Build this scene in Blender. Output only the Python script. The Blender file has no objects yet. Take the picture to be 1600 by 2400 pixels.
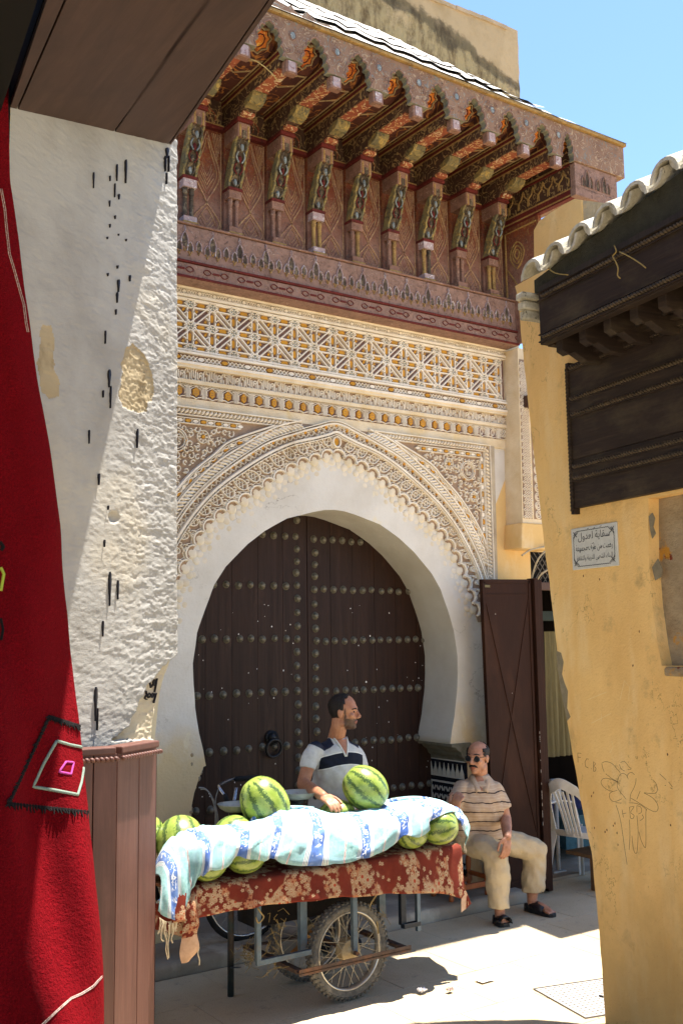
import bpy, bmesh, math, random
from mathutils import Vector, Matrix, Euler, Quaternion, noise
S = bpy.context.scene
COL = S.collection
rad = math.radians; PI = math.pi
rnd = random.Random(11)

# ------------------------------------------------------------------ camera, sky, sun, exposure
CAM_F, CAM_H = 2400.0, 2.05
_yaw, _pitch, _roll = rad(34.41), rad(7.11), rad(-.79)
FWD = Vector((math.sin(_yaw)*math.cos(_pitch), math.cos(_yaw)*math.cos(_pitch), math.sin(_pitch)))
_r0 = Vector((math.cos(_yaw), -math.sin(_yaw), 0)); _u0 = _r0.cross(FWD)
RGT = _r0*math.cos(_roll) + _u0*math.sin(_roll)
UPV = -_r0*math.sin(_roll) + _u0*math.cos(_roll)
CPOS = Vector((0, 0, CAM_H))
cd = bpy.data.cameras.new('camera'); cam = bpy.data.objects.new('camera', cd); COL.objects.link(cam)
cam.matrix_world = Matrix(((RGT.x, UPV.x, -FWD.x, CPOS.x), (RGT.y, UPV.y, -FWD.y, CPOS.y), (RGT.z, UPV.z, -FWD.z, CPOS.z), (0, 0, 0, 1)))
cd.sensor_fit = 'VERTICAL'; cd.sensor_height = 36; cd.lens = CAM_F/2400*36; cd.clip_start = .05; cd.clip_end = 2000
S.camera = cam
TO_SUN = Vector((.232, -.012, 1)).normalized()
W = bpy.data.worlds.new('World'); S.world = W; W.use_nodes = True
_nt = W.node_tree; _bg = _nt.nodes['Background']
_sky = _nt.nodes.new('ShaderNodeTexSky'); _sky.sky_type = 'NISHITA'; _sky.sun_disc = False
_sky.sun_elevation = math.asin(TO_SUN.z); _sky.sun_rotation = math.atan2(TO_SUN.x, TO_SUN.y)
_sky.air_density = 1.0; _sky.dust_density = .3; _sky.ozone_density = 6.0
_nt.links.new(_sky.outputs[0], _bg.inputs[0]); _bg.inputs[1].default_value = .10
sl = bpy.data.lights.new('sun', 'SUN'); sl.energy = 5.0; sl.angle = rad(.53); sl.color = (1, .95, .87)
so = bpy.data.objects.new('sun', sl); COL.objects.link(so); so.rotation_euler = TO_SUN.to_track_quat('Z', 'Y').to_euler(); so.location = (3, 3, 12)
S.view_settings.view_transform = 'Standard'; S.view_settings.look = 'None'
S.view_settings.exposure = 1.7; S.view_settings.gamma = 1.0; S.view_settings.use_curve_mapping = False
S.cycles.use_denoising = True; S.cycles.max_bounces = 8; S.cycles.diffuse_bounces = 5; S.cycles.glossy_bounces = 3
S.cycles.sample_clamp_indirect = 6

# ------------------------------------------------------------------ survey: sight line of a photograph point met with a plane of the place
def _ray(x, y): return FWD + RGT*((x-800)/CAM_F) - UPV*((y-1200)/CAM_F)
def PY(x, y, Y): d = _ray(x, y); return CPOS + d*(Y/d.y)
def PX(x, y, X): d = _ray(x, y); return CPOS + d*(X/d.x)
def PZ(x, y, Z): d = _ray(x, y); return CPOS + d*((Z-CAM_H)/d.z)
def PN(x, y, p, n): d = _ray(x, y); return CPOS + d*((Vector(p)-CPOS).dot(n)/d.dot(n))
def PPM(p): return CAM_F/((Vector(p)-CPOS).dot(FWD))

# ------------------------------------------------------------------ materials
def lin(c):
    if isinstance(c, str):
        c = [int(c[i:i+2], 16)/255 for i in (1, 3, 5)]
        c = [x/12.92 if x <= .04045 else ((x+.055)/1.055)**2.4 for x in c]
    return (c[0], c[1], c[2], 1)
class NT:
    def __init__(s, name, rough=.85, spec=.3):
        s.m = bpy.data.materials.new(name); s.m.use_nodes = True
        s.t = s.m.node_tree; s.b = s.t.nodes['Principled BSDF']
        s.b.inputs['Roughness'].default_value = rough; s.b.inputs['Specular IOR Level'].default_value = spec
    def put(s, sock, v):
        if hasattr(v, 'is_output') or isinstance(v, bpy.types.NodeSocket): s.t.links.new(v, sock)
        else: sock.default_value = v
    def n(s, typ, out=0, props=None, **ins):
        nd = s.t.nodes.new('ShaderNode'+typ)
        for k, v in (props or {}).items(): setattr(nd, k, v)
        for k, v in ins.items():
            key = int(k[1:]) if k[0] == 'i' and k[1:].isdigit() else k
            s.put(nd.inputs[key], v)
        return nd.outputs[out]
    def pos(s): return s.n('NewGeometry', 0)
    def obj(s): return s.n('TexCoord', 3)
    def uv(s): return s.n('TexCoord', 2)
    def sep(s, v): nd = s.t.nodes.new('ShaderNodeSeparateXYZ'); s.put(nd.inputs[0], v); return nd.outputs
    def comb(s, x=0., y=0., z=0.): return s.n('CombineXYZ', 0, None, i0=x, i1=y, i2=z)
    def mp(s, v, scale=(1, 1, 1), rot=(0, 0, 0), loc=(0, 0, 0)): return s.n('Mapping', 0, None, Vector=v, Scale=scale, Rotation=rot, Location=loc)
    def noise(s, v, scale=5., det=4., rough=.55, dist=0., out=0): return s.n('TexNoise', out, None, Vector=v, Scale=scale, Detail=det, Roughness=rough, Distortion=dist)
    def vor(s, v, scale=5., feat='F1', out=0, rnd=1., **p): return s.n('TexVoronoi', out, dict(feature=feat, **p), Vector=v, Scale=scale, Randomness=rnd)
    def wave(s, v, scale=5., dist=0., det=2., dsc=1., **p): return s.n('TexWave', 1, p, Vector=v, Scale=scale, Distortion=dist, Detail=det, **{'Detail Scale': dsc})
    def ma(s, op, a, b=0., c=0., clamp=False): return s.n('Math', 0, dict(operation=op, use_clamp=clamp), i0=a, i1=b, i2=c)
    def vm(s, op, a, b=(0, 0, 0), out=0): return s.n('VectorMath', out, dict(operation=op), i0=a, i1=b)
    def ramp(s, f, *st, interp='LINEAR'):
        nd = s.t.nodes.new('ShaderNodeValToRGB'); s.put(nd.inputs[0], f); e = nd.color_ramp.elements; nd.color_ramp.interpolation = interp
        while len(e) < len(st): e.new(.5)
        for i, (p, c) in enumerate(st): e[i].position = p; e[i].color = lin(c) if not isinstance(c, (int, float)) else (c, c, c, 1)
        return nd.outputs[0]
    def mix(s, f, a, b, blend='MIX'):
        nd = s.t.nodes.new('ShaderNodeMix'); nd.data_type = 'RGBA'; nd.blend_type = blend
        s.put(nd.inputs[0], f); s.put(nd.inputs[6], lin(a) if isinstance(a, (tuple, str)) else a); s.put(nd.inputs[7], lin(b) if isinstance(b, (tuple, str)) else b)
        return nd.outputs[2]
    def mask(s, f, lo, hi): return s.n('MapRange', 0, dict(clamp=True), Value=f, **{'From Min': lo, 'From Max': hi})
    def band(s, f, lo, hi, soft=.001):
        return s.ma('MULTIPLY', s.mask(f, lo-soft, lo), s.mask(f, hi+soft, hi))
    def color(s, c): s.put(s.b.inputs['Base Color'], lin(c) if isinstance(c, (tuple, str)) else c); return s
    def bump(s, h, dist=.01, st=1.): s.put(s.b.inputs['Normal'], s.n('Bump', 0, None, Strength=st, Distance=dist, Height=h)); return s
    def disp(s, h, scale, mid=0.):
        s.t.links.new(s.n('Displacement', 0, None, Height=h, Midlevel=mid, Scale=scale), s.t.nodes['Material Output'].inputs['Displacement']); s.m.displacement_method = 'BOTH'; return s
def simple(name, c1, c2=None, scale=8, rough=.8, bump=.003, spec=.3, metal=0, stretch=(1, 1, 1), bscale=None, dirt=None, objc=False):
    t = NT(name, rough, spec); p = t.obj() if objc else t.pos(); q = t.mp(p, stretch)
    n1 = t.noise(q, scale, 5, .6)
    c = t.ramp(n1, (.3, c1), (.7, c2 or c1))
    if dirt: c = t.mix(t.mask(t.noise(q, scale*.35, 6, .65), .52, .72), c, dirt)
    t.color(c); t.b.inputs['Metallic'].default_value = metal
    if bump: t.bump(t.noise(q, bscale or scale*4, 5, .6), bump)
    return t.m

# ------------------------------------------------------------------ mesh building
def frame(o, eu, ev, en): return (Vector(o), Vector(eu), Vector(ev), Vector(en))
def at(F, u, v, h=0): return F[0] + F[1]*u + F[2]*v + F[3]*h
class MB:
    def __init__(s): s.v = []; s.f = []; s.m = []; s.uv = {}
    def add(s, vs, fs, m=0):
        b = len(s.v); s.v += [Vector(p) for p in vs]; s.f += [tuple(b+i for i in f) for f in fs]; s.m += [m]*len(fs); return b
    def box(s, x0, x1, y0, y1, z0, z1, m=0):
        s.add([(x, y, z) for z in (z0, z1) for y in (y0, y1) for x in (x0, x1)], [(0, 2, 3, 1), (4, 5, 7, 6), (0, 1, 5, 4), (2, 6, 7, 3), (0, 4, 6, 2), (1, 3, 7, 5)], m); return s
    def hexa(s, p, m=0):   # 8 corners ordered as box
        s.add(p, [(0, 2, 3, 1), (4, 5, 7, 6), (0, 1, 5, 4), (2, 6, 7, 3), (0, 4, 6, 2), (1, 3, 7, 5)], m); return s
    def fbox(s, F, u0, u1, v0, v1, h0, h1, m=0):
        return s.hexa([at(F, u, v, h) for v in (v0, v1) for h in (h1, h0) for u in (u0, u1)], m)
    def bar(s, a, b, w, t, up=(0, 0, 1), m=0):
        a, b = Vector(a), Vector(b); d = (b-a).normalized(); up = Vector(up)
        if abs(d.dot(up)) > .97: up = Vector((0, 1, 0))
        x = d.cross(up).normalized()*(w/2); y = x.cross(d).normalized()*(t/2)
        return s.hexa([a-x-y, a+x-y, b-x-y, b+x-y, a-x+y, a+x+y, b-x+y, b+x+y], m)
    def tube(s, pts, r, n=8, m=0, caps=True, closed=False):
        pts = [Vector(p) for p in pts]; rs = r if isinstance(r, (list, tuple)) else [r]*len(pts)
        vs = []; k = len(pts); up = None
        for i, p in enumerate(pts):
            d = (pts[(i+1) % k]-pts[i-1]) if closed else (pts[min(i+1, k-1)]-pts[max(i-1, 0)])
            d = d.normalized() if d.length > 1e-9 else Vector((0, 0, 1))
            if up is None: up = d.orthogonal().normalized()
            up = (up-d*up.dot(d)); up = up.normalized() if up.length > 1e-6 else d.orthogonal().normalized()
            sd = d.cross(up)
            for j in range(n):
                a = 2*PI*j/n; vs.append(p+(up*math.cos(a)+sd*math.sin(a))*rs[i])
        fs = [(i*n+j, i*n+(j+1) % n, ((i+1) % k)*n+(j+1) % n, ((i+1) % k)*n+j) for i in range(k if closed else k-1) for j in range(n)]
        if caps and not closed: fs += [tuple(range(n-1, -1, -1)), tuple((k-1)*n+j for j in range(n))]
        s.add(vs, fs, m); return s
    def lathe(s, prof, M=None, n=16, m=0):
        M = M or Matrix(); vs = []; k = len(prof)
        for r, z in prof:
            for j in range(n): vs.append(M @ Vector((r*math.cos(2*PI*j/n), r*math.sin(2*PI*j/n), z)))
        fs = [(i*n+j, i*n+(j+1) % n, (i+1)*n+(j+1) % n, (i+1)*n+j) for i in range(k-1) for j in range(n)]
        fs += [tuple(range(n-1, -1, -1)), tuple((k-1)*n+j for j in range(n))]
        s.add(vs, fs, m); return s
    def ell(s, c, r, M=None, nu=12, nv=8, m=0):
        M = M or Matrix(); c = Vector(c); r = r if isinstance(r, (tuple, list)) else (r, r, r); vs = []
        for i in range(1, nv):
            a = PI*i/nv
            for j in range(nu):
                b = 2*PI*j/nu; vs.append(c + M @ Vector((r[0]*math.sin(a)*math.cos(b), r[1]*math.sin(a)*math.sin(b), r[2]*math.cos(a))))
        vs += [c + M @ Vector((0, 0, r[2])), c + M @ Vector((0, 0, -r[2]))]; T, B = len(vs)-2, len(vs)-1
        fs = [(i*nu+j, (i+1)*nu+j, (i+1)*nu+(j+1) % nu, i*nu+(j+1) % nu) for i in range(nv-2) for j in range(nu)]
        fs += [(T, j, (j+1) % nu) for j in range(nu)] + [(B, (nv-2)*nu+(j+1) % nu, (nv-2)*nu+j) for j in range(nu)]
        s.add(vs, fs, m); return s
    def dome(s, F, u, v, ru, rv, h0, h, nu=8, nv=3, m=0, rot=0):   # half lump proud of a plane
        vs = []; ca, sa = math.cos(rot), math.sin(rot)
        for i in range(nv):
            a = PI/2*i/nv
            for j in range(nu):
                b = 2*PI*j/nu; x, y = ru*math.cos(a)*math.cos(b), rv*math.cos(a)*math.sin(b)
                vs.append(at(F, u+x*ca-y*sa, v+x*sa+y*ca, h0+h*math.sin(a)))
        vs.append(at(F, u, v, h0+h)); T = len(vs)-1
        fs = [(i*nu+j, i*nu+(j+1) % nu, (i+1)*nu+(j+1) % nu, (i+1)*nu+j) for i in range(nv-1) for j in range(nu)] + [((nv-1)*nu+j, (nv-1)*nu+(j+1) % nu, T) for j in range(nu)]
        s.add(vs, fs, m); return s
    def plate(s, F, poly, h0, h1, m=0):
        k = len(poly); vs = [at(F, u, v, h0) for u, v in poly]+[at(F, u, v, h1) for u, v in poly]
        s.add(vs, [tuple(range(k, 2*k)), tuple(range(k-1, -1, -1))]+[(i, (i+1) % k, k+(i+1) % k, k+i) for i in range(k)], m); return s
    def strap(s, F, pts, w, h0, h1, m=0, closed=False, top=.62):   # raised strap along a line drawn on a plane
        k = len(pts); vs = []
        ws = w if isinstance(w, (list, tuple)) else [w]*k
        for i, (u, v) in enumerate(pts):
            a = pts[i-1] if (i or closed) else pts[i]; b = pts[(i+1) % k] if (i < k-1 or closed) else pts[i]
            du, dv = b[0]-a[0], b[1]-a[1]; L = math.hypot(du, dv) or 1; nu_, nv_ = -dv/L*ws[i]/2, du/L*ws[i]/2
            vs += [at(F, u+nu_, v+nv_, h0), at(F, u+nu_*top, v+nv_*top, h1), at(F, u-nu_*top, v-nv_*top, h1), at(F, u-nu_, v-nv_, h0)]
        fs = []
        for i in range(k if closed else k-1):
            a, b = i*4, ((i+1) % k)*4
            fs += [(a+j, a+j+1, b+j+1, b+j) for j in range(3)]
        if not closed: fs += [(3, 2, 1, 0), (k*4-4, k*4-3, k*4-2, k*4-1)]
        s.add(vs, fs, m); return s
    def grid(s, rows, m=0, uvf=None, flip=False):
        nv, nu = len(rows), len(rows[0]); b = s.add([p for r in rows for p in r], [], m)
        for i in range(nv-1):
            for j in range(nu-1):
                q = (b+i*nu+j, b+i*nu+j+1, b+(i+1)*nu+j+1, b+(i+1)*nu+j); s.f.append(q[::-1] if flip else q); s.m.append(m)
        if uvf:
            for i in range(nv):
                for j in range(nu): s.uv[b+i*nu+j] = uvf(i, j)
        return s
    def build(s, name, mats, parent=None, smooth=False, loc=None, kind=None, label=None, fix=True, bevel=0):
        me = bpy.data.meshes.new(name)
        off = Vector(loc) if loc is not None else (wloc(parent) if parent else Vector())
        me.from_pydata([tuple(p-off) for p in s.v], [], s.f)
        for mt in (mats if isinstance(mats, (list, tuple)) else [mats]): me.materials.append(mt)
        me.polygons.foreach_set('material_index', s.m)
        if s.uv:
            ul = me.uv_layers.new(name='UVMap')
            for l in me.loops: ul.data[l.index].uv = s.uv.get(l.vertex_index, (0, 0))
        if fix:
            bm = bmesh.new(); bm.from_mesh(me); bmesh.ops.recalc_face_normals(bm, faces=bm.faces); bm.to_mesh(me); bm.free()
        if smooth: me.polygons.foreach_set('use_smooth', [True]*len(me.polygons))
        o = bpy.data.objects.new(name, me); COL.objects.link(o)
        if parent: o.parent = parent; o.location = off-wloc(parent)
        else: o.location = off
        if bevel:
            b = o.modifiers.new('bevel', 'BEVEL'); b.width = bevel; b.segments = 2; b.limit_method = 'ANGLE'
        if kind: o['kind'] = kind
        if label: o['label'] = label
        return o
def wloc(o):
    v = Vector()
    while o is not None: v = v + o.location; o = o.parent
    return v
def thing(name, loc, label, cat, group=None):
    o = bpy.data.objects.new(name, None); COL.objects.link(o); o.location = loc; o.empty_display_size = .1
    o['label'] = label; o['category'] = cat
    if group: o['group'] = group
    return o
def tag(o, label, cat, group=None):
    o['label'] = label; o['category'] = cat
    if group: o['group'] = group
    return o
def copy_part(o, parent, delta):
    c = o.copy(); COL.objects.link(c); c.parent = parent; c.location = o.location + Vector(delta); return c
_TMP = bpy.data.scenes.new('workbench')
def evaluated_mesh(o):   # applies a loose object's modifiers (or turns text into a mesh) on its own
    _TMP.collection.objects.link(o); vl = _TMP.view_layers[0]; vl.update()
    dg = vl.depsgraph; dg.update(); me = bpy.data.meshes.new_from_object(o.evaluated_get(dg)); bpy.data.objects.remove(o); return me
def lerp(a, b, t): return a+(b-a)*t
def spl(pts, n=8, closed=False):   # Catmull-Rom
    pts = [Vector(p) for p in pts]; k = len(pts); out = []
    for i in range(k if closed else k-1):
        p0 = pts[i-1] if (i or closed) else pts[0]; p1 = pts[i]; p2 = pts[(i+1) % k]; p3 = pts[(i+2) % k] if (closed or i+2 < k) else pts[-1]
        for j in range(n):
            t = j/n; out.append(.5*((2*p1)+(p2-p0)*t+(2*p0-5*p1+4*p2-p3)*t*t+(3*p1-p0-3*p2+p3)*t**3))
    if not closed: out.append(pts[-1])
    return out
def spl2(pts, n=8, closed=False): return [(p.x, p.y) for p in spl([(a, b, 0) for a, b in pts], n, closed)]
def interp(tab, x):
    if x <= tab[0][0]: return tab[0][1]
    for (a, b), (c, d) in zip(tab, tab[1:]):
        if x <= c: return b+(d-b)*(x-a)/(c-a)
    return tab[-1][1]
def resample(pts, step):
    out = [pts[0]]; acc = 0
    for a, b in zip(pts, pts[1:]):
        L = math.dist(a, b); d = step-acc
        while d <= L: out.append(tuple(lerp(x, y, d/L) for x, y in zip(a, b))); d += step
        acc = L-(d-step)
    return out

# ------------------------------------------------------------------ shared materials
def m_plaster(name, base, dark, stain=None, stain_sc=1.2, bump=.006, fine=60):
    t = NT(name, .92, .15); p = t.pos()
    c = t.mix(t.mask(t.noise(p, 2.2, 6, .6), .35, .7), base, dark)
    if stain: c = t.mix(t.mask(t.noise(t.mp(p, (1, 1, .55)), stain_sc, 7, .62), .56, .66), c, stain)
    c = t.mix(t.ma('MULTIPLY', t.mask(t.noise(p, 26, 4, .7), .6, .8), .35), c, dark)
    t.color(c)
    h = t.ma('ADD', t.noise(p, 6, 5, .55), t.ma('MULTIPLY', t.noise(p, fine, 3, .6), .22))
    return t.bump(h, bump).m
M_white = m_plaster('white_plaster', '#d9d3c8', '#c4bcae', '#d8c9a6', 1.0, .010)
M_reveal = m_plaster('grey_white_plaster', '#c6c1b6', '#b4ada0', None, 1, .012)
M_yellow = m_plaster('yellow_plaster', '#dcbb82', '#cda96e', '#e0c9a0', 1.4, .008)
def m_stucco(name, c1, c2, c3):
    t = NT(name, .9, .15); p = t.pos()
    c = t.mix(t.mask(t.noise(p, 7, 5, .6), .35, .68), c1, c2)
    c = t.mix(t.mask(t.noise(t.mp(p, (1, 1, .4)), 3.1, 6, .65), .56, .74), c, c3)
    t.color(c); return t.bump(t.noise(p, 90, 3, .6), .003).m
M_stucco = m_stucco('carved_stucco', '#e8dfd0', '#dacdb9', '#c9b89d')
M_band = m_stucco('stucco_moulding', '#ddcdb1', '#cfba96', '#d6ba82')
M_pit = m_stucco('stucco_hollow', '#9c8570', '#8a7462', '#ac9780')
M_pit2 = m_stucco('purple_hollow', '#86695c', '#755b52', '#94796a')
M_ochre = simple('ochre_paint', '#c9922f', '#b57f2c', 30, .85, .002, dirt='#9c7a45')
M_blue = simple('faded_blue_paint', '#8f9b97', '#7b8b8c', 40, .85, .002)
M_shell = m_stucco('shell_plaster', '#d9cfbf', '#cbbda2', '#dcd3c4')
def m_wood(name, c1, c2, c3, rough=.55, grain=(60, 60, 2.5), bump=.002, spec=.35):
    t = NT(name, rough, spec); p = t.pos(); q = t.mp(p, grain)
    n1 = t.noise(q, 1, 5, .65, .4)
    c = t.ramp(n1, (.25, c1), (.55, c2), (.8, c3))
    c = t.mix(t.mask(t.noise(p, 3, 5, .6), .5, .75), c, c1)
    t.color(c); return t.bump(n1, bump).m
M_door = m_wood('dark_door_wood', '#38231b', '#492c20', '#543527', .5, (30, 30, 1.4))
M_iron = simple('dull_iron', '#77705f', '#565145', 60, .55, .001, .5, .35)
M_blackiron = simple('black_iron', '#17171a', '#0e0e10', 30, .45, .002, .5, .3)
M_conc = None
def m_street():
    t = NT('street_concrete', .85, .25); p = t.pos()
    c = t.ramp(t.noise(p, 1.3, 6, .6), (.3, '#c6b494'), (.7, '#b09d7d'))
    c = t.mix(t.mask(t.noise(p, 9, 6, .7), .58, .75), c, '#8f8371')
    c = t.mix(t.ma('MULTIPLY', t.mask(t.noise(p, 140, 2, .5), .58, .7), .5), c, '#5f574e')
    t.color(c); return t.bump(t.ma('ADD', t.noise(p, 30, 5, .7), t.noise(p, 180, 2)), .004).m
M_street = m_street()
M_step = m_plaster('step_concrete', '#9c8d7a', '#82735f', '#b3a48d', 2.0, .012)

# ------------------------------------------------------------------ ground
def structure(o): o['kind'] = 'structure'; return o
b = MB(); b.grid([[(-40+80*i/16, -40+80*j/16, -.012) for i in range(17)] for j in range(17)])
street = structure(b.build('street', M_street))
slab_me = None
for j in range(7):
    for i in range(9):
        x0 = 1.9+i*.56+(.28 if j % 2 else 0); y0 = 2.55+j*.5
        b = MB(); b.box(x0+.0015, x0+.5585, y0+.0015, y0+.4985, -.03, rnd.uniform(-.001, .001))
        b.build('paving_slab', M_street, street, bevel=.0025)
b = MB(); n = 24
rows = []
for k, (y, z) in enumerate([(6.075, -.01), (6.07, .05), (6.085, .078), (6.12, .084), (6.3, .085), (6.96, .085)]):
    rows.append([(2.0+3.86*i/n, y+(.012*noise.noise((i*.7, k, 0)) if k < 4 else 0), z+(.006*noise.noise((i*.9, k*2, 3)) if 0 < k < 5 else 0)) for i in range(n+1)])
b.grid(rows); b.add([(5.86, 6.075, -.01), (5.86, 6.96, -.01), (5.86, 6.96, .085), (5.86, 6.085, .078)], [(0, 1, 2, 3)])
structure(b.build('doorstep', M_step, smooth=True))

# ------------------------------------------------------------------ gateway building
gate = thing('gateway_building', (4.39, 6.5, 0), 'old gateway with a white horseshoe arch and carved stucco above a studded brown door', 'building')
XC = 4.39
FF = frame((0, 6.5, 0), (1, 0, 0), (0, 0, 1), (0, -1, 0))
OPEN = [(0, 1.24), (1.195, 1.24), (1.2, 1.098), (1.3, 1.115), (1.42, 1.15), (1.6, 1.182), (1.76, 1.196), (1.9, 1.198), (2.11, 1.17), (2.29, 1.105), (2.45, 1.035), (2.58, .945), (2.75, .765), (2.85, .625), (2.9, .535), (2.955, .43), (2.99, .30), (3.02, .19), (3.04, .09), (3.046, 0)]
fine = []
for (z0, d0), (z1, d1) in zip(OPEN, OPEN[1:]):
    k = max(1, int((z1-z0)/.05)) if z0 >= 1.2 else (14 if z0 == 0 else 1)
    fine += [(lerp(z0, z1, i/k), lerp(d0, d1, i/k)) for i in range(k)]
fine.append(OPEN[-1])
def edgeL(z, d):
    x = XC-d
    if z < 1.2:   # broken plaster on the lower left
        x = interp([(0, 3.17), (.6, 3.17), (.85, 3.185), (1.0, 3.2), (1.12, 3.235), (1.25, 3.29)], z)+.018*noise.noise((z*14, 1.3, 0))
    return x+.006*noise.noise((z*5, 0, 2))
def edgeR(z, d): return XC+d+.006*noise.noise((z*5, 7, 2))
b = MB()
L = [(edgeL(z, d), z) for z, d in fine]; Rr = [(edgeR(z, d), z) for z, d in fine]
for (a, c) in zip(L, L[1:]): b.add([at(FF, 1.9, a[1]), at(FF, *a), at(FF, *c), at(FF, 1.9, c[1])], [(0, 1, 2, 3)])
for (a, c) in zip(Rr, Rr[1:]): b.add([at(FF, *a), at(FF, 5.99, a[1]), at(FF, 5.99, c[1]), at(FF, *c)], [(0, 1, 2, 3)])
b.add([at(FF, 1.9, 3.046), at(FF, XC, 3.046), at(FF, 5.99, 3.046), at(FF, 6.36, 3.046+.7), at(FF, 6.36, 6.3), at(FF, 1.9, 6.3)], [(0, 1, 2, 3, 4, 5)])
def m_archwall():
    t = NT('arch_wall_plaster', .92, .15); p = t.pos(); sx, sy, sz = t.sep(p)
    c = t.mix(t.mask(t.noise(p, 2.2, 6, .6), .4, .72), '#d2cdc5', '#c2bbb0')
    low = t.ma('ADD', sz, t.ma('MULTIPLY', t.noise(p, 1.6, 5, .6), 1.3))
    c = t.mix(t.mask(low, 2.1, 1.75), c, '#cdb68e')
    c = t.mix(t.mask(t.noise(t.mp(p, (1, 1, .6)), 3.3, 7, .62), .6, .66), c, '#d9cdb0')
    cr = t.ma('ABSOLUTE', t.ma('SUBTRACT', t.noise(t.mp(p, (1, 1, 1.6)), 1.7, 7, .6), .5))
    c = t.mix(t.ma('MULTIPLY', t.mask(cr, .0035, .0005), t.mask(t.noise(p, 1.1), .52, .6)), c, '#7d7264')
    t.color(c)
    return t.bump(t.ma('ADD', t.noise(p, 5, 6, .6), t.ma('MULTIPLY', t.noise(p, 50, 4, .6), .3)), .012).m
M_archwall = m_archwall()
b.build('wall', M_archwall, gate)
b = MB()
for E, sgn in ((L, 1), (Rr, -1)):
    E2 = E
    rows = [[at(FF, x, z, -h) for x, z in E2] for h in (0, .15, .3, .46)]
    b.grid(rows, flip=sgn < 0)
b.build('arch_reveal', M_reveal, gate, smooth=True)
# broken lower left jamb edge: exposed render lumps
b = MB()
for k in range(34):
    z = .62+k*.02; x = edgeL(z, 1.2)
    b.ell((x-.004+rnd.uniform(-.008, .006), 6.515+rnd.uniform(-.005, .06), z), (rnd.uniform(.010, .022), .02, rnd.uniform(.012, .026)), nu=7, nv=5)
b.build('broken_render', simple('exposed_render', '#8e8271', '#a58f6a', 30, .95, .008), gate, kind='stuff')

# yellow wall to the right of the stucco
b = MB(); b.plate(FF, [(5.992, 0), (6.46, 0), (6.46, 2.80), (7.9, 2.80), (7.9, 4.62), (6.362, 4.62), (6.362, 3.75), (5.992, 3.05)], -.3, 0)
b.build('yellow_side_wall', M_yellow, gate)
# the deep return with its carved pilaster, its block and the tie beam end
FP = frame((0, 6.3, 0), (1, 0, 0), (0, 0, 1), (0, -1, 0))
b = MB(); b.plate(FP, [(6.185, 3.02), (6.44, 3.02), (6.44, 4.56), (6.2, 4.56)], -.2, 0); b.build('pilaster', M_band, gate)
b = MB(); b.plate(FP, [(6.2, 3.06), (6.30, 3.06), (6.30, 4.46), (6.212, 4.46)], -.01, .004); b.plate(FP, [(6.325, 3.06), (6.42, 3.06), (6.42, 4.46), (6.325, 4.46)], -.01, .004)
b.build('pilaster_ground', M_pit, gate)
b = MB()
for i in range(46):
    z = 3.075+i*.03
    for j in range(3):
        u = 6.214+j*.031+(.0155 if i % 2 else 0)
        if u < 6.297: b.strap(FP, [(u-.013, z), (u, z+.013), (u+.013, z), (u, z-.013)], .008, .003, .012, closed=True)
for i in range(17):
    z = 3.1+i*.078
    for r in (.034, .018): b.strap(FP, [(6.373+r*math.cos(a*PI/5), z+r*math.sin(a*PI/5)) for a in range(10)], .009, .003, .012, closed=True)
b.build('pilaster_carving', M_stucco, gate, kind='stuff')
b = MB(); b.plate(frame((0, 6.285, 0), (1, 0, 0), (0, 0, 1), (0, -1, 0)), [(6.15, 2.80), (6.52, 2.80), (6.52, 3.02), (6.165, 3.02)], -.22, 0); b.build('corbel_block', M_yellow, gate, bevel=.01)
b = MB(); b.box(6.24, 6.5, 6.24, 6.33, 4.03, 4.13); b.build('beam_end', m_wood('beam_wood', '#3a231b', '#4a3024', '#5a3d2e'), gate)

# ---- stucco friezes
def strip(name, z0, z1, x1, h, mat, parent=gate, x0=2.85): b = MB(); b.plate(FF, [(x0, z0), (x1, z0), (x1, z1), (x0, z1)], -.02, h); return b.build(name, mat, parent)
strip('plain_moulding', 4.575, 4.66, 6.36, .055, M_band)
frz = strip('star_frieze', 4.10, 4.575, 6.345, .012, M_pit2)
b = MB()
for z0, z1, h in ((4.505, 4.523, .05), (4.488, 4.497, .04), (4.11, 4.122, .04), (4.087, 4.102, .052), (4.565, 4.575, .05), (4.010, 4.030, .055)):
    b.plate(FF, [(2.85, z0), (6.27 if h < .05 else 6.34, z0), (6.27 if h < .05 else 6.34, z1), (2.85, z1)], -.01, h)
for x0, x1, h in ((6.25, 6.262, .04), (6.268, 6.283, .052), (6.325, 6.345, .05)):
    b.plate(FF, [(x0, 4.02), (x1, 4.02), (x1, 4.57), (x0, 4.57)], -.01, h-.002)
b.build('frieze_frame', M_stucco, gate)
strip('lattice_ground', 4.005, 4.095, 6.343, .014, M_pit2)
b = MB(); och = []
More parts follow.
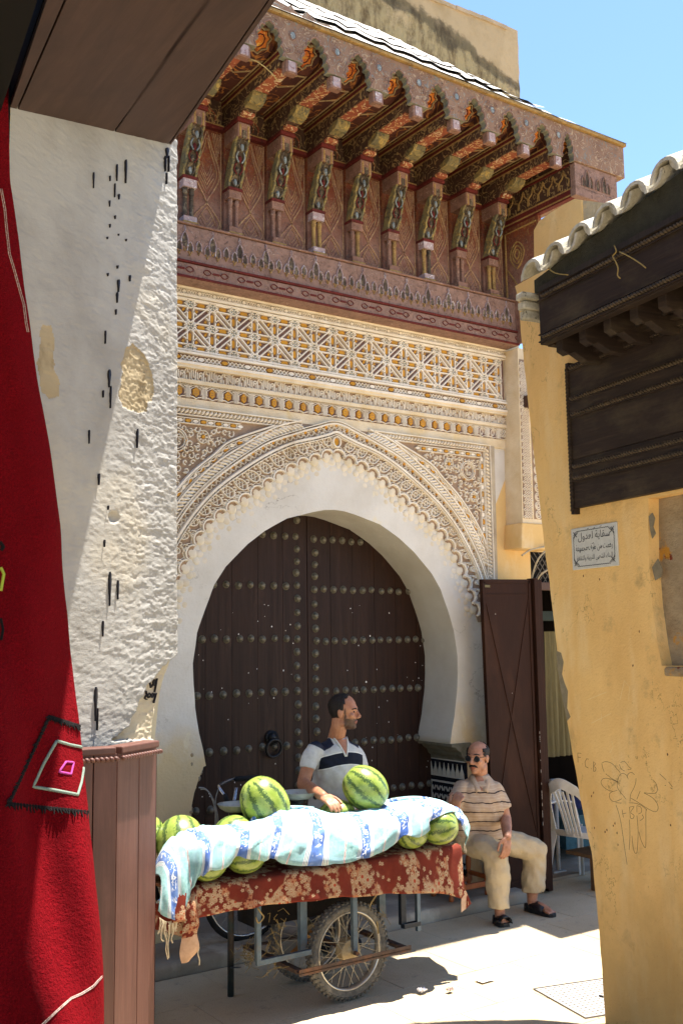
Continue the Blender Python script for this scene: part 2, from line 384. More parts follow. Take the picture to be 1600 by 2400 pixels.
def lattice(b, P0, P1, wid, h0, h1, per=.12, thick=.010, ochre=None):
    (u0, v0), (u1, v1) = P0, P1; Ln = math.hypot(u1-u0, v1-v0); du, dv = (u1-u0)/Ln, (v1-v0)/Ln
    pt = lambda s, o: (u0+du*s-dv*o, v0+dv*s+du*o)
    k = max(1, round(Ln/per)); st = Ln/k; a = wid/2
    for i in range(k):
        s0 = i*st; e = st*.30
        n = 4; w = (st-e)/n
        for q in range(n):
            s1 = s0+e/2+q*w
            b.strap(FF, [pt(s1, -a), pt(s1+w, a)], thick, h0, h1); b.strap(FF, [pt(s1, a), pt(s1+w, -a)], thick, h0, h1-.001)
        L_ = [pt(s0-e/2, 0), pt(s0-e*.2, a*.75), pt(s0+e*.2, a*.75), pt(s0+e/2, 0), pt(s0+e*.2, -a*.75), pt(s0-e*.2, -a*.75)]
        if ochre is not None and i % ochre[1] == ochre[2]: ochre[0].append(L_)
        else: b.plate(FF, L_, h0, h1)
lattice(b, (2.85, 4.544), (6.26, 4.544), .036, .012, .034)
lattice(b, (2.85, 4.058), (6.26, 4.058), .036, .012, .036, .19, .009, (och, 2, 1))
lattice(b, (6.304, 4.04), (6.304, 4.56), .032, .012, .034, .17, .009, (och, 3, 2))
b.build('lattice_border', M_stucco, gate, kind='stuff')
# interlaced star panel: 3 rows of rosettes, straps between, ochre and blue insets
b = MB(); CELL = .1755; NC = 20; XS = 6.215-CELL*(NC-.5); ZB = 4.135; inl = []; ros = []
S_ = lambda pts, w=.013, h=.034: b.strap(FF, pts, w*1.22, .012, h, top=.7)
for i in range(NC):
    for j in range(3):
        cx, cz = XS+i*CELL, ZB+j*.1625
        r = .030; ros.append((cx, cz))
        b.strap(FF, [(cx+r*math.cos((k+.5)*PI/4), cz+r*math.sin((k+.5)*PI/4)) for k in range(8)], .010, .012, .036, closed=True)
        for k in range(4): a = k*PI/2+PI/4; S_([(cx+.006*math.cos(a), cz+.006*math.sin(a)), (cx+r*math.cos(a), cz+r*math.sin(a))], .007, .034)
        x1 = cx+CELL
        if i < NC-1:   # straps beside the horizontal inset
            for o in (-.024, .024):
                S_([(cx+.026, cz+o), (cx+.045, cz+o), (x1-.045, cz+o), (x1-.026, cz+o)], .011)
            S_([(cx+.030, cz-.012), (cx+.048, cz), (cx+.030, cz+.012)], .008); S_([(x1-.030, cz-.012), (x1-.048, cz), (x1-.030, cz+.012)], .008)
            inl.append([(cx+.056, cz), (cx+.066, cz+.014), (x1-.066, cz+.014), (x1-.056, cz), (x1-.066, cz-.014), (cx+.066, cz-.014)])
        if j < 2:
            z1 = cz+.1625
            for o in (-.024, .024): S_([(cx+o, cz+.026), (cx+o, z1-.026)], .011)
            inl.append([(cx, cz+.050), (cx+.013, cz+.062), (cx+.013, z1-.062), (cx, z1-.050), (cx-.013, z1-.062), (cx-.013, cz+.062)])
            if i < NC-1:
                s = 1 if (i+j) % 2 else -1; mx, mz = cx+CELL/2, cz+.081
                dx, dz = .07*s, .064
                for o in (-.017, .017):
                    ox, oz = o*.68, -o*.74*s
                    S_([(mx-dx+ox*s*0+ox, mz-dz+oz), (mx+dx+ox, mz+dz+oz)], .010, .037)
                for q in (-1, 1):   # inset pairs either side of the diagonal
                    bx, bz = mx+q*.036, mz-q*s*.033
                    inl.append([(bx-.013, bz-.004), (bx, bz+.014), (bx+.014, bz+.003), (bx+.001, bz-.014)])
                    inl.append([(bx+q*.006-.009, bz+s*q*.018*-1), (bx+q*.016, bz-s*q*.008), (bx+q*.012, bz-s*q*.026)])
                    S_([(bx-.026, bz+s*.022), (bx+.022, bz-s*.026)] if 0 else [(bx-q*.0, bz+q*s*.030), (bx+q*.034, bz+q*s*.004)], .008)
b.build('strapwork', M_stucco, gate, kind='stuff')
for k, P in enumerate(inl):
    if len(P) == 6 and P[0][0] > 3.0:
        q = MB(); q.plate(FF, P, .01, .024); q.build('ochre_inset', M_ochre, frz)
q = MB()
for P in inl:
    if len(P) < 6: q.plate(FF, P, .01, .022)
for P in och: q.plate(FF, P, .012, .036)
q.build('small_inset', M_ochre, frz, kind='stuff')
q = MB()
for x, z in ros: q.plate(FF, [(x+.026*math.cos(k*PI/4+.39), z+.026*math.sin(k*PI/4+.39)) for k in range(8)], .01, .018)
q.build('rosette_inset', M_blue, frz, kind='stuff')
# kufic inscription on a coved band
strip('kufic_ground', 3.892, 3.995, 6.24, .006, M_pit)
strip('kufic_fillet', 3.985, 4.012, 6.25, .048, M_band); strip('kufic_sill', 3.875, 3.902, 6.24, .035, M_band)
b = MB(); z0, z1 = 3.905, 3.983
def K(u, pts, w=.0085): b.strap(FF, [(u+x, z0+y) for x, y in pts], w, .004, .026)
H_ = z1-z0
for i in range(23):
    u = 2.86+i*.148
    K(u, [(0, H_), (0, .012), (.012, 0), (.03, 0)]); K(u, [(.016, H_), (.016, .03), (.026, .02)])
    K(u, [(.034, 0), (.034, H_*.9), (.044, H_)]); K(u, [(.05, H_*.8), (.05, .012), (.06, 0), (.085, 0), (.085, .03)])
    K(u, spl2([(.066, .02), (.064, .045), (.076, .06), (.088, .05), (.082, .035), (.07, .04)], 4), .008)
    K(u, [(.098, 0), (.098, H_*.75), (.11, H_)]); K(u, [(.112, .03), (.112, .0), (.136, 0), (.136, .05), (.12, .056), (.12, H_)])
    K(u, [(.134, H_), (.134, .068)], .007)
b.build('kufic_lettering', M_stucco, gate, kind='stuff')
# little arcade with ochre palmettes
arc = strip('palmette_frieze', 3.768, 3.882, 6.215, .004, M_pit2)
b = MB(); UW = .1295; n = 25; x0 = 6.11-UW*n
for i in range(n+1):
    u = x0+i*UW
    for o in (-.013, -.004, .006, .0145): b.strap(FF, [(u+o, 3.775), (u+o, 3.855)], .0065, .002, .024)
    for k in range(6): b.strap(FF, [(u-UW/2+.007+k*.0216, 3.864), (u-UW/2+.021+k*.0216, 3.864), (u-UW/2+.021+k*.0216, 3.878), (u-UW/2+.007+k*.0216, 3.878)], .005, .002, .024, closed=True)
    b.strap(FF, [(u-.03, 3.856), (u+.03, 3.856)], .008, .002, .024)
    if i < n:
        c = u+UW/2
        b.strap(FF, [(u+.018, 3.79)]+spl2([(u+.022, 3.785), (c-.02, 3.782), (c, 3.773), (c+.02, 3.782), (u+UW-.022, 3.785)], 4), .007, .002, .024)
        b.strap(FF, spl2([(u+.024, 3.80), (u+.022, 3.835), (c-.02, 3.852), (c, 3.86), (c+.02, 3.852), (u+UW-.022, 3.835), (u+UW-.024, 3.80)], 4), .006, .002, .022)
        big = i % 2 == 0; s = 1 if big else .78; zc = 3.82
        if i < n-2:
            P = spl2([(c, zc-.036), (c+.012*s, zc-.024), (c+.026*s, zc-.016), (c+.022*s, zc), (c+.026*s, zc+.012), (c+.012*s, zc+.024), (c, zc+.036), (c-.012*s, zc+.024), (c-.026*s, zc+.012), (c-.022*s, zc), (c-.026*s, zc-.016), (c-.012*s, zc-.024)], 2, True)
            q = MB(); q.plate(FF, P, .003, .02)
            for a, z_ in ((-.008, .008), (.008, .008), (-.009, -.01), (.009, -.01)): q.dome(FF, c+a*s, zc+z_, .0035, .005, .02, .001, 5, 1, 1)
            q.build('ochre_palmette', [M_ochre, M_pit2], arc)
        else:
            b.strap(FF, spl2([(c, zc-.03), (c+.016, zc), (c, zc+.03), (c-.016, zc)], 3, True), .007, .002, .02, closed=True)
u = 6.165
for a in range(4): b.strap(FF, spl2([(u, 3.825), (u+.03*math.cos(a*PI/2+.4), 3.825+.036*math.sin(a*PI/2+.4)), (u+.03*math.cos(a*PI/2+1.17), 3.825+.036*math.sin(a*PI/2+1.17))], 4, True), .007, .002, .022, closed=True)
b.strap(FF, [(6.122, 3.774), (6.208, 3.774), (6.208, 3.876), (6.122, 3.876)], .009, .002, .026, closed=True)
b.build('arcade_carving', M_stucco, gate, kind='stuff')
strip('frieze_sill', 3.69, 3.768, 6.2, .016, M_band)
strip('frieze_fillet', 3.882, 3.892, 6.24, .03, M_stucco)

# ---- carved arch bands
def half(tab): 
    t = spl2([(-d, z) for d, z in tab][::-1]+[(d, z) for d, z in tab if d > 0], 5) if tab[0][0] == 0 else None
    return [(XC+d, z) for d, z in t]
TB = [(0, 3.65), (.07, 3.625), (.2, 3.583), (.4, 3.525), (.6, 3.43), (.81, 3.30), (1.02, 3.147), (1.163, 3.007), (1.277, 2.864), (1.362, 2.729), (1.433, 2.593), (1.475, 2.49), (1.54, 2.3)]
TA = [(0, 3.49), (.095, 3.443), (.21, 3.41), (.33, 3.365), (.46, 3.288), (.6, 3.2), (.73, 3.107), (.886, 3.015), (1.0, 2.94), (1.07, 2.877), (1.155, 2.78), (1.225, 2.656), (1.294, 2.52), (1.363, 2.352), (1.432, 2.18)]
TC = [(0, 3.715), (.2, 3.66), (.4, 3.59), (.6, 3.51), (.742, 3.425), (.91, 3.31), (1.094, 3.163), (1.25, 3.0), (1.366, 2.833), (1.452, 2.674), (1.52, 2.5)]
TD = [(.32, 3.705), (.51, 3.647), (.675, 3.562), (.828, 3.462), (1.026, 3.33), (1.213, 3.159), (1.372, 2.972), (1.473, 2.814), (1.52, 2.71)]
TE = [(.56, 3.64), (.915, 3.493), (1.057, 3.378), (1.245, 3.219), (1.405, 3.03), (1.49, 2.896), (1.51, 2.84)]
CA, CB, CC = half(TA), half(TB), half(TC)
def sides(tab): t = spl2(tab, 5); return [[(XC+d, z) for d, z in t], [(XC-d, z) for d, z in t]]
b = MB(); b.plate(FF, CA+[(5.985, 2.18), (5.985, 3.70), (2.85, 3.70), (2.85, 2.18)], -.02, .012); b.build('spandrel_ground', M_pit, gate)
b = MB(); b.plate(FF, [(5.985, 2.3), (6.045, 2.3), (6.055, 3.70), (5.985, 3.70)], -.02, .02); b.build('panel_margin', m_stucco('grey_margin', '#b5a893', '#a0937f', '#c2b6a2'), gate)
b = MB(); och2 = []
def off(crv, s):   # point and frame at arc length fractions
    out = []
    for i, p in enumerate(crv):
        a, c = crv[max(i-1, 0)], crv[min(i+1, len(crv)-1)]; d = math.hypot(c[0]-a[0], c[1]-a[1]) or 1
        out.append((p[0]-(c[1]-a[1])/d*s, p[1]+(c[0]-a[0])/d*s))
    return out
def vis(p): return p[0] > 2.9
def tang(R_, i):
    a, c = R_[max(i-1, 0)], R_[min(i+1, len(R_)-1)]; return math.atan2(c[1]-a[1], c[0]-a[0])
# white fillets
for crv, w in ((CB, .026), (CC, .018), (off(CC, .02), .010), (off(CB, -.022), .009)): b.strap(FF, crv, w, .01, .05)
for T_ in (TD, TE):
    for sd in sides(T_):
        b.strap(FF, sd, .018, .01, .045)
        # wavy companion lines
        R_ = resample(sd, .012); o = []
        for i, p in enumerate(R_): a = tang(R_, i)+PI/2; s = .026+.007*math.sin(i*1.05); s = s if a < PI/2 or 1 else s; o.append((p[0]-math.cos(a)*s*(1 if p[0] < XC else -1)*(-1), p[1]-abs(math.sin(a))*s))
        b.strap(FF, o, .009, .01, .04)
# scalloped inner line
R_ = resample(CA, .118); sc = []
for i in range(len(R_)-1):
    p, q = R_[i], R_[i+1]; mx, mz = (p[0]+q[0])/2, (p[1]+q[1])/2; ang = math.atan2(q[1]-p[1], q[0]-p[0])
    for k in range(7): a = PI-PI*k/6; sc.append((mx+.058*math.cos(a)*math.cos(ang)-.05*math.sin(a)*math.sin(ang), mz+.058*math.cos(a)*math.sin(ang)+.05*math.sin(a)*math.cos(ang)))
SC = sc
b.strap(FF, sc, .016, .008, .034); b.strap(FF, off(sc, .022)[::2], .007, .008, .024)
# pinecones and curls between
def curl(cx, cz, r, a0, turn, w=.009, h=.03):
    b.strap(FF, [(cx+r*(1-.72*k/9)*math.cos(a0+turn*k/9*5.2), cz+r*(1-.72*k/9)*math.sin(a0+turn*k/9*5.2)) for k in range(10)], [w]*8+[w*1.3]*2, .01, h)
def cone(cx, cz, ang, ru, rv):
    ca, sa = math.cos(ang), math.sin(ang); T = lambda x, y: (cx+x*ca-y*sa, cz+x*sa+y*ca)
    b.strap(FF, [T(ru*math.cos(k*PI/7)*(1-.25*math.sin(k*PI/7)), rv*math.sin(k*PI/7)) for k in range(14)], .009, .01, .034, closed=True)
    for s in (-.45, .05, .5): b.strap(FF, [T(-ru*.75, rv*(s-.2)), T(ru*.6, rv*(s+.25))], .006, .01, .03); b.strap(FF, [T(ru*.75, rv*(s-.2)), T(-ru*.6, rv*(s+.25))], .006, .01, .029)
mid = off(CA, .112); R_ = resample(mid, .122)
for i, p in enumerate(R_):
    if not vis(p): continue
    a = tang(R_, i); wv = .105 if abs(p[0]-XC) < 1.1 else max(.05, .105-(abs(p[0]-XC)-1.1)*.16)
    nx, nz = -math.sin(a), math.cos(a)
    if abs(p[0]-XC) < .05: continue
    q = (p[0]+nx*.012, p[1]+nz*.012)
    cone(q[0], q[1], a+(.5 if p[0] < XC else -.5), .034*wv/.105, .062*wv/.105)
    for s in (-1, 1):
        curl(p[0]+math.cos(a)*.061*s*.9-nx*.055, p[1]+math.sin(a)*.061*s*.9-nz*.055, .026, a+PI*.5, s, .008)
    curl(p[0]+math.cos(a)*.061+nx*.045, p[1]+math.sin(a)*.061+nz*.045, .027, a-.4, 1, .009)
    curl(p[0]+math.cos(a)*.061-nx*.005, p[1]+math.sin(a)*.061-nz*.005, .019, a+2, -1, .008)
    for k in range(2): b.dome(FF, p[0]+math.cos(a)*.05-nx*(.02+.03*k), p[1]+math.sin(a)*.05-nz*(.02+.03*k), .008, .014, .01, .02, 6, 2, rot=a)
# medallion at the crown
b.strap(FF, [(XC+.034*math.cos(k*PI/8), 3.572+.04*math.sin(k*PI/8)) for k in range(16)], .014, .01, .05, closed=True); och2.append([(XC+.024*math.cos(k*PI/5), 3.572+.03*math.sin(k*PI/5)) for k in range(10)])
# zigzag chain with ochre beads
R1, R2 = resample(off(CB, .018), .03), resample(off(CC, -.012), .03)
mid = off(CB, .046); Rm = resample(mid, .05)
for i, p in enumerate(Rm[:-1]):
    if not vis(p): continue
    a = tang(Rm, i); nx, nz = -math.sin(a), math.cos(a); c, s = math.cos(a), math.sin(a)
    for d in (-1, 1): b.strap(FF, [(p[0]+c*.02*d-nx*.026, p[1]+s*.02*d-nz*.026), (p[0], p[1]), (p[0]-c*.02*d+nx*.022, p[1]-s*.02*d+nz*.022)], .007, .01, .032)
    if i % 2 == 0: och2.append([(p[0]+c*.02+nx*.012+.011*math.cos(k*PI/3), p[1]+s*.02+nz*.012+.015*math.sin(k*PI/3)) for k in range(6)])
    else: b.dome(FF, p[0]+c*.025+nx*.006, p[1]+s*.025+nz*.006, .009, .006, .01, .022, 6, 2, rot=a)
# rope bands: slanted scrolls
def rope(crv, w, step=.03, h=.05, base=.02, slant=.62):
    R_ = resample(crv, step)
    for i, p in enumerate(R_):
        if vis(p): a = tang(R_, i); b.dome(FF, p[0], p[1], w*.62, step*.40, base, h-base, 8, 2, rot=a+slant)
for sd in sides([(d, z-.045*(1+.0*d)) for d, z in TD]): rope(sd, .088, .034, .05, .012, .75 if sd[0][0] < sd[-1][0] else -.75)
for sd in sides([(d-.015, z-.085) for d, z in TD]): b.strap(FF, sd, .010, .01, .036)
rope([(4.75, 3.672), (5.945, 3.672)], .042, .032, .05, .012, .9); rope([(3.95, 3.672), (2.86, 3.672)], .042, .032, .05, .012, .9)
rope([(5.955, 3.65), (5.955, 2.35)], .046, .032, .05, .012, .9)
b.strap(FF, [(4.8, 3.645), (5.928, 3.645), (5.928, 2.4)], .010, .01, .036); b.strap(FF, [(3.98, 3.645), (2.85, 3.645)], .010, .01, .036)
b.strap(FF, [(4.75, 3.697), (5.982, 3.697), (5.982, 2.32)], .012, .01, .05); b.strap(FF, [(4.02, 3.697), (2.85, 3.697)], .012, .01, .05)
# lozenge chains
def chain(crv, step=.062, r=(.024, .011)):
    R_ = resample(crv, step)
    for i, p in enumerate(R_):
        if not vis(p): continue
        a = tang(R_, i); c, s = math.cos(a), math.sin(a); f = lambda x, y: (p[0]+x*c-y*s, p[1]+x*s+y*c)
        L_ = [f(-r[0], 0), f(-r[0]*.4, r[1]), f(r[0]*.4, r[1]), f(r[0], 0), f(r[0]*.4, -r[1]), f(-r[0]*.4, -r[1])]
        if i % 2: och2.append(L_)
        else: b.plate(FF, L_, .01, .03)
        for d in (-1, 1): b.strap(FF, [f(r[0]*1.05, .014*d), f(step-r[0]*1.05, -.014*d)], .006, .01, .03)
    for o in (-.019, .019): b.strap(FF, off(crv, o), .008, .01, .036)
for sd in sides([(d-.01, z-.036) for d, z in TE]): chain(sd, .064)
chain([(5.2, 3.604), (5.885, 3.604)], .06); chain([(3.55, 3.604), (2.86, 3.604)], .06); chain([(5.897, 3.57), (5.897, 2.8)], .06)
# arabesque filling of the spandrels
Ecurve = TE
def inside(x, z): 
    d = abs(x-XC); zt = interp(TE, d); return d > .7 and zt+.035 < z < 3.575 and x < 5.865 and x > 2.9
for i in range(60):
    for j in range(18):
        x = 2.9+i*.052+rnd.uniform(-.012, .012); z = 2.85+j*.05+rnd.uniform(-.012, .012)
        if not inside(x, z): continue
        if math.hypot(x-5.735, z-3.46) < .085 or math.hypot(x-3.045, z-3.46) < .085 or math.hypot(x-5.53, z-3.5) < .055 or math.hypot(x-3.25, z-3.5) < .055 or math.hypot(x-5.8, z-3.24) < .05: continue
        curl(x, z, rnd.uniform(.02, .03), rnd.uniform(0, 6.28), rnd.choice((-1, 1)), .0085)
        if rnd.random() < .6: b.dome(FF, x+rnd.uniform(-.02, .02), z+rnd.uniform(-.02, .02), .014, .007, .01, .02, 6, 2, rot=rnd.uniform(0, 3))
for sx in (1, -1):
    cx = XC+sx*1.345
    for r, w in ((.078, .010), (.062, .007)):
        b.strap(FF, [(cx+r*math.cos(k*PI/10)*(.75+.25*abs(math.cos(k*PI/10))), 3.46+r*1.05*math.sin(k*PI/10)) for k in range(20)], w, .01, .036, closed=True)
    for k in range(12): och2.append([(cx+.078*math.cos(k*PI/6)*.9+.008*math.cos(m*PI/2), 3.46+.085*math.sin(k*PI/6)+.008*math.sin(m*PI/2)) for m in range(4)]) if k % 2 == 0 else None
    for k in range(5): curl(cx+rnd.uniform(-.03, .03), 3.46+rnd.uniform(-.035, .035), .022, rnd.uniform(0, 6), 1, .008)
    for (ox, oz, r) in ((1.14, 3.5, .046), (1.41, 3.24, .042)):
        c2 = XC+sx*ox
        for k in range(8): b.dome(FF, c2+r*.62*math.cos(k*PI/4), oz+r*.62*math.sin(k*PI/4), r*.34, r*.2, .01, .024, 6, 2, rot=k*PI/4)
        b.strap(FF, [(c2+r*math.cos(k*PI/8), oz+r*math.sin(k*PI/8)) for k in range(16)], .007, .01, .032, closed=True)
        och2.append([(c2+r*.3*math.cos(k*PI/3), oz+r*.3*math.sin(k*PI/3)) for k in range(6)])
b.build('arch_carving', M_stucco, gate, kind='stuff')
q = MB()
for P in och2: q.plate(FF, P, .01, .034)
q.build('ochre_bead', M_ochre, gate, kind='stuff')
# worn plaster shells under the scalloped line
b = MB(); R_ = resample(CA, .118)
for i in range(len(R_)-1):
    p, q_ = R_[i], R_[i+1]; mx, mz = (p[0]+q_[0])/2, (p[1]+q_[1])/2; a = math.atan2(q_[1]-p[1], q_[0]-p[0]); nx, nz = -math.sin(a), math.cos(a)
    b.dome(FF, mx-nx*.002, mz-nz*.002, .046, .052, -.006, .022, 10, 3, rot=a)
    for s in (-1, 1):
        b.dome(FF, mx-nx*.058+s*.028*math.cos(a)+rnd.uniform(-.006, .006), mz-nz*.058+s*.028*math.sin(a), rnd.uniform(.03, .04), rnd.uniform(.032, .046), -.008, rnd.uniform(.010, .018), 8, 3, rot=a+s*.4)
    b.dome(FF, mx-nx*.105+rnd.uniform(-.02, .02), mz-nz*.105, .042, .036, -.010, .012, 8, 3, rot=a)
b.build('shell_moulding', M_shell, gate, smooth=True, kind='stuff')

# ---- corbel and tiled jamb on the right
b = MB(); FC = frame((0, 6.485, 0), (1, 0, 0), (0, 0, 1), (0, -1, 0))
b.plate(FC, [(5.487, 1.2), (5.49, 1.175), (5.53, 1.168), (5.55, 1.145), (5.585, 1.125), (5.60, 1.09), (5.625, 1.075), (5.63, 1.045), (5.70, 1.04), (5.70, 1.2)], -.46, 0)
b.build('corbel', simple('grey_corbel_stone', '#6f6a5c', '#57523f', 14, .9, .006, dirt='#4a4636'), gate, bevel=.006)
FT = frame((5.628, 6.5, 0), (0, 1, 0), (0, 0, 1), (-1, 0, 0))
M_tilew = simple('white_glazed_tile', '#cfc9ba', '#b8b2a3', 20, .3, .001, .5); M_tileb = simple('black_glazed_tile', '#15171d', '#1d2029', 20, .25, .001, .5)
b = MB(); b.plate(FT, [(-.005, .1), (.46, .1), (.46, 1.04), (-.005, 1.04)], -.03, 0); dado = b.build('tiled_dado', M_tileb, gate)
for k in range(8):
    u = .03+k*.056
    b = MB(); b.plate(FT, [(u-.025, .915), (u+.025, .915), (u+.023, .95), (u+.008, .985), (u, 1.02), (u-.008, .985), (u-.023, .95)], 0, .004); b.build('pointed_tile', M_tilew, dado)
b = MB()
for z in (.905,): b.plate(FT, [(0, z), (.455, z), (.455, z+.01), (0, z+.01)], 0, .003)
b.plate(FT, [(.0, .855), (.43, .855), (.43, .87), (.0, .87)], 0, .004); b.plate(FT, [(.415, .15), (.43, .15), (.43, .855), (.415, .855)], 0, .004)
b.build('tile_border', M_tilew, dado)
for i in range(7):
    for j in range(10):
        u, z = .03+i*.06, .82-j*.066
        for s in (-1, 1):
            b = MB(); b.plate(FT, [(u-.026*s, z-.008), (u-.018*s, z), (u+.004*s, z-.032), (u-.004*s, z-.040)] if 0 else [(u-s*.027, z), (u-s*.017, z+.009), (u-s*.001, z-.022), (u-s*.010, z-.033)], 0, .004); b.build('lattice_tile', M_tilew, dado)

# ---- the studded double door
def m_doorwood():
    t = NT('studded_door_wood', .6, .2); p = t.pos()
    n1 = t.noise(t.mp(p, (26, 26, 1.3)), 1, 6, .65, .5)
    c = t.ramp(n1, (.25, '#1a0e09'), (.55, '#29160e'), (.85, '#3b2113'))
    c = t.mix(t.mask(t.noise(p, 2.2, 6, .6), .45, .75), c, '#2c180e')
    c = t.mix(t.ma('MULTIPLY', t.mask(t.noise(t.mp(p, (1, 1, .3)), 9, 7, .7), .62, .8), .5), c, '#584031')
    t.color(c); t.put(t.b.inputs['Roughness'], t.ramp(n1, (.3, .62), (.7, .45))); return t.bump(n1, .003).m
M_doorw = m_doorwood()
sm = MB(); sm.lathe([(.031, -.004), (.031, .002), (.0245, .004), (.0235, .012), (.019, .021), (.011, .027), (.003, .029)], Matrix.Rotation(PI/2, 4, 'X'), 10)
stud0 = sm.build('stud', M_iron, smooth=True); COL.objects.unlink(stud0)
DY = 6.93
for side in (0, 1):
    b = MB()
    x0, x1 = (3.05, 4.399) if side == 0 else (4.405, 5.72)
    b.box(x0, x1, DY, DY+.06, .09, 3.15)
    leaf = b.build('door_leaf', M_doorw, gate)
    for k in range(6):   # boards of the leaf, faint joints
        w = (x1-x0)/6
        q = MB(); q.box(x0+k*w+.0015, x0+(k+1)*w-.0015, DY-.004-.0008*(k % 2), DY+.01, .095, 3.14); q.build('board', M_doorw, leaf)
    rows = [(2.874, 3.99, 4.30, 4), (2.478, 3.47, 4.303, 9), (2.067, 3.37, 4.307, 10), (1.655, 3.32, 4.305, 10), (1.243, 3.43, 4.31, 9), (.83, 3.3, 4.3, 9)] if side == 0 else \
           [(2.856, 4.467, 4.93, 6), (2.453, 4.466, 5.42, 11), (2.043, 4.48, 5.58, 13), (1.641, 4.477, 5.60, 13), (1.224, 4.48, 5.57, 13), (.83, 4.48, 5.60, 13)]
    P = []
    for z, xa, xb, n in rows: P += [(lerp(xa, xb, i/(n-1)), z) for i in range(n)]
    zs = [3.0, 2.77, 2.67, 2.58, 2.38, 2.27, 2.16, 1.96, 1.86, 1.76, 1.55, 1.45, 1.345, 1.14, 1.04, .94] if side == 0 else [2.75, 2.65, 2.56, 2.34, 2.24, 2.14, 1.94, 1.84, 1.745, 1.53, 1.43, 1.33, 1.12, 1.02, .92]
    P += [(4.303 if side == 0 else 4.474, z) for z in zs]
    for x, z in P:
        o = stud0.copy(); COL.objects.link(o); o.parent = leaf; o.location = Vector((x+rnd.uniform(-.006, .006), DY-.005, z+rnd.uniform(-.006, .006)))-wloc(leaf); o.rotation_euler = (0, rnd.uniform(0, 6), 0); o.scale = [rnd.uniform(.92, 1.08)]*3
    if side == 0:
        b = MB(); kx = PY(640, 1752, DY-.03); FK = frame((0, DY-.005, 0), (1, 0, 0), (0, 0, 1), (0, -1, 0))
        b.plate(FK, [(kx.x+.06*math.cos(a*PI/6), kx.z+.07+.06*math.sin(a*PI/6)) for a in range(12)], 0, .012)
        b.dome(FK, kx.x, kx.z+.075, .04, .04, .01, .04, 10, 3)
        b.tube([(kx.x+.066*math.sin(a*PI/10), DY-.045-.012*math.cos(a*PI/10), kx.z-.005+.066*math.cos(a*PI/10)) for a in range(20)], .012, 8, closed=True)
        b.build('door_knocker', M_blackiron, leaf, smooth=True)
    b = MB()
    for k in range(34):
        x, z = rnd.uniform(x0+.35, x1-.1), rnd.uniform(.9, 2.4); s = rnd.uniform(.002, .006)*(1.8 if k < 4 else 1)
        b.plate(frame((0, DY-.0048, 0), (1, 0, 0), (0, 0, 1), (0, -1, 0)), [(x+s*rnd.uniform(.6, 1)*math.cos(a), z+s*1.3*rnd.uniform(.6, 1)*math.sin(a)) for a in (0, 1.2, 2.4, 3.6, 4.9)], 0, .001)
    b.build('paint_fleck', simple('white_paint_fleck', '#ddd8d0', None, 9, .8, 0), leaf, kind='stuff')
bpy.data.objects.remove(stud0)
# dark hall behind the leaves' edge is closed by the wall core
b = MB(); b.box(1.9, 6.3, 7.0, 7.2, 0, 6.3); b.build('wall_core', M_reveal, gate)

# ------------------------------------------------------------------ carved and painted wooden canopy
def iso(t, p, sc, k, w=.12, det=1.5):
    f = t.ma('FRACT', t.ma('MULTIPLY', t.noise(p, sc, det, .5, .6), k))
    return t.mask(t.ma('ABSOLUTE', t.ma('SUBTRACT', f, .5)), w, w*.4)
def m_paint(name, ground, ground2, line, line2, sc, k, w=.12, wear='#7d6352', wearamt=.5, rough=.75):
    t = NT(name, rough, .2); p = t.pos()
    g = t.mix(t.mask(t.noise(p, 9, 4, .6), .4, .65), ground, ground2)
    ln = t.mix(t.mask(t.noise(p, 14, 3), .45, .6), line, line2)
    i = iso(t, p, sc, k, w)
    c = t.mix(i, g, ln)
    c = t.mix(t.ma('MULTIPLY', t.mask(t.noise(p, 34, 5, .75), .5, .68), wearamt), c, wear)
    c = t.mix(t.ma('MULTIPLY', t.mask(t.noise(t.mp(p, (1, 1, .5)), 4, 6, .7), .56, .72), .6), c, t.mix(.5, c, '#3a2a24'))
    t.color(c); return t.bump(t.ma('ADD', i, t.noise(p, 80, 4, .6)), .0025).m
MP_fascia = m_paint('painted_fascia', '#8c6f5a', '#7a5d4b', '#a58d74', '#787670', 16, 5, .15, '#836759', .5)
MP_beam = m_paint('painted_beam_side', '#46332a', '#523a2c', '#a3875a', '#86704f', 13, 5, .16, '#33241c', .45)
MP_under = m_paint('painted_beam_underside', '#94543a', '#824330', '#c09a68', '#cbb592', 20, 4, .18, '#6d4234', .45)
MP_coffer = m_paint('painted_coffer', '#4f302a', '#5f382c', '#b87a40', '#7a4a30', 9, 3, .1, '#2f1b16', .35)
MP_star = m_paint('painted_star', '#cf7a30', '#c0652e', '#7c3018', '#e0a851', 26, 4, .2, '#7a4a2b', .3)
MP_strip = m_paint('painted_strip', '#876a5c', '#947465', '#70564a', '#a1877a', 20, 4, .1, '#5c463c', .6)
MP_red = m_paint('red_moulding_paint', '#64241f', '#551f1b', '#7a3a30', '#4a1b18', 30, 4, .1, '#43261f', .55)
MP_gold = m_paint('gold_line_paint', '#a5854f', '#8f6f42', '#c2a06a', '#6a4f31', 40, 4, .12, '#5f4630', .55)
MP_pink = m_paint('worn_pink_paint', '#8f6c5b', '#7d5b4d', '#a88a78', '#6b4a3f', 24, 4, .1, '#55402f', .6)
MP_green = m_paint('green_yellow_paint', '#7d6f48', '#66604a', '#9a834c', '#54503f', 18, 3, .2, '#463c2c', .6)
MP_dgreen = m_paint('dark_green_paint', '#55493c', '#463c32', '#7a6b56', '#352d26', 18, 3, .2, '#5f4c3d', .5)
MP_grey = m_paint('blue_grey_paint', '#7f8788', '#6d7578', '#a0a49f', '#565d60', 22, 3, .15, '#6d5c50', .5)
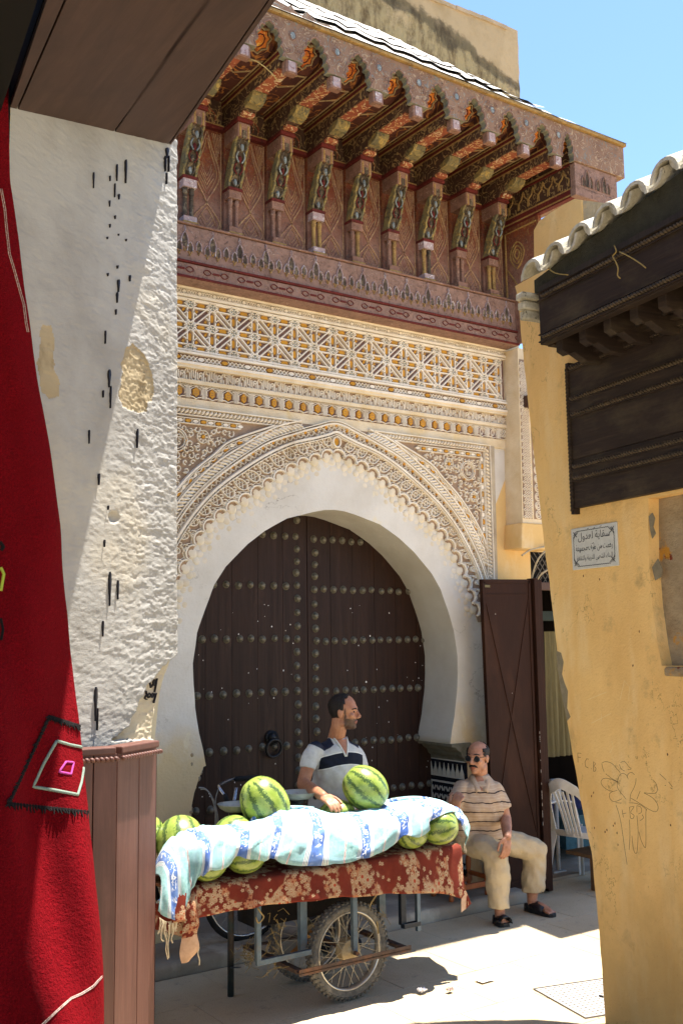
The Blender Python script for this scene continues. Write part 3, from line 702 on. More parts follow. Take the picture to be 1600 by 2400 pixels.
MP_lav = m_paint('lavender_paint', '#b09a99', '#9d8482', '#d2c8c6', '#8d6f6c', 24, 4, .2, '#8a7068', .4)
MP_ggrey = simple('grey_green_edge', '#8a8772', '#6f6e5e', 25, .85, .002, dirt='#5a5446')
def m_panel():
    t = NT('painted_panel', .75, .2); p = t.pos(); sx, sy, sz = t.sep(p)
    hi = t.mask(sz, 5.2, 5.6)
    g = t.mix(t.mask(t.noise(p, 8, 5, .65), .38, .66), t.mix(hi, '#8c6a5a', '#6b3624'), t.mix(hi, '#774d3f', '#82452a'))
    i = iso(t, t.mp(p, (1.6, 1, 1)), 15, 5, .13)
    c = t.mix(t.ma('MULTIPLY', i, .7), g, t.mix(hi, '#8a6a5a', '#8f6a3c'))
    c = t.mix(t.ma('MULTIPLY', t.mask(t.noise(p, 30, 5, .75), .5, .66), .55), c, '#463a38')
    c = t.mix(t.ma('MULTIPLY', t.mask(t.noise(p, 55, 4, .7), .55, .7), .45), c, '#9c7d72')
    t.color(c); return t.bump(t.ma('ADD', i, t.noise(p, 60, 4, .6)), .003).m
MP_panel = m_panel()
MP_rib = m_paint('rib_paint', '#ab8660', '#9c7868', '#c2a077', '#85604a', 26, 3, .15, '#7a5848', .4)

BAY = .3642; X0B = 3.44; NB = range(-1, 8); bx = lambda i: X0B+BAY*i
canopy = thing('carved_canopy', (4.4, 6.0, 4.575), 'carved and painted wooden canopy on brackets above the white stucco', 'canopy')
PYB = 6.45
b = MB(); b.box(2.7, 6.22, 6.448, 6.6, 4.9, 6.4); b.build('back_board', MP_panel, canopy)
# cornice
b = MB(); b.box(2.7, 6.215, 6.30, 6.5, 4.577, 4.69); b.box(2.7, 6.215, 6.315, 6.5, 4.708, 4.972); b.build('cornice', MP_strip, canopy, bevel=.006)
b = MB(); b.box(2.7, 6.22, 6.287, 6.30, 4.580, 4.598); b.box(2.7, 6.22, 6.287, 6.32, 4.692, 4.708); b.build('red_moulding', MP_red, canopy, bevel=.004)
b = MB(); b.box(2.7, 6.215, 6.30, 6.5, 4.975, 4.99); b.build('cornice_shelf', MP_pink, canopy, bevel=.004)
FCN = frame((0, 6.315, 0), (1, 0, 0), (0, 0, 1), (0, -1, 0)); FCB = frame((0, 6.30, 0), (1, 0, 0), (0, 0, 1), (0, -1, 0))
b = MB()
for i in range(26):
    u = 2.75+i*.137; b.strap(FCB, spl2([(u, 4.645), (u+.03, 4.665), (u+.06, 4.645), (u+.03, 4.625)], 3, True), .007, -.002, .006, closed=True)
    if i % 2: b.plate(FCB, [(u+.075, 4.638), (u+.125, 4.638), (u+.13, 4.645), (u+.125, 4.652), (u+.075, 4.652), (u+.07, 4.645)], -.002, .005)
b.build('cartouche_carving', MP_red, canopy, kind='stuff')
def archpts(c, z0, z1, w): return [(c-w, z0), (c-w*1.05, lerp(z0, z1, .5)), (c-w*.6, lerp(z0, z1, .8)), (c, z1), (c+w*.6, lerp(z0, z1, .8)), (c+w*1.05, lerp(z0, z1, .5)), (c+w, z0)]
UA = .2195
for i in range(16):
    u = 2.80+i*UA
    niche = MB(); A = [(u, 4.815, 4.915, .019), (u-.042, 4.785, 4.845, .015), (u+.042, 4.785, 4.845, .015), (u-.11, 4.80, 4.862, .015)]
    for c, z0, z1, w in A: niche.plate(FCN, archpts(c, z0, z1, w), -.002, .003, 0 if abs(c-u) != .042 else 1)
    for c, z0, z1, w in A:
        niche.strap(FCN, archpts(c, z0-.006, z1+.006, w+.006), .007, -.002, .012, 2)
        niche.strap(FCN, spl2([(c-w*1.3, z0), (c-w*.5, z0-.012), (c, z0-.034), (c+w*.5, z0-.012), (c+w*1.3, z0)], 3), .006, -.002, .009, 3)
    niche.strap(FCN, [(u, 4.92), (u+.008, 4.935), (u, 4.965), (u-.008, 4.935)], .006, -.002, .010, 2, closed=True)
    niche.build('honeycomb_niche', [MP_dgreen, MP_grey, MP_lav, MP_gold], canopy)
# bays
for i in range(-2, 8):
    xa, xb = bx(i)+.062, bx(i+1)-.062
    if xa < 2.7: continue
    xb = min(xb, 6.19); c, w = (xa+xb)/2, (xb-xa)/2
    FB = frame((0, PYB, 0), (1, 0, 0), (0, 0, 1), (0, -1, 0)); b = MB()
    for s in (-1, 1):
        for o, ww in ((0, .013), (.02, .007)):
            w2 = w*.9-o
            b.strap(FB, spl2([(c+s*.004, 5.79-o*1.5), (c+s*w2*.35, 5.68-o), (c+s*w2*.95, 5.50), (c+s*w2*.8, 5.40), (c+s*.012, 5.27+o), (c-s*.0, 5.235)] if o == 0 else [(c+s*.004, 5.74), (c+s*w2*.35, 5.64), (c+s*w2*.9, 5.49), (c+s*w2*.7, 5.41), (c+s*.01, 5.31)], 5), ww, -.002, .010)
            b.strap(FB, spl2([(c+s*.0, 5.235), (c+s*w2*.4, 5.19), (c+s*w2*.95, 5.11), (c+s*w2*.8, 5.05), (c+s*w2*.3, 5.0)], 5) if o == 0 else spl2([(c, 5.205), (c+s*w2*.45, 5.15), (c+s*w2*.85, 5.08)], 5), ww, -.002, .010)
        for k in range(5): b.strap(FB, [(c+s*w*.98, 5.78-.012*k-.06), (c+s*w*(.70-.03*k), 5.79-.022*k)] if 0 else [(c+s*w*(.86-.13*k), 5.79), (c+s*w*(.93-.05*k), 5.70-.028*k)], .007, -.002, .007)
        for k in range(4): b.strap(FB, spl2([(c, 5.34+.035*k), (c+s*w*.2, 5.385+.035*k), (c+s*w*(.48-.05*k), 5.44+.035*k)], 3), .007, -.002, .007)
        for k in range(3): b.strap(FB, spl2([(c, 5.01+.04*k), (c+s*w*.25, 5.05+.04*k), (c+s*w*(.5-.08*k), 5.09+.035*k)], 3), .006, -.002, .006)
        b.strap(FB, [(c+s*w*.97, 5.80), (c+s*w*.97, 5.0)], .008, -.002, .008)
    b.build('panel_ribs', MP_rib, canopy)
    b = MB(); b.box(xa-.01, xb+.01, 6.405, 6.46, 5.81, 5.838); b.build('red_moulding', MP_red, canopy)
    b = MB(); b.box(xa-.01, xb+.01, 6.41, 6.46, 5.839, 5.852); b.build('gold_moulding', MP_gold, canopy)
    b = MB(); b.box(xa-.004, xb+.004, 6.438, 6.46, 5.854, 6.05); b.build('frieze_board', MP_beam, canopy)
    b = MB(); F2 = frame((0, 6.438, 0), (1, 0, 0), (0, 0, 1), (0, -1, 0))
    b.strap(F2, spl2([(c-w*.5, 5.87), (c-w*.55, 5.93), (c-w*.2, 5.97), (c, 6.0), (c+w*.2, 5.97), (c+w*.55, 5.93), (c+w*.5, 5.87)], 4), .009, -.002, .006)
    b.strap(F2, spl2([(c-w*.15, 5.88), (c-w*.2, 5.92), (c, 5.95), (c+w*.2, 5.92), (c+w*.15, 5.88)], 4), .008, -.002, .006); b.build('frieze_ornament', MP_under, canopy)
# brackets
def profile_box(b, x0, x1, prof, m=0):   # (y,z) outline extruded across
    k = len(prof); b.add([(x0, y, z) for y, z in prof]+[(x1, y, z) for y, z in prof], [tuple(range(k)), tuple(range(2*k-1, k-1, -1))]+[(j, k+j, k+(j+1) % k, (j+1) % k) for j in range(k)], m)
for n_, i in enumerate(NB):
    x = bx(i); var = n_ % 3
    col = [MP_pink, MP_dgreen, MP_pink][(n_*2+1) % 3]
    b = MB(); b.box(x-.056, x+.056, 6.415, 6.452, 4.99, 5.82); b.build('pilaster_board', MP_panel, canopy)
    for s in (-1, 1):
        b = MB(); M = Matrix.Translation((x+s*.026, 6.375, 5.055)); b.lathe([(.02, 0), (.021, .012), (.016, .02), (.0155, .17), (.02, .178), (.02, .192), (.017, .2), (.022, .222)], M, 9)
        b.build('colonnette', col if rnd.random() < .8 else MP_gold, canopy, smooth=True)
    b = MB(); b.box(x-.052, x+.052, 6.342, 6.44, 5.275, 5.336, 0); b.box(x-.058, x+.058, 6.335, 6.44, 5.336, 5.357, 1); b.build('column_capital', [MP_pink if var else MP_lav, MP_red], canopy)
    b = MB(); b.box(x-.052, x+.052, 6.335, 6.44, 5.012, 5.055, 0); b.box(x-.06, x+.06, 6.322, 6.44, 4.992, 5.012, 2)
    for k in range(3): b.box(x-.045+k*.034, x-.023+k*.034, 6.3, 6.34, 5.012, 5.04, 0) if 0 else None
    b.build('column_foot', [MP_pink if var else MP_lav, MP_red, MP_gold], canopy, bevel=.003)
    # leaning S brackets
    prof = [(6.42, 5.357), (6.345, 5.357), (6.338, 5.40), (6.30, 5.45), (6.305, 5.48), (6.275, 5.53), (6.282, 5.56), (6.245, 5.62), (6.25, 5.65), (6.215, 5.69), (6.27, 5.69), (6.33, 5.6), (6.38, 5.50)]
    for s in (-1, 1):
        b = MB(); profile_box(b, x+s*.048-.009, x+s*.048+.009, prof); b.build('scroll_bracket', MP_green, canopy, bevel=.003)
    b = MB(); p2 = [(y+.022, z) for y, z in prof]; profile_box(b, x-.036, x+.036, p2); b.build('bracket_core', MP_dgreen, canopy)
    b = MB()
    for k in range(4):
        z = 5.40+k*.075; y = 6.345-.036*k
        b.ell((x, y, z), (.016, .012, .030), nu=8, nv=5, m=k % 3)
        for s in (-1, 1): b.tube(spl([(x+s*.012, y-.008, z-.03), (x+s*.034, y-.012, z+.01), (x+s*.02, y-.02, z+.05)], 4), .006, 5, m=(k+1) % 3)
    b.build('bracket_leaf', [MP_grey, MP_dgreen, MP_red], canopy, smooth=True)
    b = MB(); b.box(x-.052, x+.052, 6.205, 6.45, 5.69, 5.80, 0); b.box(x-.016, x+.016, 6.199, 6.3, 5.685, 5.745, 1); b.box(x-.04, x-.026, 6.2, 6.3, 5.69, 5.785, 2); b.box(x+.026, x+.04, 6.2, 6.3, 5.69, 5.785, 2)
    b.build('console', [MP_pink, MP_dgreen, MP_gold], canopy, bevel=.004)
    b = MB(); b.box(x-.064, x+.064, 6.188, 6.45, 5.803, 5.832); b.build('red_cap', MP_red, canopy, bevel=.003)
    b = MB(); profile_box(b, x-.056, x+.056, [(6.45, 5.834), (6.19, 5.834), (6.185, 5.86), (6.11, 5.862), (6.03, 5.872), (5.985, 5.90), (5.975, 5.932), (6.45, 5.932)]); lb = b.build('lower_beam', MP_beam, canopy, bevel=.004)
    b = MB(); b.box(x-.05, x+.05, 6.13, 6.186, 5.828, 5.858, 0); b.build('orange_scroll', MP_under, canopy, bevel=.008)
    b = MB(); profile_box(b, x-.0565, x+.0565, [(6.10, 5.8615), (6.03, 5.8705), (5.984, 5.899), (5.974, 5.931), (6.02, 5.931), (6.10, 5.90)]); b.build('scroll_end', MP_green, canopy)
    b = MB(); b.box(x-.058, x+.058, 5.60, 6.45, 5.934, 6.03); b.build('upper_beam', MP_beam, canopy, bevel=.004)
    b = MB(); b.box(x-.05, x+.05, 5.64, 5.96, 5.926, 5.935); b.build('beam_underside', MP_under, canopy)
    for s in (-1, 1):
        b = MB(); b.box(x+s*.061-.006, x+s*.061+.006, 5.57, 6.44, 6.012, 6.034); b.build('red_moulding', MP_red, canopy)
        b = MB(); b.box(x+s*.063-.006, x+s*.063+.006, 5.57, 6.44, 6.035, 6.046); b.box(x+s*.06-.004, x+s*.06+.004, 5.6, 6.44, 6.002, 6.0115); b.build('gold_moulding', MP_gold, canopy)
    b = MB(); b.box(x-.045, x+.045, 5.57, 6.44, 6.047, 6.20); b.build('coffer_rib', MP_coffer, canopy)
    b = MB(); b.box(x-.046, x+.046, 5.545, 5.60, 5.865, 5.953, 0); b.box(x-.03, x+.03, 5.538, 5.546, 5.875, 5.95, 1); b.build('beam_tip', [MP_pink, MP_lav], canopy, bevel=.005)
# coffers
b = MB(); b.box(2.7, 6.24, 5.57, 6.45, 6.2, 6.225); b.build('ceiling_boards', MP_coffer, canopy)
MP_cream = m_paint('cream_line_paint', '#b39a72', '#a08860', '#c7b28c', '#8a7250', 40, 4, .1, '#7d6a4c', .4)
for i in range(-2, 8):
    c = bx(i)+BAY/2
    if c < 2.7 or c > 6.2: continue
    pr = [(6.45, 6.058), (5.80, 6.062), (5.70, 6.098), (5.572, 6.186)]; w = .128
    b = MB(); b.grid([[Vector((c-w, y, z)), Vector((c+w, y, z))] for y, z in pr]); b.build('coffer_board', MP_coffer, canopy)
    ey = Vector((0, pr[3][0]-pr[1][0], pr[3][1]-pr[1][1])); el = ey.length; ey.normalize(); en = Vector((1, 0, 0)).cross(ey); en = en if en.z < 0 else -en
    FU = frame((c, pr[1][0], pr[1][1]+.0), (1, 0, 0), ey, en)
    b = MB(); b.plate(FU, [(.072*r*math.cos(k*PI/8), el*.52+.085*r*math.sin(k*PI/8)) for k in range(16) for r in [(1.0 if k % 2 else .78)]], -.03, .022, 0)
    b.strap(FU, [(.088*r*math.cos(k*PI/8), el*.52+.102*r*math.sin(k*PI/8)) for k in range(16) for r in [(1.0 if k % 2 else .8)]], .010, -.03, .026, 1, closed=True)
    b.strap(FU, [(.04*math.cos(k*PI/5), el*.52+.05*math.sin(k*PI/5)) for k in range(10)], .010, .02, .026, 2, closed=True)
    b.build('coffer_star', [MP_star, MP_cream, MP_red], canopy)
    FD_ = frame((c, 5.8, 6.06), (1, 0, 0), (0, 1, 0), (0, 0, -1)); b = MB()
    for q in ([(-.105, .01), (-.105, .62)], [(.105, .01), (.105, .62)], [(-.105, .02), (-.05, .035), (0, .07), (.05, .035), (.105, .02)], [(-.1, .16), (0, .24), (.1, .16)]): b.strap(FD_, q, .011, -.006, .006)
    b.build('coffer_line', MP_cream, canopy)
# fascia with its lobed openings
FA = frame((0, 5.53, 0), (1, 0, 0), (0, 0, 1), (0, -1, 0))
hl = [(.098, 5.955), (.112, 5.985), (.100, 6.012), (.084, 6.02), (.096, 6.045), (.09, 6.075), (.066, 6.083), (.072, 6.108), (.058, 6.13), (.036, 6.128), (.034, 6.15), (.0, 6.172)]
lob = [(d, z) for d, z in hl]+[(-d, z) for d, z in hl[::-1][1:]]
for i in range(-2, 8):
    xa, xb = bx(i), bx(i+1)
    if i == 7: xb = 6.17
    c = (xa+bx(i+1))/2 if i < 7 else (xa+.06+6.14)/2
    if xa < 2.3: continue
    sc_ = 1 if i < 7 else .62
    out = [(xa, 6.235), (xa, 5.955)]+[(c-d*sc_, z) for d, z in lob]+[(xb, 5.955), (xb, 6.235)]
    b = MB(); k = len(out); vs = [at(FA, u, v, 0) for u, v in out]+[at(FA, u, v, -.05) for u, v in out]
    b.add(vs, [tuple(range(k))], 0); b.add(vs, [tuple(range(2*k-1, k-1, -1))], 1); b.add(vs, [(j, k+j, k+(j+1) % k, (j+1) % k) for j in range(k)], 1)
    b.strap(FA, [(c-d*sc_*1.06, z+.008) for d, z in lob], .010, -.001, .006, 2)
    b.strap(FA, spl2([(xa-.028, 6.13), (xa, 6.165), (xa+.028, 6.13), (xa, 6.095)], 4, True), .008, -.001, .006, 2, closed=True)
    b.plate(FA, [(xa+.019*math.cos(q*PI/5), 6.13+.026*math.sin(q*PI/5)) for q in range(10)], -.001, .005, 3)
    for q in range(16):
        a = rnd.uniform(0, 6.28); cx, cz, r = rnd.uniform(xa+.02, xb-.02), rnd.uniform(5.98, 6.21), rnd.uniform(.012, .02)
        if abs(cx-c) < .118*sc_ and cz < 6.185: continue
        b.strap(FA, [(cx+r*(1-.08*s)*math.cos(a+s*.7), cz+r*(1-.08*s)*math.sin(a+s*.7)) for s in range(8)], .006, -.001, .005, 2)
    b.build('fascia_board', [MP_fascia, MP_ggrey, MP_strip, MP_grey], canopy)
b = MB(); b.box(6.172, 6.79, 5.53, 5.58, 5.958, 6.235); b.build('fascia_end', MP_fascia, canopy, bevel=.004)
b = MB(); b.box(6.185, 6.70, 5.545, 5.6, 5.745, 5.955); b.box(6.18, 6.66, 5.54, 5.6, 5.67, 5.742); b.build('lower_fascia', MP_strip, canopy, bevel=.004)
b = MB(); FL = frame((0, 5.545, 0), (1, 0, 0), (0, 0, 1), (0, -1, 0))
for u, z1, w in ((6.32, 5.91, .02), (6.37, 5.86, .014), (6.275, 5.85, .014), (6.45, 5.86, .016), (6.53, 5.90, .02), (6.58, 5.85, .014)): b.plate(FL, archpts(u, 5.77, z1, w), -.001, .004, 0); b.strap(FL, archpts(u, 5.765, z1+.006, w+.005), .008, -.001, .012, 1)
b.build('honeycomb_niche', [MP_dgreen, MP_strip], canopy)
b = MB(); b.box(2.5, 6.80, 5.505, 5.60, 6.238, 6.262); b.build('fascia_rim', MP_gold, canopy, bevel=.004)
b = MB(); b.box(6.70, 6.79, 5.58, 6.6, 5.958, 6.235); b.build('canopy_end_board', MP_fascia, canopy)
top = [(2.5, 6.36), (3.30, 6.35), (3.40, 6.325), (3.43, 6.352), (3.46, 6.315), (3.52, 6.305), (3.555, 6.35), (3.60, 6.32), (3.66, 6.30), (3.74, 6.31), (3.83, 6.285), (3.9, 6.29), (4.1, 6.268), (4.2, 6.264)]
b = MB(); b.plate(FA, [(2.5, 6.262)]+top[:0]+[(4.2, 6.2625)]+top[::-1][1:], -.04, .0); b.build('cresting', MP_fascia, canopy)
# right cheek
FK_ = frame((6.2, 0, 0), (0, 1, 0), (0, 0, 1), (-1, 0, 0))
b = MB(); b.box(6.2, 6.235, 5.6, 6.45, 5.74, 6.2); b.build('cheek_frieze', MP_beam, canopy)
b = MB(); b.box(6.19, 6.24, 5.59, 6.45, 5.952, 5.972, 0); b.box(6.185, 6.24, 5.59, 6.45, 5.70, 5.738, 0); b.box(6.188, 6.24, 5.6, 6.45, 5.67, 5.685, 0); b.build('red_moulding', MP_red, canopy, bevel=.003)
b = MB(); b.box(6.188, 6.24, 5.59, 6.45, 5.974, 5.986); b.box(6.184, 6.24, 5.59, 6.45, 5.74, 5.752); b.box(6.19, 6.24, 5.6, 6.45, 5.686, 5.699); b.build('gold_moulding', MP_gold, canopy)
b = MB()
for k in range(7):
    u = 6.40-k*.12
    b.strap(FK_, spl2([(u+.05, 5.78), (u+.055, 5.84), (u+.02, 5.87), (u, 5.93), (u-.02, 5.87), (u-.055, 5.84), (u-.05, 5.78)], 3), .010, -.001, .010)
b.build('cheek_ornament', MP_gold, canopy)
b = MB(); b.box(6.2, 6.24, 6.0, 6.46, 4.6, 5.668); b.build('cheek_board', MP_panel, canopy)
b = MB()
for P in ([(6.02, 5.62), (6.40, 5.62), (6.40, 4.65)],): b.strap(FK_, P, .016, -.001, .012)
for r in (.11, .075, .04): b.strap(FK_, spl2([(6.26-r*.8, 5.40), (6.26, 5.40+r), (6.26+r*.8, 5.40), (6.26, 5.40-r*1.2)], 4, True), .011, -.001, .010, closed=True)
b.strap(FK_, [(6.38, 5.28), (6.22, 5.05), (6.1, 4.9)], .012, -.001, .01); b.strap(FK_, [(6.10, 5.28), (6.25, 5.05)], .012, -.001, .01); b.build('cheek_ribs', MP_gold, canopy)
# roof sheet rising to the wall behind
M_roof = simple('bleached_roof_sheet', '#cfc8bd', '#b5ada1', 6, .8, .004, dirt='#8f877b', stretch=(1, .3, .3))
bk = [PY(620, -40, 7.29), PY(740, 12, 7.29), PY(900, 76, 7.29), PY(1050, 152, 7.29), PY(1195, 241, 7.29)]
fr = [(2.4, 5.5, 6.266), (3.4, 5.5, 6.266), (4.3, 5.5, 6.266), (5.2, 5.5, 6.266), (6.2, 5.5, 6.266)]
rows = []
for t_ in [k/10 for k in range(11)]:
    r = []
    for j in range(41):
        q = j/10; a = min(int(q), 3); f = q-a; A = Vector(fr[a]).lerp(Vector(fr[a+1]), f); B = bk[a].lerp(bk[a+1], f); p = A.lerp(B, t_); p.z += .012*math.sin(j*2.4+t_)*(1 if .05 < t_ < .95 else 0)+.006*noise.noise((j*.8, t_*9, 0)); r.append(p)
    rows.append(r)
b = MB(); b.grid(rows); k = rows[-1][-1]
b.add([rows[0][-1], (6.8, 5.5, 6.266), (7.0, 6.0, 6.27), (7.0, 7.29, 6.28), rows[-1][-1]], [(0, 1, 2, 3, 4)])  # hidden right end, widened so its shadow reaches further
b.build('roof', M_roof, canopy)
for r_ in range(3):   # loose sheets and boards on the roof
    b = MB(); t0, t1 = .1+.27*r_, .34+.27*r_
    rr = [[rows[int(t0*10)][j]+Vector((0, 0, .03)) for j in range(2+r_, 38-2*r_)], [rows[int(t1*10)][j]+Vector((0, 0, .018+.02*noise.noise((j*.7, r_, 1)))) for j in range(2+r_, 38-2*r_)]]
    b.grid(rr); b.build('roof_sheet', M_roof, canopy)
b = MB(); twig = [PY(*p, 5.58) for p in ((571, 133), (600, 143), (622, 158), (640, 175), (650, 190))]
b.tube(twig, .004, 5)
tag(b.build('dry_twig', simple('dry_straw', '#b59f6a', '#9a824f', 30, .9, 0), smooth=True), 'dry pale twig hanging across the second carved beam of the canopy', 'twig')

# ------------------------------------------------------------------ taller house behind the canopy roof
ub = thing('tan_building', (5.5, 7.3, 0), 'weathered tan building rising behind the canopy roof, plaster flaking off', 'building')
def m_old():
    t = NT('weathered_tan_plaster', .95, .1); p = t.pos(); sx, sy, sz = t.sep(p)
    edge = t.ma('ADD', t.ma('SUBTRACT', sz, t.ma('MULTIPLY', sx, -.27)), t.ma('MULTIPLY', t.noise(p, 1.6, 6, .65), .7))
    up = t.mask(edge, 10.15, 10.22)
    low = t.mix(t.mask(t.noise(t.mp(p, (1, 1, .3)), 8, 7, .75), .42, .6), '#a8966f', '#6b5a41')
    low = t.mix(t.mask(t.noise(p, 5, 6, .7), .55, .7), low, '#b8a27c')
    hi = t.mix(t.mask(t.noise(p, 4, 5, .6), .45, .65), '#b09a78', '#a38d6a')
    c = t.mix(up, low, hi)
    c = t.mix(t.ma('MULTIPLY', t.band(edge, 10.09, 10.2, .05), .65), c, '#453f35')
    t.color(c)
    return t.bump(t.ma('ADD', t.ma('MULTIPLY', t.noise(t.mp(p, (1, 1, .6)), 12, 7, .7), t.mix(up, (1, 1, 1), (.25, .25, .25))), t.ma('MULTIPLY', up, .5)), .05).m
p1 = PY(1212, 72, 7.3); p2 = PY(940, -33, 7.3); p3 = PY(1219, 246, 7.3)
b = MB(); n = 24; F7 = frame((0, 7.3, 0), (1, 0, 0), (0, 0, 1), (0, -1, 0))
rg = [(p1.x+.012*noise.noise((k*.9, 0, 4)), lerp(p1.z, 6.2, k/n)) for k in range(n+1)]
tp = [(lerp(3.2, p1.x, k/n), p1.z+(p2.z-p1.z)/(p2.x-p1.x)*(lerp(3.2, p1.x, k/n)-p1.x)+.02*noise.noise((k*.8, 1, 0))) for k in range(n)]
b.plate(F7, tp+rg+[(3.2, 6.2)], -3, 0); b.build('wall', m_old(), ub)
b = MB()
for k in range(n-1): b.fbox(F7, tp[k][0], tp[k+1][0]+.001, tp[k][1]-.03, tp[k][1]+.012, -.3, .018+.008*noise.noise((k*.7, 3, 3)))
b.build('coping', simple('coping_plaster', '#ab967a', '#94805f', 6, .9, .01), ub)

# ------------------------------------------------------------------ left: rough whitewashed wall, soffit, boarded base
aL = rad(30); FLW = frame((2.553, 5.4, 0), (math.cos(aL), math.sin(aL), 0), (0, 0, 1), (math.sin(aL), -math.cos(aL), 0))
def LW(x, y): p = PN(x, y, FLW[0], FLW[3])-FLW[0]; return (p.dot(FLW[1]), p.z)
lw = thing('whitewashed_wall', FLW[0], 'rough whitewashed wall on the left with flaking plaster and black paint drips', 'wall')
def m_white_rough():
    t = NT('flaking_whitewash', .95, .1); p = t.pos()
    c = t.mix(t.mask(t.noise(p, 2.4, 6, .6), .4, .7), '#aaa7a0', '#97938b')
    c = t.mix(t.mask(t.noise(t.mp(p, (1, 1, .7)), 3.4, 7, .66), .74, .78), c, '#b09c78')
    c = t.mix(t.mask(t.noise(p, 1.5, 5, .6), .52, .75), c, '#b9b09d')
    t.color(c); return t.bump(t.noise(t.mp(p, (1, 1, 1.7)), 75, 5, .65), .0022).m
M_lw = m_white_rough()
M_lwtan = m_plaster('bare_tan_render', '#ab9b7c', '#9c8a6a', '#8f7f62', 5, .006, 160)
M_lwflare = m_plaster('patched_render', '#c2b59c', '#b3a488', '#a8926a', 2, .008, 60)
POLY_patch = [LW(*p) for p in ((297, 815), (310, 806), (322, 815), (334, 830), (345, 850), (358, 880), (362, 915), (356, 938), (345, 945), (343, 965), (325, 968), (310, 962), (290, 955), (283, 930), (286, 880), (290, 840))]
POLY_left = [LW(*p) for p in ((98, 762), (120, 765), (126, 800), (128, 870), (142, 905), (138, 930), (118, 935), (95, 915), (88, 860), (92, 800))]
POLY_flare = [LW(*p) for p in ((425, 1525), (412, 1540), (395, 1553), (375, 1572), (352, 1600), (335, 1630), (322, 1655), (310, 1690), (290, 1715), (260, 1735), (430, 1735))]
def inpoly(P, u, v):
    c = False
    for (a, b_), (c_, d) in zip(P, P[1:]+P[:1]):
        if (b_ > v) != (d > v) and u < (c_-a)*(v-b_)/(d-b_)+a: c = not c
    return c
edge_px = [(421, 330), (421, 500), (420, 640), (422, 800), (421, 1100), (421, 1300), (420, 1530), (408, 1560), (394, 1600), (380, 1650), (369, 1700), (366, 1760)]
EDGE = sorted([(LW(*p)[1], LW(*p)[0]) for p in edge_px])
hole = LW(268, 1212)
b = MB(); NU, NVV = 190, 600; zb, zt = 1.47, 5.06; uL = -1.42
rows = []; hm = {}
for j in range(NVV+1):
    z = lerp(zb, zt, j/NVV); ue = interp(EDGE, z)+.006*noise.noise((z*9, 0, 5)); r = []
    for i in range(NU+1):
        u = lerp(uL, ue, (i/NU)**.85); q = Vector((u*1.0, z*1.0, 0))
        rough = .35+.65*min(1, max(0, (u+.62)/.35))
        h = .0011*noise.noise((u*11, z*26, 1.5))+.0016*noise.noise((u*24, z*60, 7))*(.4+rough)+.0011*noise.noise((u*60, z*120, 5))*rough
        s = noise.noise((u*9, z*21, 20))+.6*noise.noise((u*26, z*66, 21)); h += -.0026*max(0, min(1, (s-.12)*22))*rough
        s2 = noise.noise((u*7, z*15, 40))+.5*noise.noise((u*24, z*52, 41)); h += .0026*max(0, min(1, (s2-.2)*22))*rough
        h += .004*noise.noise((u*1.6, z*1.2, 3))
        uu, zz = u+.022*noise.noise((u*19, z*19, 9)), z+.012*noise.noise((u*25, z*25, 12))
        m = 0
        if inpoly(POLY_patch, uu, zz): m = 1; h += -.008+.004*noise.noise((u*60, z*60, 2))
        elif inpoly(POLY_left, uu, zz): m = 1; h += -.003
        elif inpoly(POLY_flare, uu, zz): m = 2; h += -.028*min(1, 1)
        d = math.hypot((u-hole[0])/.05, (z-hole[1])/.035)
        if d < 1: h -= .03*(1-d*d)
        h -= .03*max(0, 1-(ue-u)/.03)**2*(1 if z > 2.2 else .4)
        hm[(j, i)] = m; r.append(at(FLW, u, z, h))
    rows.append(r)
b.grid(rows)
k = 0
for j in range(NVV):
    for i in range(NU): b.m[k] = hm[(j, i)]; k += 1
nu = NU+1; e0 = [rows[j][-1] for j in range(NVV+1)]
b.grid([[p, p+Vector((-math.sin(aL)*.35, math.cos(aL)*.35, 0))] for p in e0[::6]])
lwall = b.build('plaster_face', [M_lw, M_lwtan, M_lwflare], lw, smooth=True, fix=False)
b = MB(); b.plate(FLW, [(-3.2, 0), (-.13, 0), (-.13, 1.5), (-.05, 2.0), (-.05, 5.0), (-3.2, 5.0)], -.5, -.06); b.plate(FLW, [(-3.2, 0), (uL+.01, 0), (uL+.01, 5), (-3.2, 5)], -.055, .0); b.build('masonry', M_lwflare, lw)
M_drip = simple('black_paint', '#1a1622', '#0f0d14', 40, .45, .001, .4)
b = MB()
drips = [(293, 374, 430, 6), (272, 385, 425, 4), (267, 430, 463, 3), (217, 404, 442, 4), (256, 412, 425, 3), (277, 455, 468, 5), (255, 470, 485, 3), (268, 505, 514, 4), (256, 525, 534, 3), (276, 548, 553, 3), (250, 555, 561, 3), (294, 560, 566, 3), (274, 622, 630, 4), (251, 640, 648, 4), (303, 645, 660, 4), (276, 655, 685, 8), (273, 685, 710, 5), (270, 725, 738, 3), (245, 775, 806, 3), (254, 866, 908, 11), (257, 905, 957, 4), (240, 915, 932, 3), (207, 1008, 1040, 2), (230, 1110, 1137, 6), (320, 1005, 1050, 5), (252, 1185, 1195, 3), (243, 1265, 1282, 3), (255, 1340, 1420, 8), (274, 1360, 1405, 5), (239, 1455, 1492, 5), (222, 1610, 1690, 9), (226, 1660, 1712, 4), (390, 346, 372, 13), (386, 365, 402, 4), (394, 365, 403, 4), (389, 405, 432, 3)]
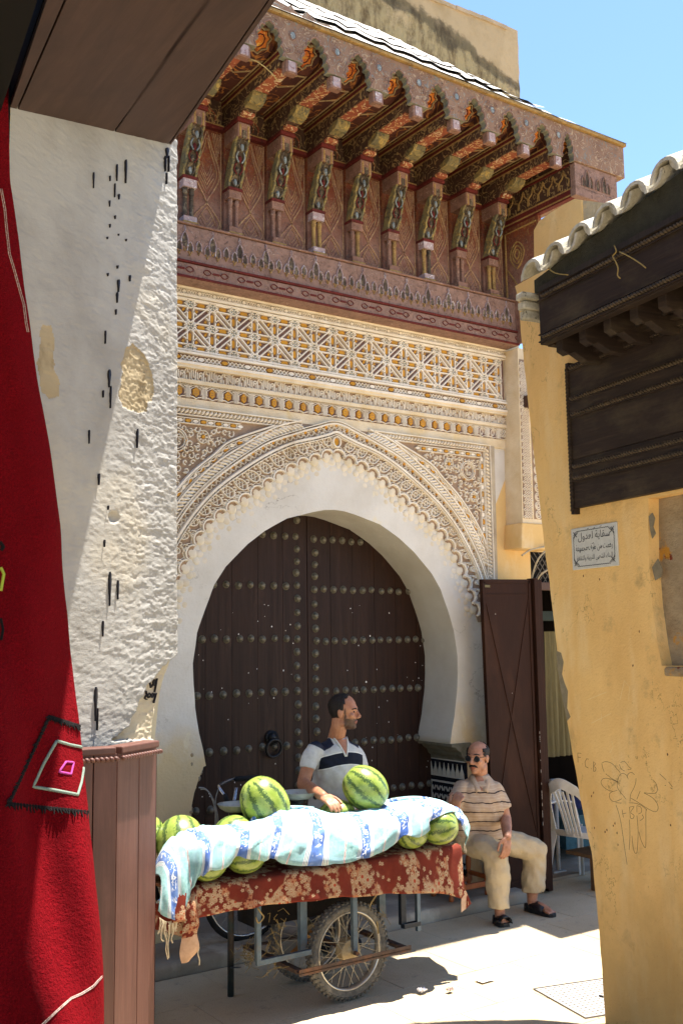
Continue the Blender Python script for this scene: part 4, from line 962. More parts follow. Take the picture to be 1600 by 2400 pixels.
for x, y0, y1, w in drips:
    u, z0 = LW(x, y1); _, z1 = LW(x, y0); w_ = w/560
    b.plate(FLW, [(u, z0), (u+w_*.14, lerp(z0, z1, .30)), (u+w_*.5, lerp(z0, z1, .72)), (u+w_*.36, lerp(z0, z1, .93)), (u, z1), (u-w_*.36, lerp(z0, z1, .9)), (u-w_*.5, lerp(z0, z1, .68)), (u-w_*.14, lerp(z0, z1, .30))], -.012, .0125 if y0 > 340 else .016)
b.build('paint_drip', M_drip, lw, kind='stuff')
b = MB()   # pencilled scribble on the patched render
for P in ([(358, 1595), (361, 1612), (366, 1606), (370, 1592)], [(370, 1593), (366, 1600), (370, 1607), (374, 1596), (376, 1590), (370, 1622)], [(345, 1622), (350, 1619), (352, 1628), (347, 1636), (352, 1640)], [(354, 1630), (358, 1624), (361, 1630), (356, 1636), (354, 1630)], [(362, 1632), (366, 1624), (369, 1630), (364, 1635)], [(370, 1626), (374, 1624), (372, 1632), (374, 1624), (368, 1648)]):
    b.strap(FLW, [LW(*p) for p in P], .0035, -.03, -.0145)
b.build('scribble', M_drip, lw, kind='stuff')

# soffit of dark boards over the shop front
pA, pB = PN(403, 339, FLW[0], FLW[3]), PN(25, 252, FLW[0], FLW[3])
nS = (pA-pB).cross(Vector((0, -1, 0))).normalized()
def SO(x, y): return PN(x, y, pA, nS)
sf = thing('wooden_soffit', (pA.x, pA.y, pA.z), 'dark planked soffit jutting out over the whitewashed wall', 'soffit')
M_soff = m_wood('soffit_boards', '#3d2c25', '#4a362d', '#564036', .6, (14, 2, 14), .0015)
M_void = simple('shop_darkness', '#0b0908', '#0e0b0a', 5, .95, 0)  # near-black colour stands in for unlit depth
def ext(a, b_, k): return a+(b_-a)*k
lines = [(SO(403, 339), SO(648, 0)), (SO(396, 339), SO(630, 0)), (SO(277, 297), SO(496, 0)), (SO(42, 254), SO(153, 0)), (SO(24, 250), SO(108, 0))]
for (a0, a1), (c0, c1), g in zip(lines, lines[1:], (.004, .006, .006, .004)):
    A0, A1 = ext(a0, a1, -.12), ext(a0, a1, 4.6); C0, C1 = ext(c0, c1, -.12), ext(c0, c1, 4.6 if (c1-c0).length > 1.3 else 6.2)  # boards run on far out of view to block sky light
    dv = (C0-A0).normalized()*g; b = MB()
    q = [A0+dv, C0-dv, A1+dv, C1-dv]
    b.hexa(q+[p+Vector((0, 0, .035)) for p in q]); b.build('soffit_board', M_soff, sf, bevel=.003)
b = MB(); A0, A1 = ext(*lines[0], -.12), ext(*lines[0], 4.6); C0, C1 = ext(*lines[4], -.12), ext(*lines[4], 6.2)
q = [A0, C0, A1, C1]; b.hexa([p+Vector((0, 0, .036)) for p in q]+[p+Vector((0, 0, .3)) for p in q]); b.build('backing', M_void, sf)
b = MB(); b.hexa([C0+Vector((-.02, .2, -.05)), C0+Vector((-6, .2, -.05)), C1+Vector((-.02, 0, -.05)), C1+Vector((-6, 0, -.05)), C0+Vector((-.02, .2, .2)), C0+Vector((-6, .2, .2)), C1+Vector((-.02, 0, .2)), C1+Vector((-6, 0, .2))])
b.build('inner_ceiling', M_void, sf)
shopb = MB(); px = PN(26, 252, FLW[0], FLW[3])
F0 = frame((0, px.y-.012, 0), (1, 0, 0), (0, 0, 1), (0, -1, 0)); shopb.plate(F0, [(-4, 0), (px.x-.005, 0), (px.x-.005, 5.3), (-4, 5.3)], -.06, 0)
tag(shopb.build('dark_shop_backdrop', M_void), 'black sheet for the unlit shop interior in the upper left corner behind the red rug', 'wall')  # flat sheet; the darkness of the shop is put into its colour

# boarded base below the wall
M_base = m_wood('brown_painted_boards', '#54352d', '#654238', '#755044', .5, (24, 24, 1.6), .002, .4)
cb = thing('boarded_base', (2.1, 5.2, 0), 'brown painted plank casing at the foot of the whitewashed wall', 'panelling')
zt_ = PY(369, 1744, 5.0).z
c0, c1, c2 = PZ(150, 1768, zt_), PZ(276, 1760, zt_), PY(368, 1744, 5.0)
c0.y = min(c0.y, c1.y+.10); 
jn = c1.lerp(c2, (326-276)/(368-276))
segs = [(c0, c0.lerp(c1, .55)), (c0.lerp(c1, .55), c1), (c1, jn), (jn, c2)]
for k, (p, q) in enumerate(segs):
    d = (q-p).normalized(); nrm = Vector((d.y, -d.x, 0)); p2, q2 = p+d*.002, q-d*.002
    b = MB(); b.hexa([Vector((p2.x, p2.y, 0))-nrm*.03, Vector((q2.x, q2.y, 0))-nrm*.03, Vector((p2.x, p2.y, 0)), Vector((q2.x, q2.y, 0)), Vector((p2.x, p2.y, zt_-.012))-nrm*.03, Vector((q2.x, q2.y, zt_-.012))-nrm*.03, Vector((p2.x, p2.y, zt_-.012)), Vector((q2.x, q2.y, zt_-.012))])
    b.build('plank', M_base, cb, bevel=.003)
for p, q in ((c0, c1), (c1, c2)):
    d = (q-p).normalized(); nrm = Vector((d.y, -d.x, 0)); b = MB(); n = max(4, int((q-p).length/.022))
    for k in range(n): b.ell(p+d*((k+.5)*(q-p).length/n)+nrm*.03+Vector((0, 0, -.034)), (.017, .013, .011), Matrix.Rotation(math.atan2(d.y, d.x), 3, 'Z') @ Matrix.Rotation(.6, 3, 'Y'), 7, 5)
    b.build('rope_moulding', M_base, cb, smooth=True)
    b = MB(); p_, q_2 = p+d*.004, q-d*.012; b.bar(p_+Vector((0, 0, .004))-nrm*.025, q_2+Vector((0, 0, .004))-nrm*.025, .10, .034); b.build('cap_board', M_base, cb, bevel=.006)
b = MB(); b.add([c2+Vector((0, 0, -.05)), Vector((c2.x, c2.y, 0)), Vector((c2.x+.05, c2.y+.5, 0)), c2+Vector((.05, .5, -.05))], [(0, 1, 2, 3)]); b.build('side_plank', M_base, cb)

# ------------------------------------------------------------------ red rug hanging in the shop doorway
RE_px = [(20, 250), (24, 420), (45, 560), (62, 700), (80, 830), (95, 930), (112, 1030), (140, 1230), (160, 1430), (172, 1560), (186, 1680), (197, 1800), (205, 1900), (215, 2030), (228, 2180), (240, 2390), (244, 2470)]
def rugE(z): return .5+.5*min(1, max(0, (3.9-z)/1.8))
def rugY0(z): return 4.62-.02*(5-z)-.17*max(0, 2.4-z)**1.3
RE = []
for p in RE_px:
    q = PY(*p, 4.5)
    for _ in range(4): q = PY(*p, rugY0(q.z)+.13*rugE(q.z))
    RE.append((q.z, q.x))
RE.sort()
def rugY(x, z):
    e = interp(RE, z)-x; y = rugY0(z)
    y += .13*max(0, 1-e/.16)**2*rugE(z)
    g = min(1, max(0, (3.4-z)/2.6))
    y += g*(.05*math.sin(x*12-z*2.6)+.028*math.sin(x*23+z*4.2+1))+.012*noise.noise((x*6, z*5, 3))
    y += -.10*g*math.exp(-((x-(1.36+.14*(1-z)))/.13)**2)
    return y
rows = []
for j in range(121):
    z = lerp(.03, 5.0, j/120); xe = interp(RE, z); rows.append([])
    for i in range(61): x = lerp(-.5, xe, (i/60)**.7); rows[-1].append(Vector((x, rugY(x, z), z)))
b = MB(); b.grid(rows); b.grid([[p, p+Vector((-.03, .05, 0))] for p in [r[-1] for r in rows]])
def m_rug():
    t = NT('red_wool_pile', .95, .05); p = t.pos()
    n1 = t.noise(p, 120, 3, .7); n2 = t.noise(p, 14, 5, .6)
    c = t.mix(t.mask(n1, .3, .75), '#4c060c', '#860c17'); c = t.mix(t.mask(n2, .35, .75), c, '#620910')
    c = t.mix(t.ma('MULTIPLY', t.mask(t.noise(p, 260, 2, .5), .68, .74), .6), c, '#a8323a')
    t.color(c); t.b.inputs['Sheen Weight'].default_value = .25; t.b.inputs['Sheen Tint'].default_value = lin('#d01f2a')
    return t.bump(t.ma('ADD', n1, t.ma('MULTIPLY', t.noise(p, 45, 4, .7), 1.5)), .012).m
rug = tag(b.build('rug', m_rug(), smooth=True, loc=(1.6, 4.8, 0)), 'red wool rug with a diamond motif hanging at the left edge of the doorway', 'rug')
def RG(x, y, lift=.004):
    q = PY(x, y, 4.5)
    for _ in range(12): q = PY(x, y, .5*q.y+.5*rugY(min(q.x, interp(RE, q.z)), q.z))
    q.x = min(q.x, interp(RE, q.z)-.004)
    return q+Vector((.001, -lift, 0))
def rugline(px, w, name, mat, dens=6, lift=.0005, kind=None):
    P = []
    for a, c in zip(px, px[1:]): P += [(lerp(a[0], c[0], k/dens), lerp(a[1], c[1], k/dens)) for k in range(dens)]
    P.append(px[-1]); b = MB(); b.tube([RG(*p, lift) for p in P], w, 6); return b.build(name, mat, rug, smooth=True, kind=kind)
M_wblk = simple('black_wool', '#14100f', '#0c0a0a', 80, .95, .003); M_wgr = simple('grey_green_wool', '#8c9b8b', '#74857a', 120, .95, .003); M_wpk = simple('pink_wool', '#c44fa0', '#a83f86', 120, .95, .003); M_wwh = simple('cream_wool', '#cfc2b6', '#8f5b55', 140, .95, .003); M_wlime = simple('lime_wool', '#b4c244', '#9aa93a', 120, .95, .003)
z5 = lambda a, c: (a/2.94, 1600+c/2.94)
rugline([z5(*p) for p in ((390, 402), (300, 560), (228, 718), (380, 742), (535, 772), (560, 690), (578, 585))], .007, 'diamond_outline', M_wgr)
rugline([z5(*p) for p in ((393, 402), (480, 428), (572, 446))], .007, 'diamond_outline', M_wgr)
rugline([z5(*p) for p in ((455, 545), (508, 550), (490, 630), (408, 615), (455, 545))], .005, 'small_diamond', M_wpk)
fr_ = MB()
for A in (((340, 235), (60, 835)), ((340, 235), (545, 300)), ((60, 835), (600, 892))):
    n = 26
    for k in range(n+1):
        p = z5(lerp(A[0][0], A[1][0], k/n), lerp(A[0][1], A[1][1], k/n)); q0 = RG(*p, .002)
        fr_.ell(q0, (.009, .004, .009), nu=6, nv=4)
        sx = -1 if A[1][0] == 60 else .1; fr_.tube([q0, q0+Vector((sx*.016+rnd.uniform(-.008, .008), -.014, (-.016 if sx > 0 else -.004)+rnd.uniform(-.01, .01)))], [.006, .002], 5)
fr_.build('black_fringe', M_wblk, rug, kind='stuff')
for o in (0, 5): rugline([z5(a+o*.4, c+o*2) for a, c in ((702, 2020), (640, 2090), (560, 2140), (490, 2170), (400, 2250), (300, 2345), (240, 2400))], .0025, 'stitch_line', M_wwh, 10)
z6_ = lambda a, c: (a/2.352, c/2.352)
for o in (0, 9): rugline([z6_(a+o, c) for a, c in ((2, 1040), (22, 1150), (32, 1260), (48, 1400), (75, 1490), (105, 1600), (128, 1680), (140, 1780), (150, 1830))], .0022, 'stitch_line', M_wwh, 8)
rugline([(2, 1330), (9, 1345), (2, 1385)], .007, 'lime_motif', M_wlime); rugline([(0, 1270), (8, 1282), (2, 1290)], .008, 'black_motif', M_wblk); rugline([(2, 1450), (7, 1475), (3, 1500)], .006, 'black_motif', M_wblk)

# ------------------------------------------------------------------ right: yellow wall with the fountain canopy
aR = rad(9.8); FRW = frame((4.388, 4.026, 0), (math.sin(aR), math.cos(aR), 0), (0, 0, 1), (-math.cos(aR), math.sin(aR), 0))
def RW(x, y, d=0): p = PN(x, y, FRW[0]+FRW[3]*d, FRW[3])-FRW[0]; return (p.dot(FRW[1]), p.z)
yw = thing('yellow_fountain_wall', FRW[0], 'worn yellow plastered wall of the street fountain on the right', 'wall')
def m_yellow():
    t = NT('worn_yellow_plaster', .9, .15); p = t.pos()
    c = t.mix(t.mask(t.noise(t.mp(p, (1, 1, .45)), 3, 6, .6), .38, .7), '#e6bf7e', '#d6ac6c')
    c = t.mix(t.mask(t.noise(t.mp(p, (1, 1, .25)), 6, 5, .6), .52, .75), c, '#e6c892')
    c = t.mix(t.ma('MULTIPLY', t.mask(t.noise(p, 5, 6, .65), .6, .74), .65), c, '#a58c60')
    c = t.mix(t.ma('MULTIPLY', t.mask(t.noise(p, 60, 4, .7), .64, .74), .55), c, '#8a6b3a')
    low = t.ma('ADD', t.sep(p)[2], t.ma('MULTIPLY', t.noise(p, 2.2, 6, .65), 1.6)); c = t.mix(t.ma('MULTIPLY', t.mask(low, 1.75, 1.15), .5), c, '#a98c58')
    ck = t.ma('ABSOLUTE', t.ma('SUBTRACT', t.noise(t.mp(p, (1, 1, .7)), 2.3, 8, .62), .5)); c = t.mix(t.ma('MULTIPLY', t.mask(ck, .003, .0004), t.mask(t.noise(p, 1.7), .5, .58)), c, '#8a7040')
    c = t.mix(t.mask(t.noise(t.mp(p, (1, 1, .8)), 8, 7, .7), .70, .725), c, '#b9ab8c')
    t.color(c); return t.bump(t.ma('ADD', t.noise(p, 5, 6, .6), t.ma('MULTIPLY', t.noise(p, 70, 4, .65), .25)), .016).m
M_yw = m_yellow()
ed = [RW(*p) for p in ((1419, 2420), (1405, 2200), (1395, 2100), (1386, 2000), (1368, 1920), (1345, 1790), (1328, 1690), (1313, 1600), (1300, 1480), (1286, 1360), (1275, 1280), (1265, 1190), (1245, 1020), (1222, 800), (1213, 700), (1205, 665))]
ZT = 4.20
ed = [(u+.006*noise.noise((z*9, 1, 1)), z) for u, z in resample(ed, .04)]
n1, n2 = RW(1518, 1168), RW(1549, 1560)
b = MB()
zs = [p[1] for p in ed]
b.plate(FRW, [(-2.6, -.05), (ed[0][0], -.05)]+ed+[(-2.6, ed[-1][1]), (-2.6, n1[1]), (n1[0], n1[1]), (n1[0]+.012, 2.6), (n1[0]+.02, 2.45), (n2[0]+.045, 2.2), (n2[0]+.02, 2.0), (n2[0], n2[1]), (-2.6, n2[1])], -.11, 0)
b.build('yellow_plaster', M_yw, yw)
def m_peel():
    t = NT('peeling_niche_plaster', .95, .1); p = t.pos()
    c = t.mix(t.mask(t.noise(t.mp(p, (1, 1, 1.8)), 5, 7, .7), .4, .62), '#a8967a', '#8f7c62')
    c = t.mix(t.mask(t.noise(p, 7, 6, .6), .58, .63), c, '#c08a3a'); c = t.mix(t.mask(t.noise(p, 9, 6, .6), .63, .66), c, '#7a3423')
    c = t.mix(t.mask(t.noise(p, 2.5, 7, .7), .55, .7), c, '#6d6350')
    t.color(c); return t.bump(t.noise(t.mp(p, (1, 1, 1.8)), 14, 7, .7), .02).m
M_peel = m_peel()
b = MB(); b.plate(FRW, [(-2.6, n2[1]-.3), (n1[0]+.2, n2[1]-.3), (n1[0]+.2, n1[1]+.2), (-2.6, n1[1]+.2)], -.16, -.07); b.build('niche_back', M_peel, yw)
b = MB(); s0 = RW(1549, 1562); b.fbox(FRW, -2.6, s0[0]-.03, s0[1]-.05, s0[1], -.1, .018); b.build('niche_sill', M_peel, yw, bevel=.015)
b = MB(); s1 = RW(1592, 1600); b.plate(FRW, [(-2.4, s1[1]-1.2), (s1[0], s1[1]-1.2), (s1[0]+.01, s1[1]), (-2.4, s1[1])], -.01, .002); gr = b.build('tiled_basin', M_tileb, yw)
for k in range(9):
    for j in range(4):
        b = MB(); b.plate(FRW, [(s1[0]-.06-.09*j, s1[1]-.02-.1*k), (s1[0]-.01-.09*j, s1[1]-.02-.1*k), (s1[0]-.01-.09*j, s1[1]-.09-.1*k), (s1[0]-.06-.09*j, s1[1]-.09-.1*k)], .001, .006); b.build('basin_tile', M_tileb, gr)
b = MB(); b.plate(FRW, [RW(1558, 1580), RW(1574, 1700), RW(1580, 1900), RW(1584, 2250), RW(1590, 2500), (-2.4, RW(1590, 2500)[1]), (-2.4, RW(1558, 1580)[1])], -.01, .0105); b.build('basin_surround', M_yw, yw)
# grey scuffs where the paint has gone at the far edge
b = MB()
for P in ([(1303, 1525), (1314, 1530), (1320, 1552), (1316, 1580), (1322, 1600), (1330, 1620), (1328, 1660), (1336, 1680), (1328, 1690), (1314, 1620), (1306, 1570)], [(1519, 1210), (1527, 1202), (1533, 1215), (1529, 1235), (1535, 1250), (1527, 1262), (1522, 1240)], [(1527, 1330), (1540, 1310), (1551, 1335), (1548, 1352), (1534, 1360)]):
    b.plate(FRW, [RW(*p) for p in P], -.004, .0012)
b.build('bare_cement', simple('bare_cement', '#8a7f68', '#756b57', 30, .95, .004), yw, kind='stuff')
# pillar top rising behind the tiles
b = MB(); P = [RW(*p, -.08) for p in ((1251, 640), (1250, 540), (1262, 518), (1290, 498), (1320, 480), (1345, 466), (1356, 468))]
b.plate(FRW, [(P[0][0], 3.9)]+P+[(P[-1][0]-.02, P[-1][1]-.01), (P[-1][0]-.02, 3.9)], -.24, -.08); b.build('pillar_top', M_yw, yw)
b = MB(); q = [RW(*p, -.08) for p in ((1356, 468), (1420, 476), (1440, 520), (1430, 560), (1358, 560))]; b.plate(FRW, q, -.40, -.09); b.build('rubble_top', m_plaster('rubble_plaster', '#cdbb98', '#a89674', '#e0d3b8', 6, .05, 40), yw)

M_dark = m_wood('black_carved_wood', '#191412', '#2a211c', '#3a3029', .6, (40, 40, 4), .003, .3)
def m_darkw():
    t = NT('weathered_dark_boards', .65, .25); p = t.pos()
    n1 = t.noise(t.mp(p, (3, 3, 60)), 1, 6, .65, .3)
    c = t.ramp(n1, (.2, '#1c1512'), (.55, '#2c211b'), (.85, '#43352a'))
    c = t.mix(t.ma('MULTIPLY', t.mask(t.noise(t.mp(p, (1, 1, 2)), 3, 6, .65), .48, .72), .55), c, '#554a38')
    t.color(c); return t.bump(n1, .003).m
M_dark2 = m_darkw(); M_rope = m_wood('worn_rope_wood', '#33291f', '#4d4030', '#64543f', .65, (30, 30, 30), .002, .25)
wp = thing('carved_wood_panel', at(FRW, 0, 2.77, 0), 'dark weathered board panel with rope mouldings fixed to the yellow wall', 'panel')
zl = [RW(1352, 1188)[1], RW(1360, 1122)[1], RW(1358, 1096)[1], RW(1350, 975)[1], RW(1345, 940)[1], RW(1341, 868)[1]]
zb_ = [2.772, zl[1]-.012, zl[2]+.012, 3.05, zl[3]-.012, zl[4]+.012, 3.60]
for z0, z1, h in zip(zb_, zb_[1:], (.036, .044, .034, .035, .044, .036)):
    b = MB(); b.fbox(FRW, -2.4, -.004, z0+.001, z1-.001, -.01, h); b.build('board', M_dark2, wp, bevel=.003)
def ropebar(b, A, B, r, step=.022, tilt=.7, m=0):
    A, B = Vector(A), Vector(B); d = (B-A).normalized(); n = int((B-A).length/step); up = FRW[3]; sd = d.cross(up)
    M = Matrix((d, sd, up)).transposed() @ Matrix.Rotation(tilt, 3, 'Z')
    for k in range(n): b.ell(A+d*(k+.5)*step, (step*.95, r*.75, r), M, 7, 5, m)
for z in (zl[1], zl[2], zl[3], zl[4], zl[5]):
    b = MB(); ropebar(b, at(FRW, -1.75, z, .045), at(FRW, -.03, z, .045), .0115); b.build('rope_moulding', M_rope, wp, smooth=True)
    b = MB(); b.fbox(FRW, -2.4, -.03, z+.012, z+.017, 0, .05); b.fbox(FRW, -2.4, -.03, z-.018, z-.013, 0, .05); b.build('fillet', M_dark2, wp)
b = MB(); b.fbox(FRW, -.022, .006, 2.74, 3.62, -.01, .04); ropebar(b, at(FRW, -.012, 2.76, .045), at(FRW, -.012, 3.6, .045), .010); b.build('edge_moulding', M_dark2, wp, smooth=False)

DC = .35
fc = thing('fountain_canopy', at(FRW, 0, 3.6, 0), 'dark carved wooden canopy with curved roof tiles above the fountain wall', 'canopy')
uL_, zf0 = RW(1279, 800, DC); _, zf1 = RW(1266, 690, DC); zr1 = RW(1265, 745, DC)[1]; zr0 = RW(1279, 792, DC)[1]
zr_hi = RW(1262, 705, DC)[1]; zr_lo = RW(1283, 782, DC)[1]
zA = RW(1285, 800, DC)[1]; zB = RW(1262, 690, DC)[1]; uE = RW(1262, 720, DC)[0]
b = MB(); b.fbox(FRW, -2.4, uE, zA, zB, DC-.05, DC); b.build('fascia', M_dark2, fc, bevel=.003)
for z in (zA+.035, zB-.02):
    b = MB(); ropebar(b, at(FRW, -1.85, z, DC+.006), at(FRW, uE-.01, z, DC+.006), .0135); b.build('rope_moulding', M_rope, fc, smooth=True)
    b = MB(); b.fbox(FRW, -2.4, uE, z+.016, z+.022, DC-.01, DC+.012); b.fbox(FRW, -2.4, uE, z-.024, z-.018, DC-.01, DC+.012); b.build('fillet', M_dark2, fc)
b = MB(); b.fbox(FRW, -2.4, uE-.03, zB, zB+.03, -.02, DC+.02); b.build('ceiling_board', M_dark, fc)
for k in range(9):
    u = uE-.10-k*.20
    b = MB(); prof = [(DC-.05, zA+.01), (DC-.05, zA-.055), (DC-.09, zA-.075), (.22, zA-.06), (.14, zA-.10), (.0, zA-.105), (.0, zB), (DC-.05, zB)]
    vs = [at(FRW, u-.028, z, h) for h, z in prof]+[at(FRW, u+.028, z, h) for h, z in prof]; n = len(prof)
    b.add(vs, [tuple(range(n)), tuple(range(2*n-1, n-1, -1))]+[(j, n+j, n+(j+1) % n, (j+1) % n) for j in range(n)])
    b.build('bracket', M_dark2, fc, bevel=.004)
    b = MB(); b.fbox(FRW, u-.17, u-.03, zA-.02, zA+.02, .12, .15); b.tube([at(FRW, u-.17+.14*q/8, zA-.02+.035*math.sin(PI*q/8), .14) for q in range(9)], .012, 6); b.build('spandrel', M_dark, fc)
b = MB(); b.fbox(FRW, -2.4, uE-.05, 3.60, 3.63, 0, .10); b.fbox(FRW, -2.4, uE-.09, 3.575, 3.6, 0, .06); b.fbox(FRW, -2.4, uE-.02, 3.63, 3.65, 0, .14); b.build('inner_cornice', M_dark2, fc, bevel=.004)
b = MB(); b.fbox(FRW, uE-.05, uE, 3.64, zB, 0, DC-.05); b.build('end_board', M_dark2, fc)
# roof tiles
def m_tile():
    t = NT('lichened_roof_tile', .95, .1); p = t.pos()
    c = t.mix(t.mask(t.noise(p, 14, 6, .7), .4, .62), '#c4bfb0', '#a09b8a')
    c = t.mix(t.mask(t.noise(p, 5, 6, .65), .52, .62), c, '#cfcabb'); c = t.mix(t.mask(t.noise(p, 22, 5, .7), .6, .7), c, '#57544a')
    t.color(c); return t.bump(t.noise(p, 40, 5, .7), .008).m
M_tile = m_tile()
SP = .212; sl_ = rad(28); eave = DC+.06; ze = RW(1215, 655, eave)[1]-.045; uT = RW(1232, 650, eave)[0]-.01
def tilemesh(u, s0, L_, up, r0, r1, lift):
    b = MB(); n = 9; rows_ = []
    for th in (0, .018):
        for s in (s0, s0+L_):
            r = (r0 if s == s0 else r1)-th; row = []
            for k in range(n+1):
                a = PI*k/n; x = r*math.cos(a); y = r*math.sin(a)*(1 if up else -1)
                d = eave-s*math.cos(sl_); z = ze+.11*(uT-u)+s*math.sin(sl_)+lift+y
                row.append(at(FRW, u+x, z, d))
            rows_.append(row)
    b.grid([rows_[0], rows_[1]]); b.grid([rows_[2], rows_[3]]); b.grid([rows_[0], rows_[2]]); b.grid([rows_[1], rows_[3]])
    b.grid([[rows_[0][0], rows_[1][0]], [rows_[2][0], rows_[3][0]]]); b.grid([[rows_[0][-1], rows_[1][-1]], [rows_[2][-1], rows_[3][-1]]])
    return b
for k in range(9):
    u = uT-.03-k*SP
    for c_ in range(2):
        j = rnd.uniform(-.012, .012)
        tilemesh(u+j*.3, .0+c_*.2+j, .27, True, .096, .084, .02+.016*c_+rnd.uniform(-.004, .004)).build('roof_tile', M_tile, fc, smooth=False)
        tilemesh(u-SP/2, .015+c_*.2+j, .27, False, .084, .092, .085+.014*c_).build('pan_tile', M_tile, fc)
b = MB()
zm = lambda u: ze+.03+.11*(uT-u)
b.hexa([at(FRW, u, z, d) for z in (0, 1) for d in (DC, -.05) for u in (-2.4, uT+.02)])
for i_, (z, d, u) in enumerate([(z, d, u) for z in (0, 1) for d in (DC, -.05) for u in (-2.4, uT+.02)]): b.v[i_] = at(FRW, u, zB+.02 if z == 0 else zm(u), d)
b.build('mortar_bed', simple('dark_mortar', '#3b3a2f', '#2b2a22', 20, .95, .01), fc)
b = MB(); r_ = [[at(FRW, lerp(uT+.07, -1.9, q/30), ze+.26+.11*(uT-lerp(uT+.07, -1.9, q/30))+hh_+.03*noise.noise((q*.6, d*9, 0)), d) for q in range(31)] for d, hh_ in ((-.25, .03), (-.08, .04), (.03, 0), (.05, -.06))]
b.grid(r_); b.build('mortar_capping', simple('limewashed_mortar', '#d5cfc0', '#b9b2a0', 9, .95, .02, dirt='#8f8874'), fc)
b = MB()
P = [RW(1195, 680, eave+.01), RW(1215, 655, eave+.01)]
for k in range(3): b.fbox(FRW, uT+.05+.02*k, uT+.12+.012*k, ze-.07-.05*k, ze-.03-.045*k, .05, eave-.02*k)
b.build('verge_tile', M_tile, fc, bevel=.008)
M_straw = simple('dry_straw_stem', '#a08a55', '#86703f', 30, .9, 0)
for P in ([(1438, 575), (1443, 590), (1435, 600), (1441, 612), (1447, 628), (1446, 645), (1452, 652)], [(1450, 590), (1475, 602), (1500, 618), (1512, 628)], [(1280, 625), (1300, 640), (1330, 644)]):
    b = MB(); b.tube(spl([at(FRW, *RW(*p, DC+.03), DC+.03) for p in P], 3), .0035, 5); tag(b.build('straw_strand', M_straw, smooth=True), {1438: 'thick knotted straw strand hanging on the dark fountain fascia', 1450: 'thin straw strand trailing to the right below the roof tiles', 1280: 'short curved straw strand under the leftmost roof tiles'}[P[0][0]], 'straw')

# marble-white tile sign with Arabic lettering
A_ = dict(zip('ابةتثجدرسشطعفقكلمنوي', (0xFE8D, 0xFE8F, 0xFE93, 0xFE95, 0xFE99, 0xFE9D, 0xFEA9, 0xFEAD, 0xFEB1, 0xFEB5, 0xFEC1, 0xFEC9, 0xFED1, 0xFED5, 0xFED9, 0xFEDD, 0xFEE1, 0xFEE5, 0xFEED, 0xFEF1)))
def shape(txt):
    out = []
    for w in txt.split(' '):
        g = ''
        for i, ch in enumerate(w):
            pj = i > 0 and w[i-1] not in 'اةدرو'; nj = i < len(w)-1 and ch not in 'اةدرو'
            g += chr(A_[ch]+(3 if pj and nj else 1 if pj else 2 if nj else 0))
        out.append(g[::-1])
    return ' '.join(out[::-1])
def text_mesh(txt, F, u0, u1, v, h, name, mat, parent, hgt=None):
    c = bpy.data.curves.new('lettering', 'FONT'); c.body = txt; o = bpy.data.objects.new('lettering', c); me = evaluated_mesh(o)
    xs = [w.co.x for w in me.vertices]; ys = [w.co.y for w in me.vertices]; s = (u1-u0)/(max(xs)-min(xs)); sy = s if hgt is None else hgt/(max(ys)-min(ys))
    off = wloc(parent)
    for w in me.vertices: w.co = at(F, u0+(w.co.x-min(xs))*s, v+(w.co.y-min(ys))*sy, h)-off
    me.materials.clear(); me.materials.append(mat); o = bpy.data.objects.new(name, me); COL.objects.link(o); o.parent = parent; return o
s0, s1_, s2, s3 = RW(1340, 1242), RW(1446, 1222), RW(1450, 1326), RW(1350, 1336)
FSG = frame(at(FRW, 0, 0, 0), -FRW[1], FRW[2], FRW[3]); sg = thing('tile_sign', at(FRW, s0[0], 2.43, 0), 'white ceramic sign with black Arabic lettering on the yellow wall', 'sign')
ua, ub_ = -s0[0]+.0, -s1_[0]; za, zc = 2.425, 2.662
b = MB(); b.fbox(FSG, ua, ub_, za, zc, -.002, .010); b.build('plate', simple('white_sign_tile', '#c6c6c0', '#b4b6b2', 30, .35, .0008, .5), sg, bevel=.004)
M_ink = simple('black_glaze', '#1c1e26', '#2a2c33', 80, .4, 0)
wd = ub_-ua
for txt, a, c_, v, hh in (('سقاية لعدول', .16, .86, 2.578, .055), ('رممت من طرف مجموعة', .10, .91, 2.518, .046), ('البنك الشعبي للتربية والثقافة', .12, .90, 2.460, .044)):
    text_mesh(shape(txt), FSG, ua+wd*a, ua+wd*c_, v, .0108, 'lettering', M_ink, sg, hh)
b = MB(); m_ = .022
for P in ([(ua+.05, za+m_*.8), (ub_-.05, za+m_*.8)], [(ua+.05, zc-m_*.9), (ub_-.06, zc-m_*.9)], [(ua+m_, za+.05), (ua+m_, zc-.05)], [(ub_-m_, za+.05), (ub_-m_, zc-.05)]):
    R_ = resample(P, .008); b.strap(FSG, [(u+.0015*(-1)**i*(P[0][0] == P[1][0]), v+.0015*(-1)**i*(P[0][1] == P[1][1])) for i, (u, v) in enumerate(R_)], .0042, .009, .0112)
for cx, cz, sx, sz in ((ua+m_, za+m_, 1, 1), (ub_-m_, za+m_, -1, 1), (ua+m_, zc-m_, 1, -1), (ub_-m_, zc-m_, -1, -1)):
    for k in range(3): b.strap(FSG, spl2([(cx, cz+sz*(.02+.012*k)), (cx+sx*.008, cz+sz*(.012+.008*k)), (cx+sx*(.014+.01*k), cz+sz*.010), (cx+sx*(.02+.012*k), cz)], 3), .004, .009, .0112)
    b.strap(FSG, [(cx, cz), (cx+sx*.03, cz+sz*.03)], .006, .009, .0112)
b.build('border_ornament', M_ink, sg, kind='stuff')
b = MB()
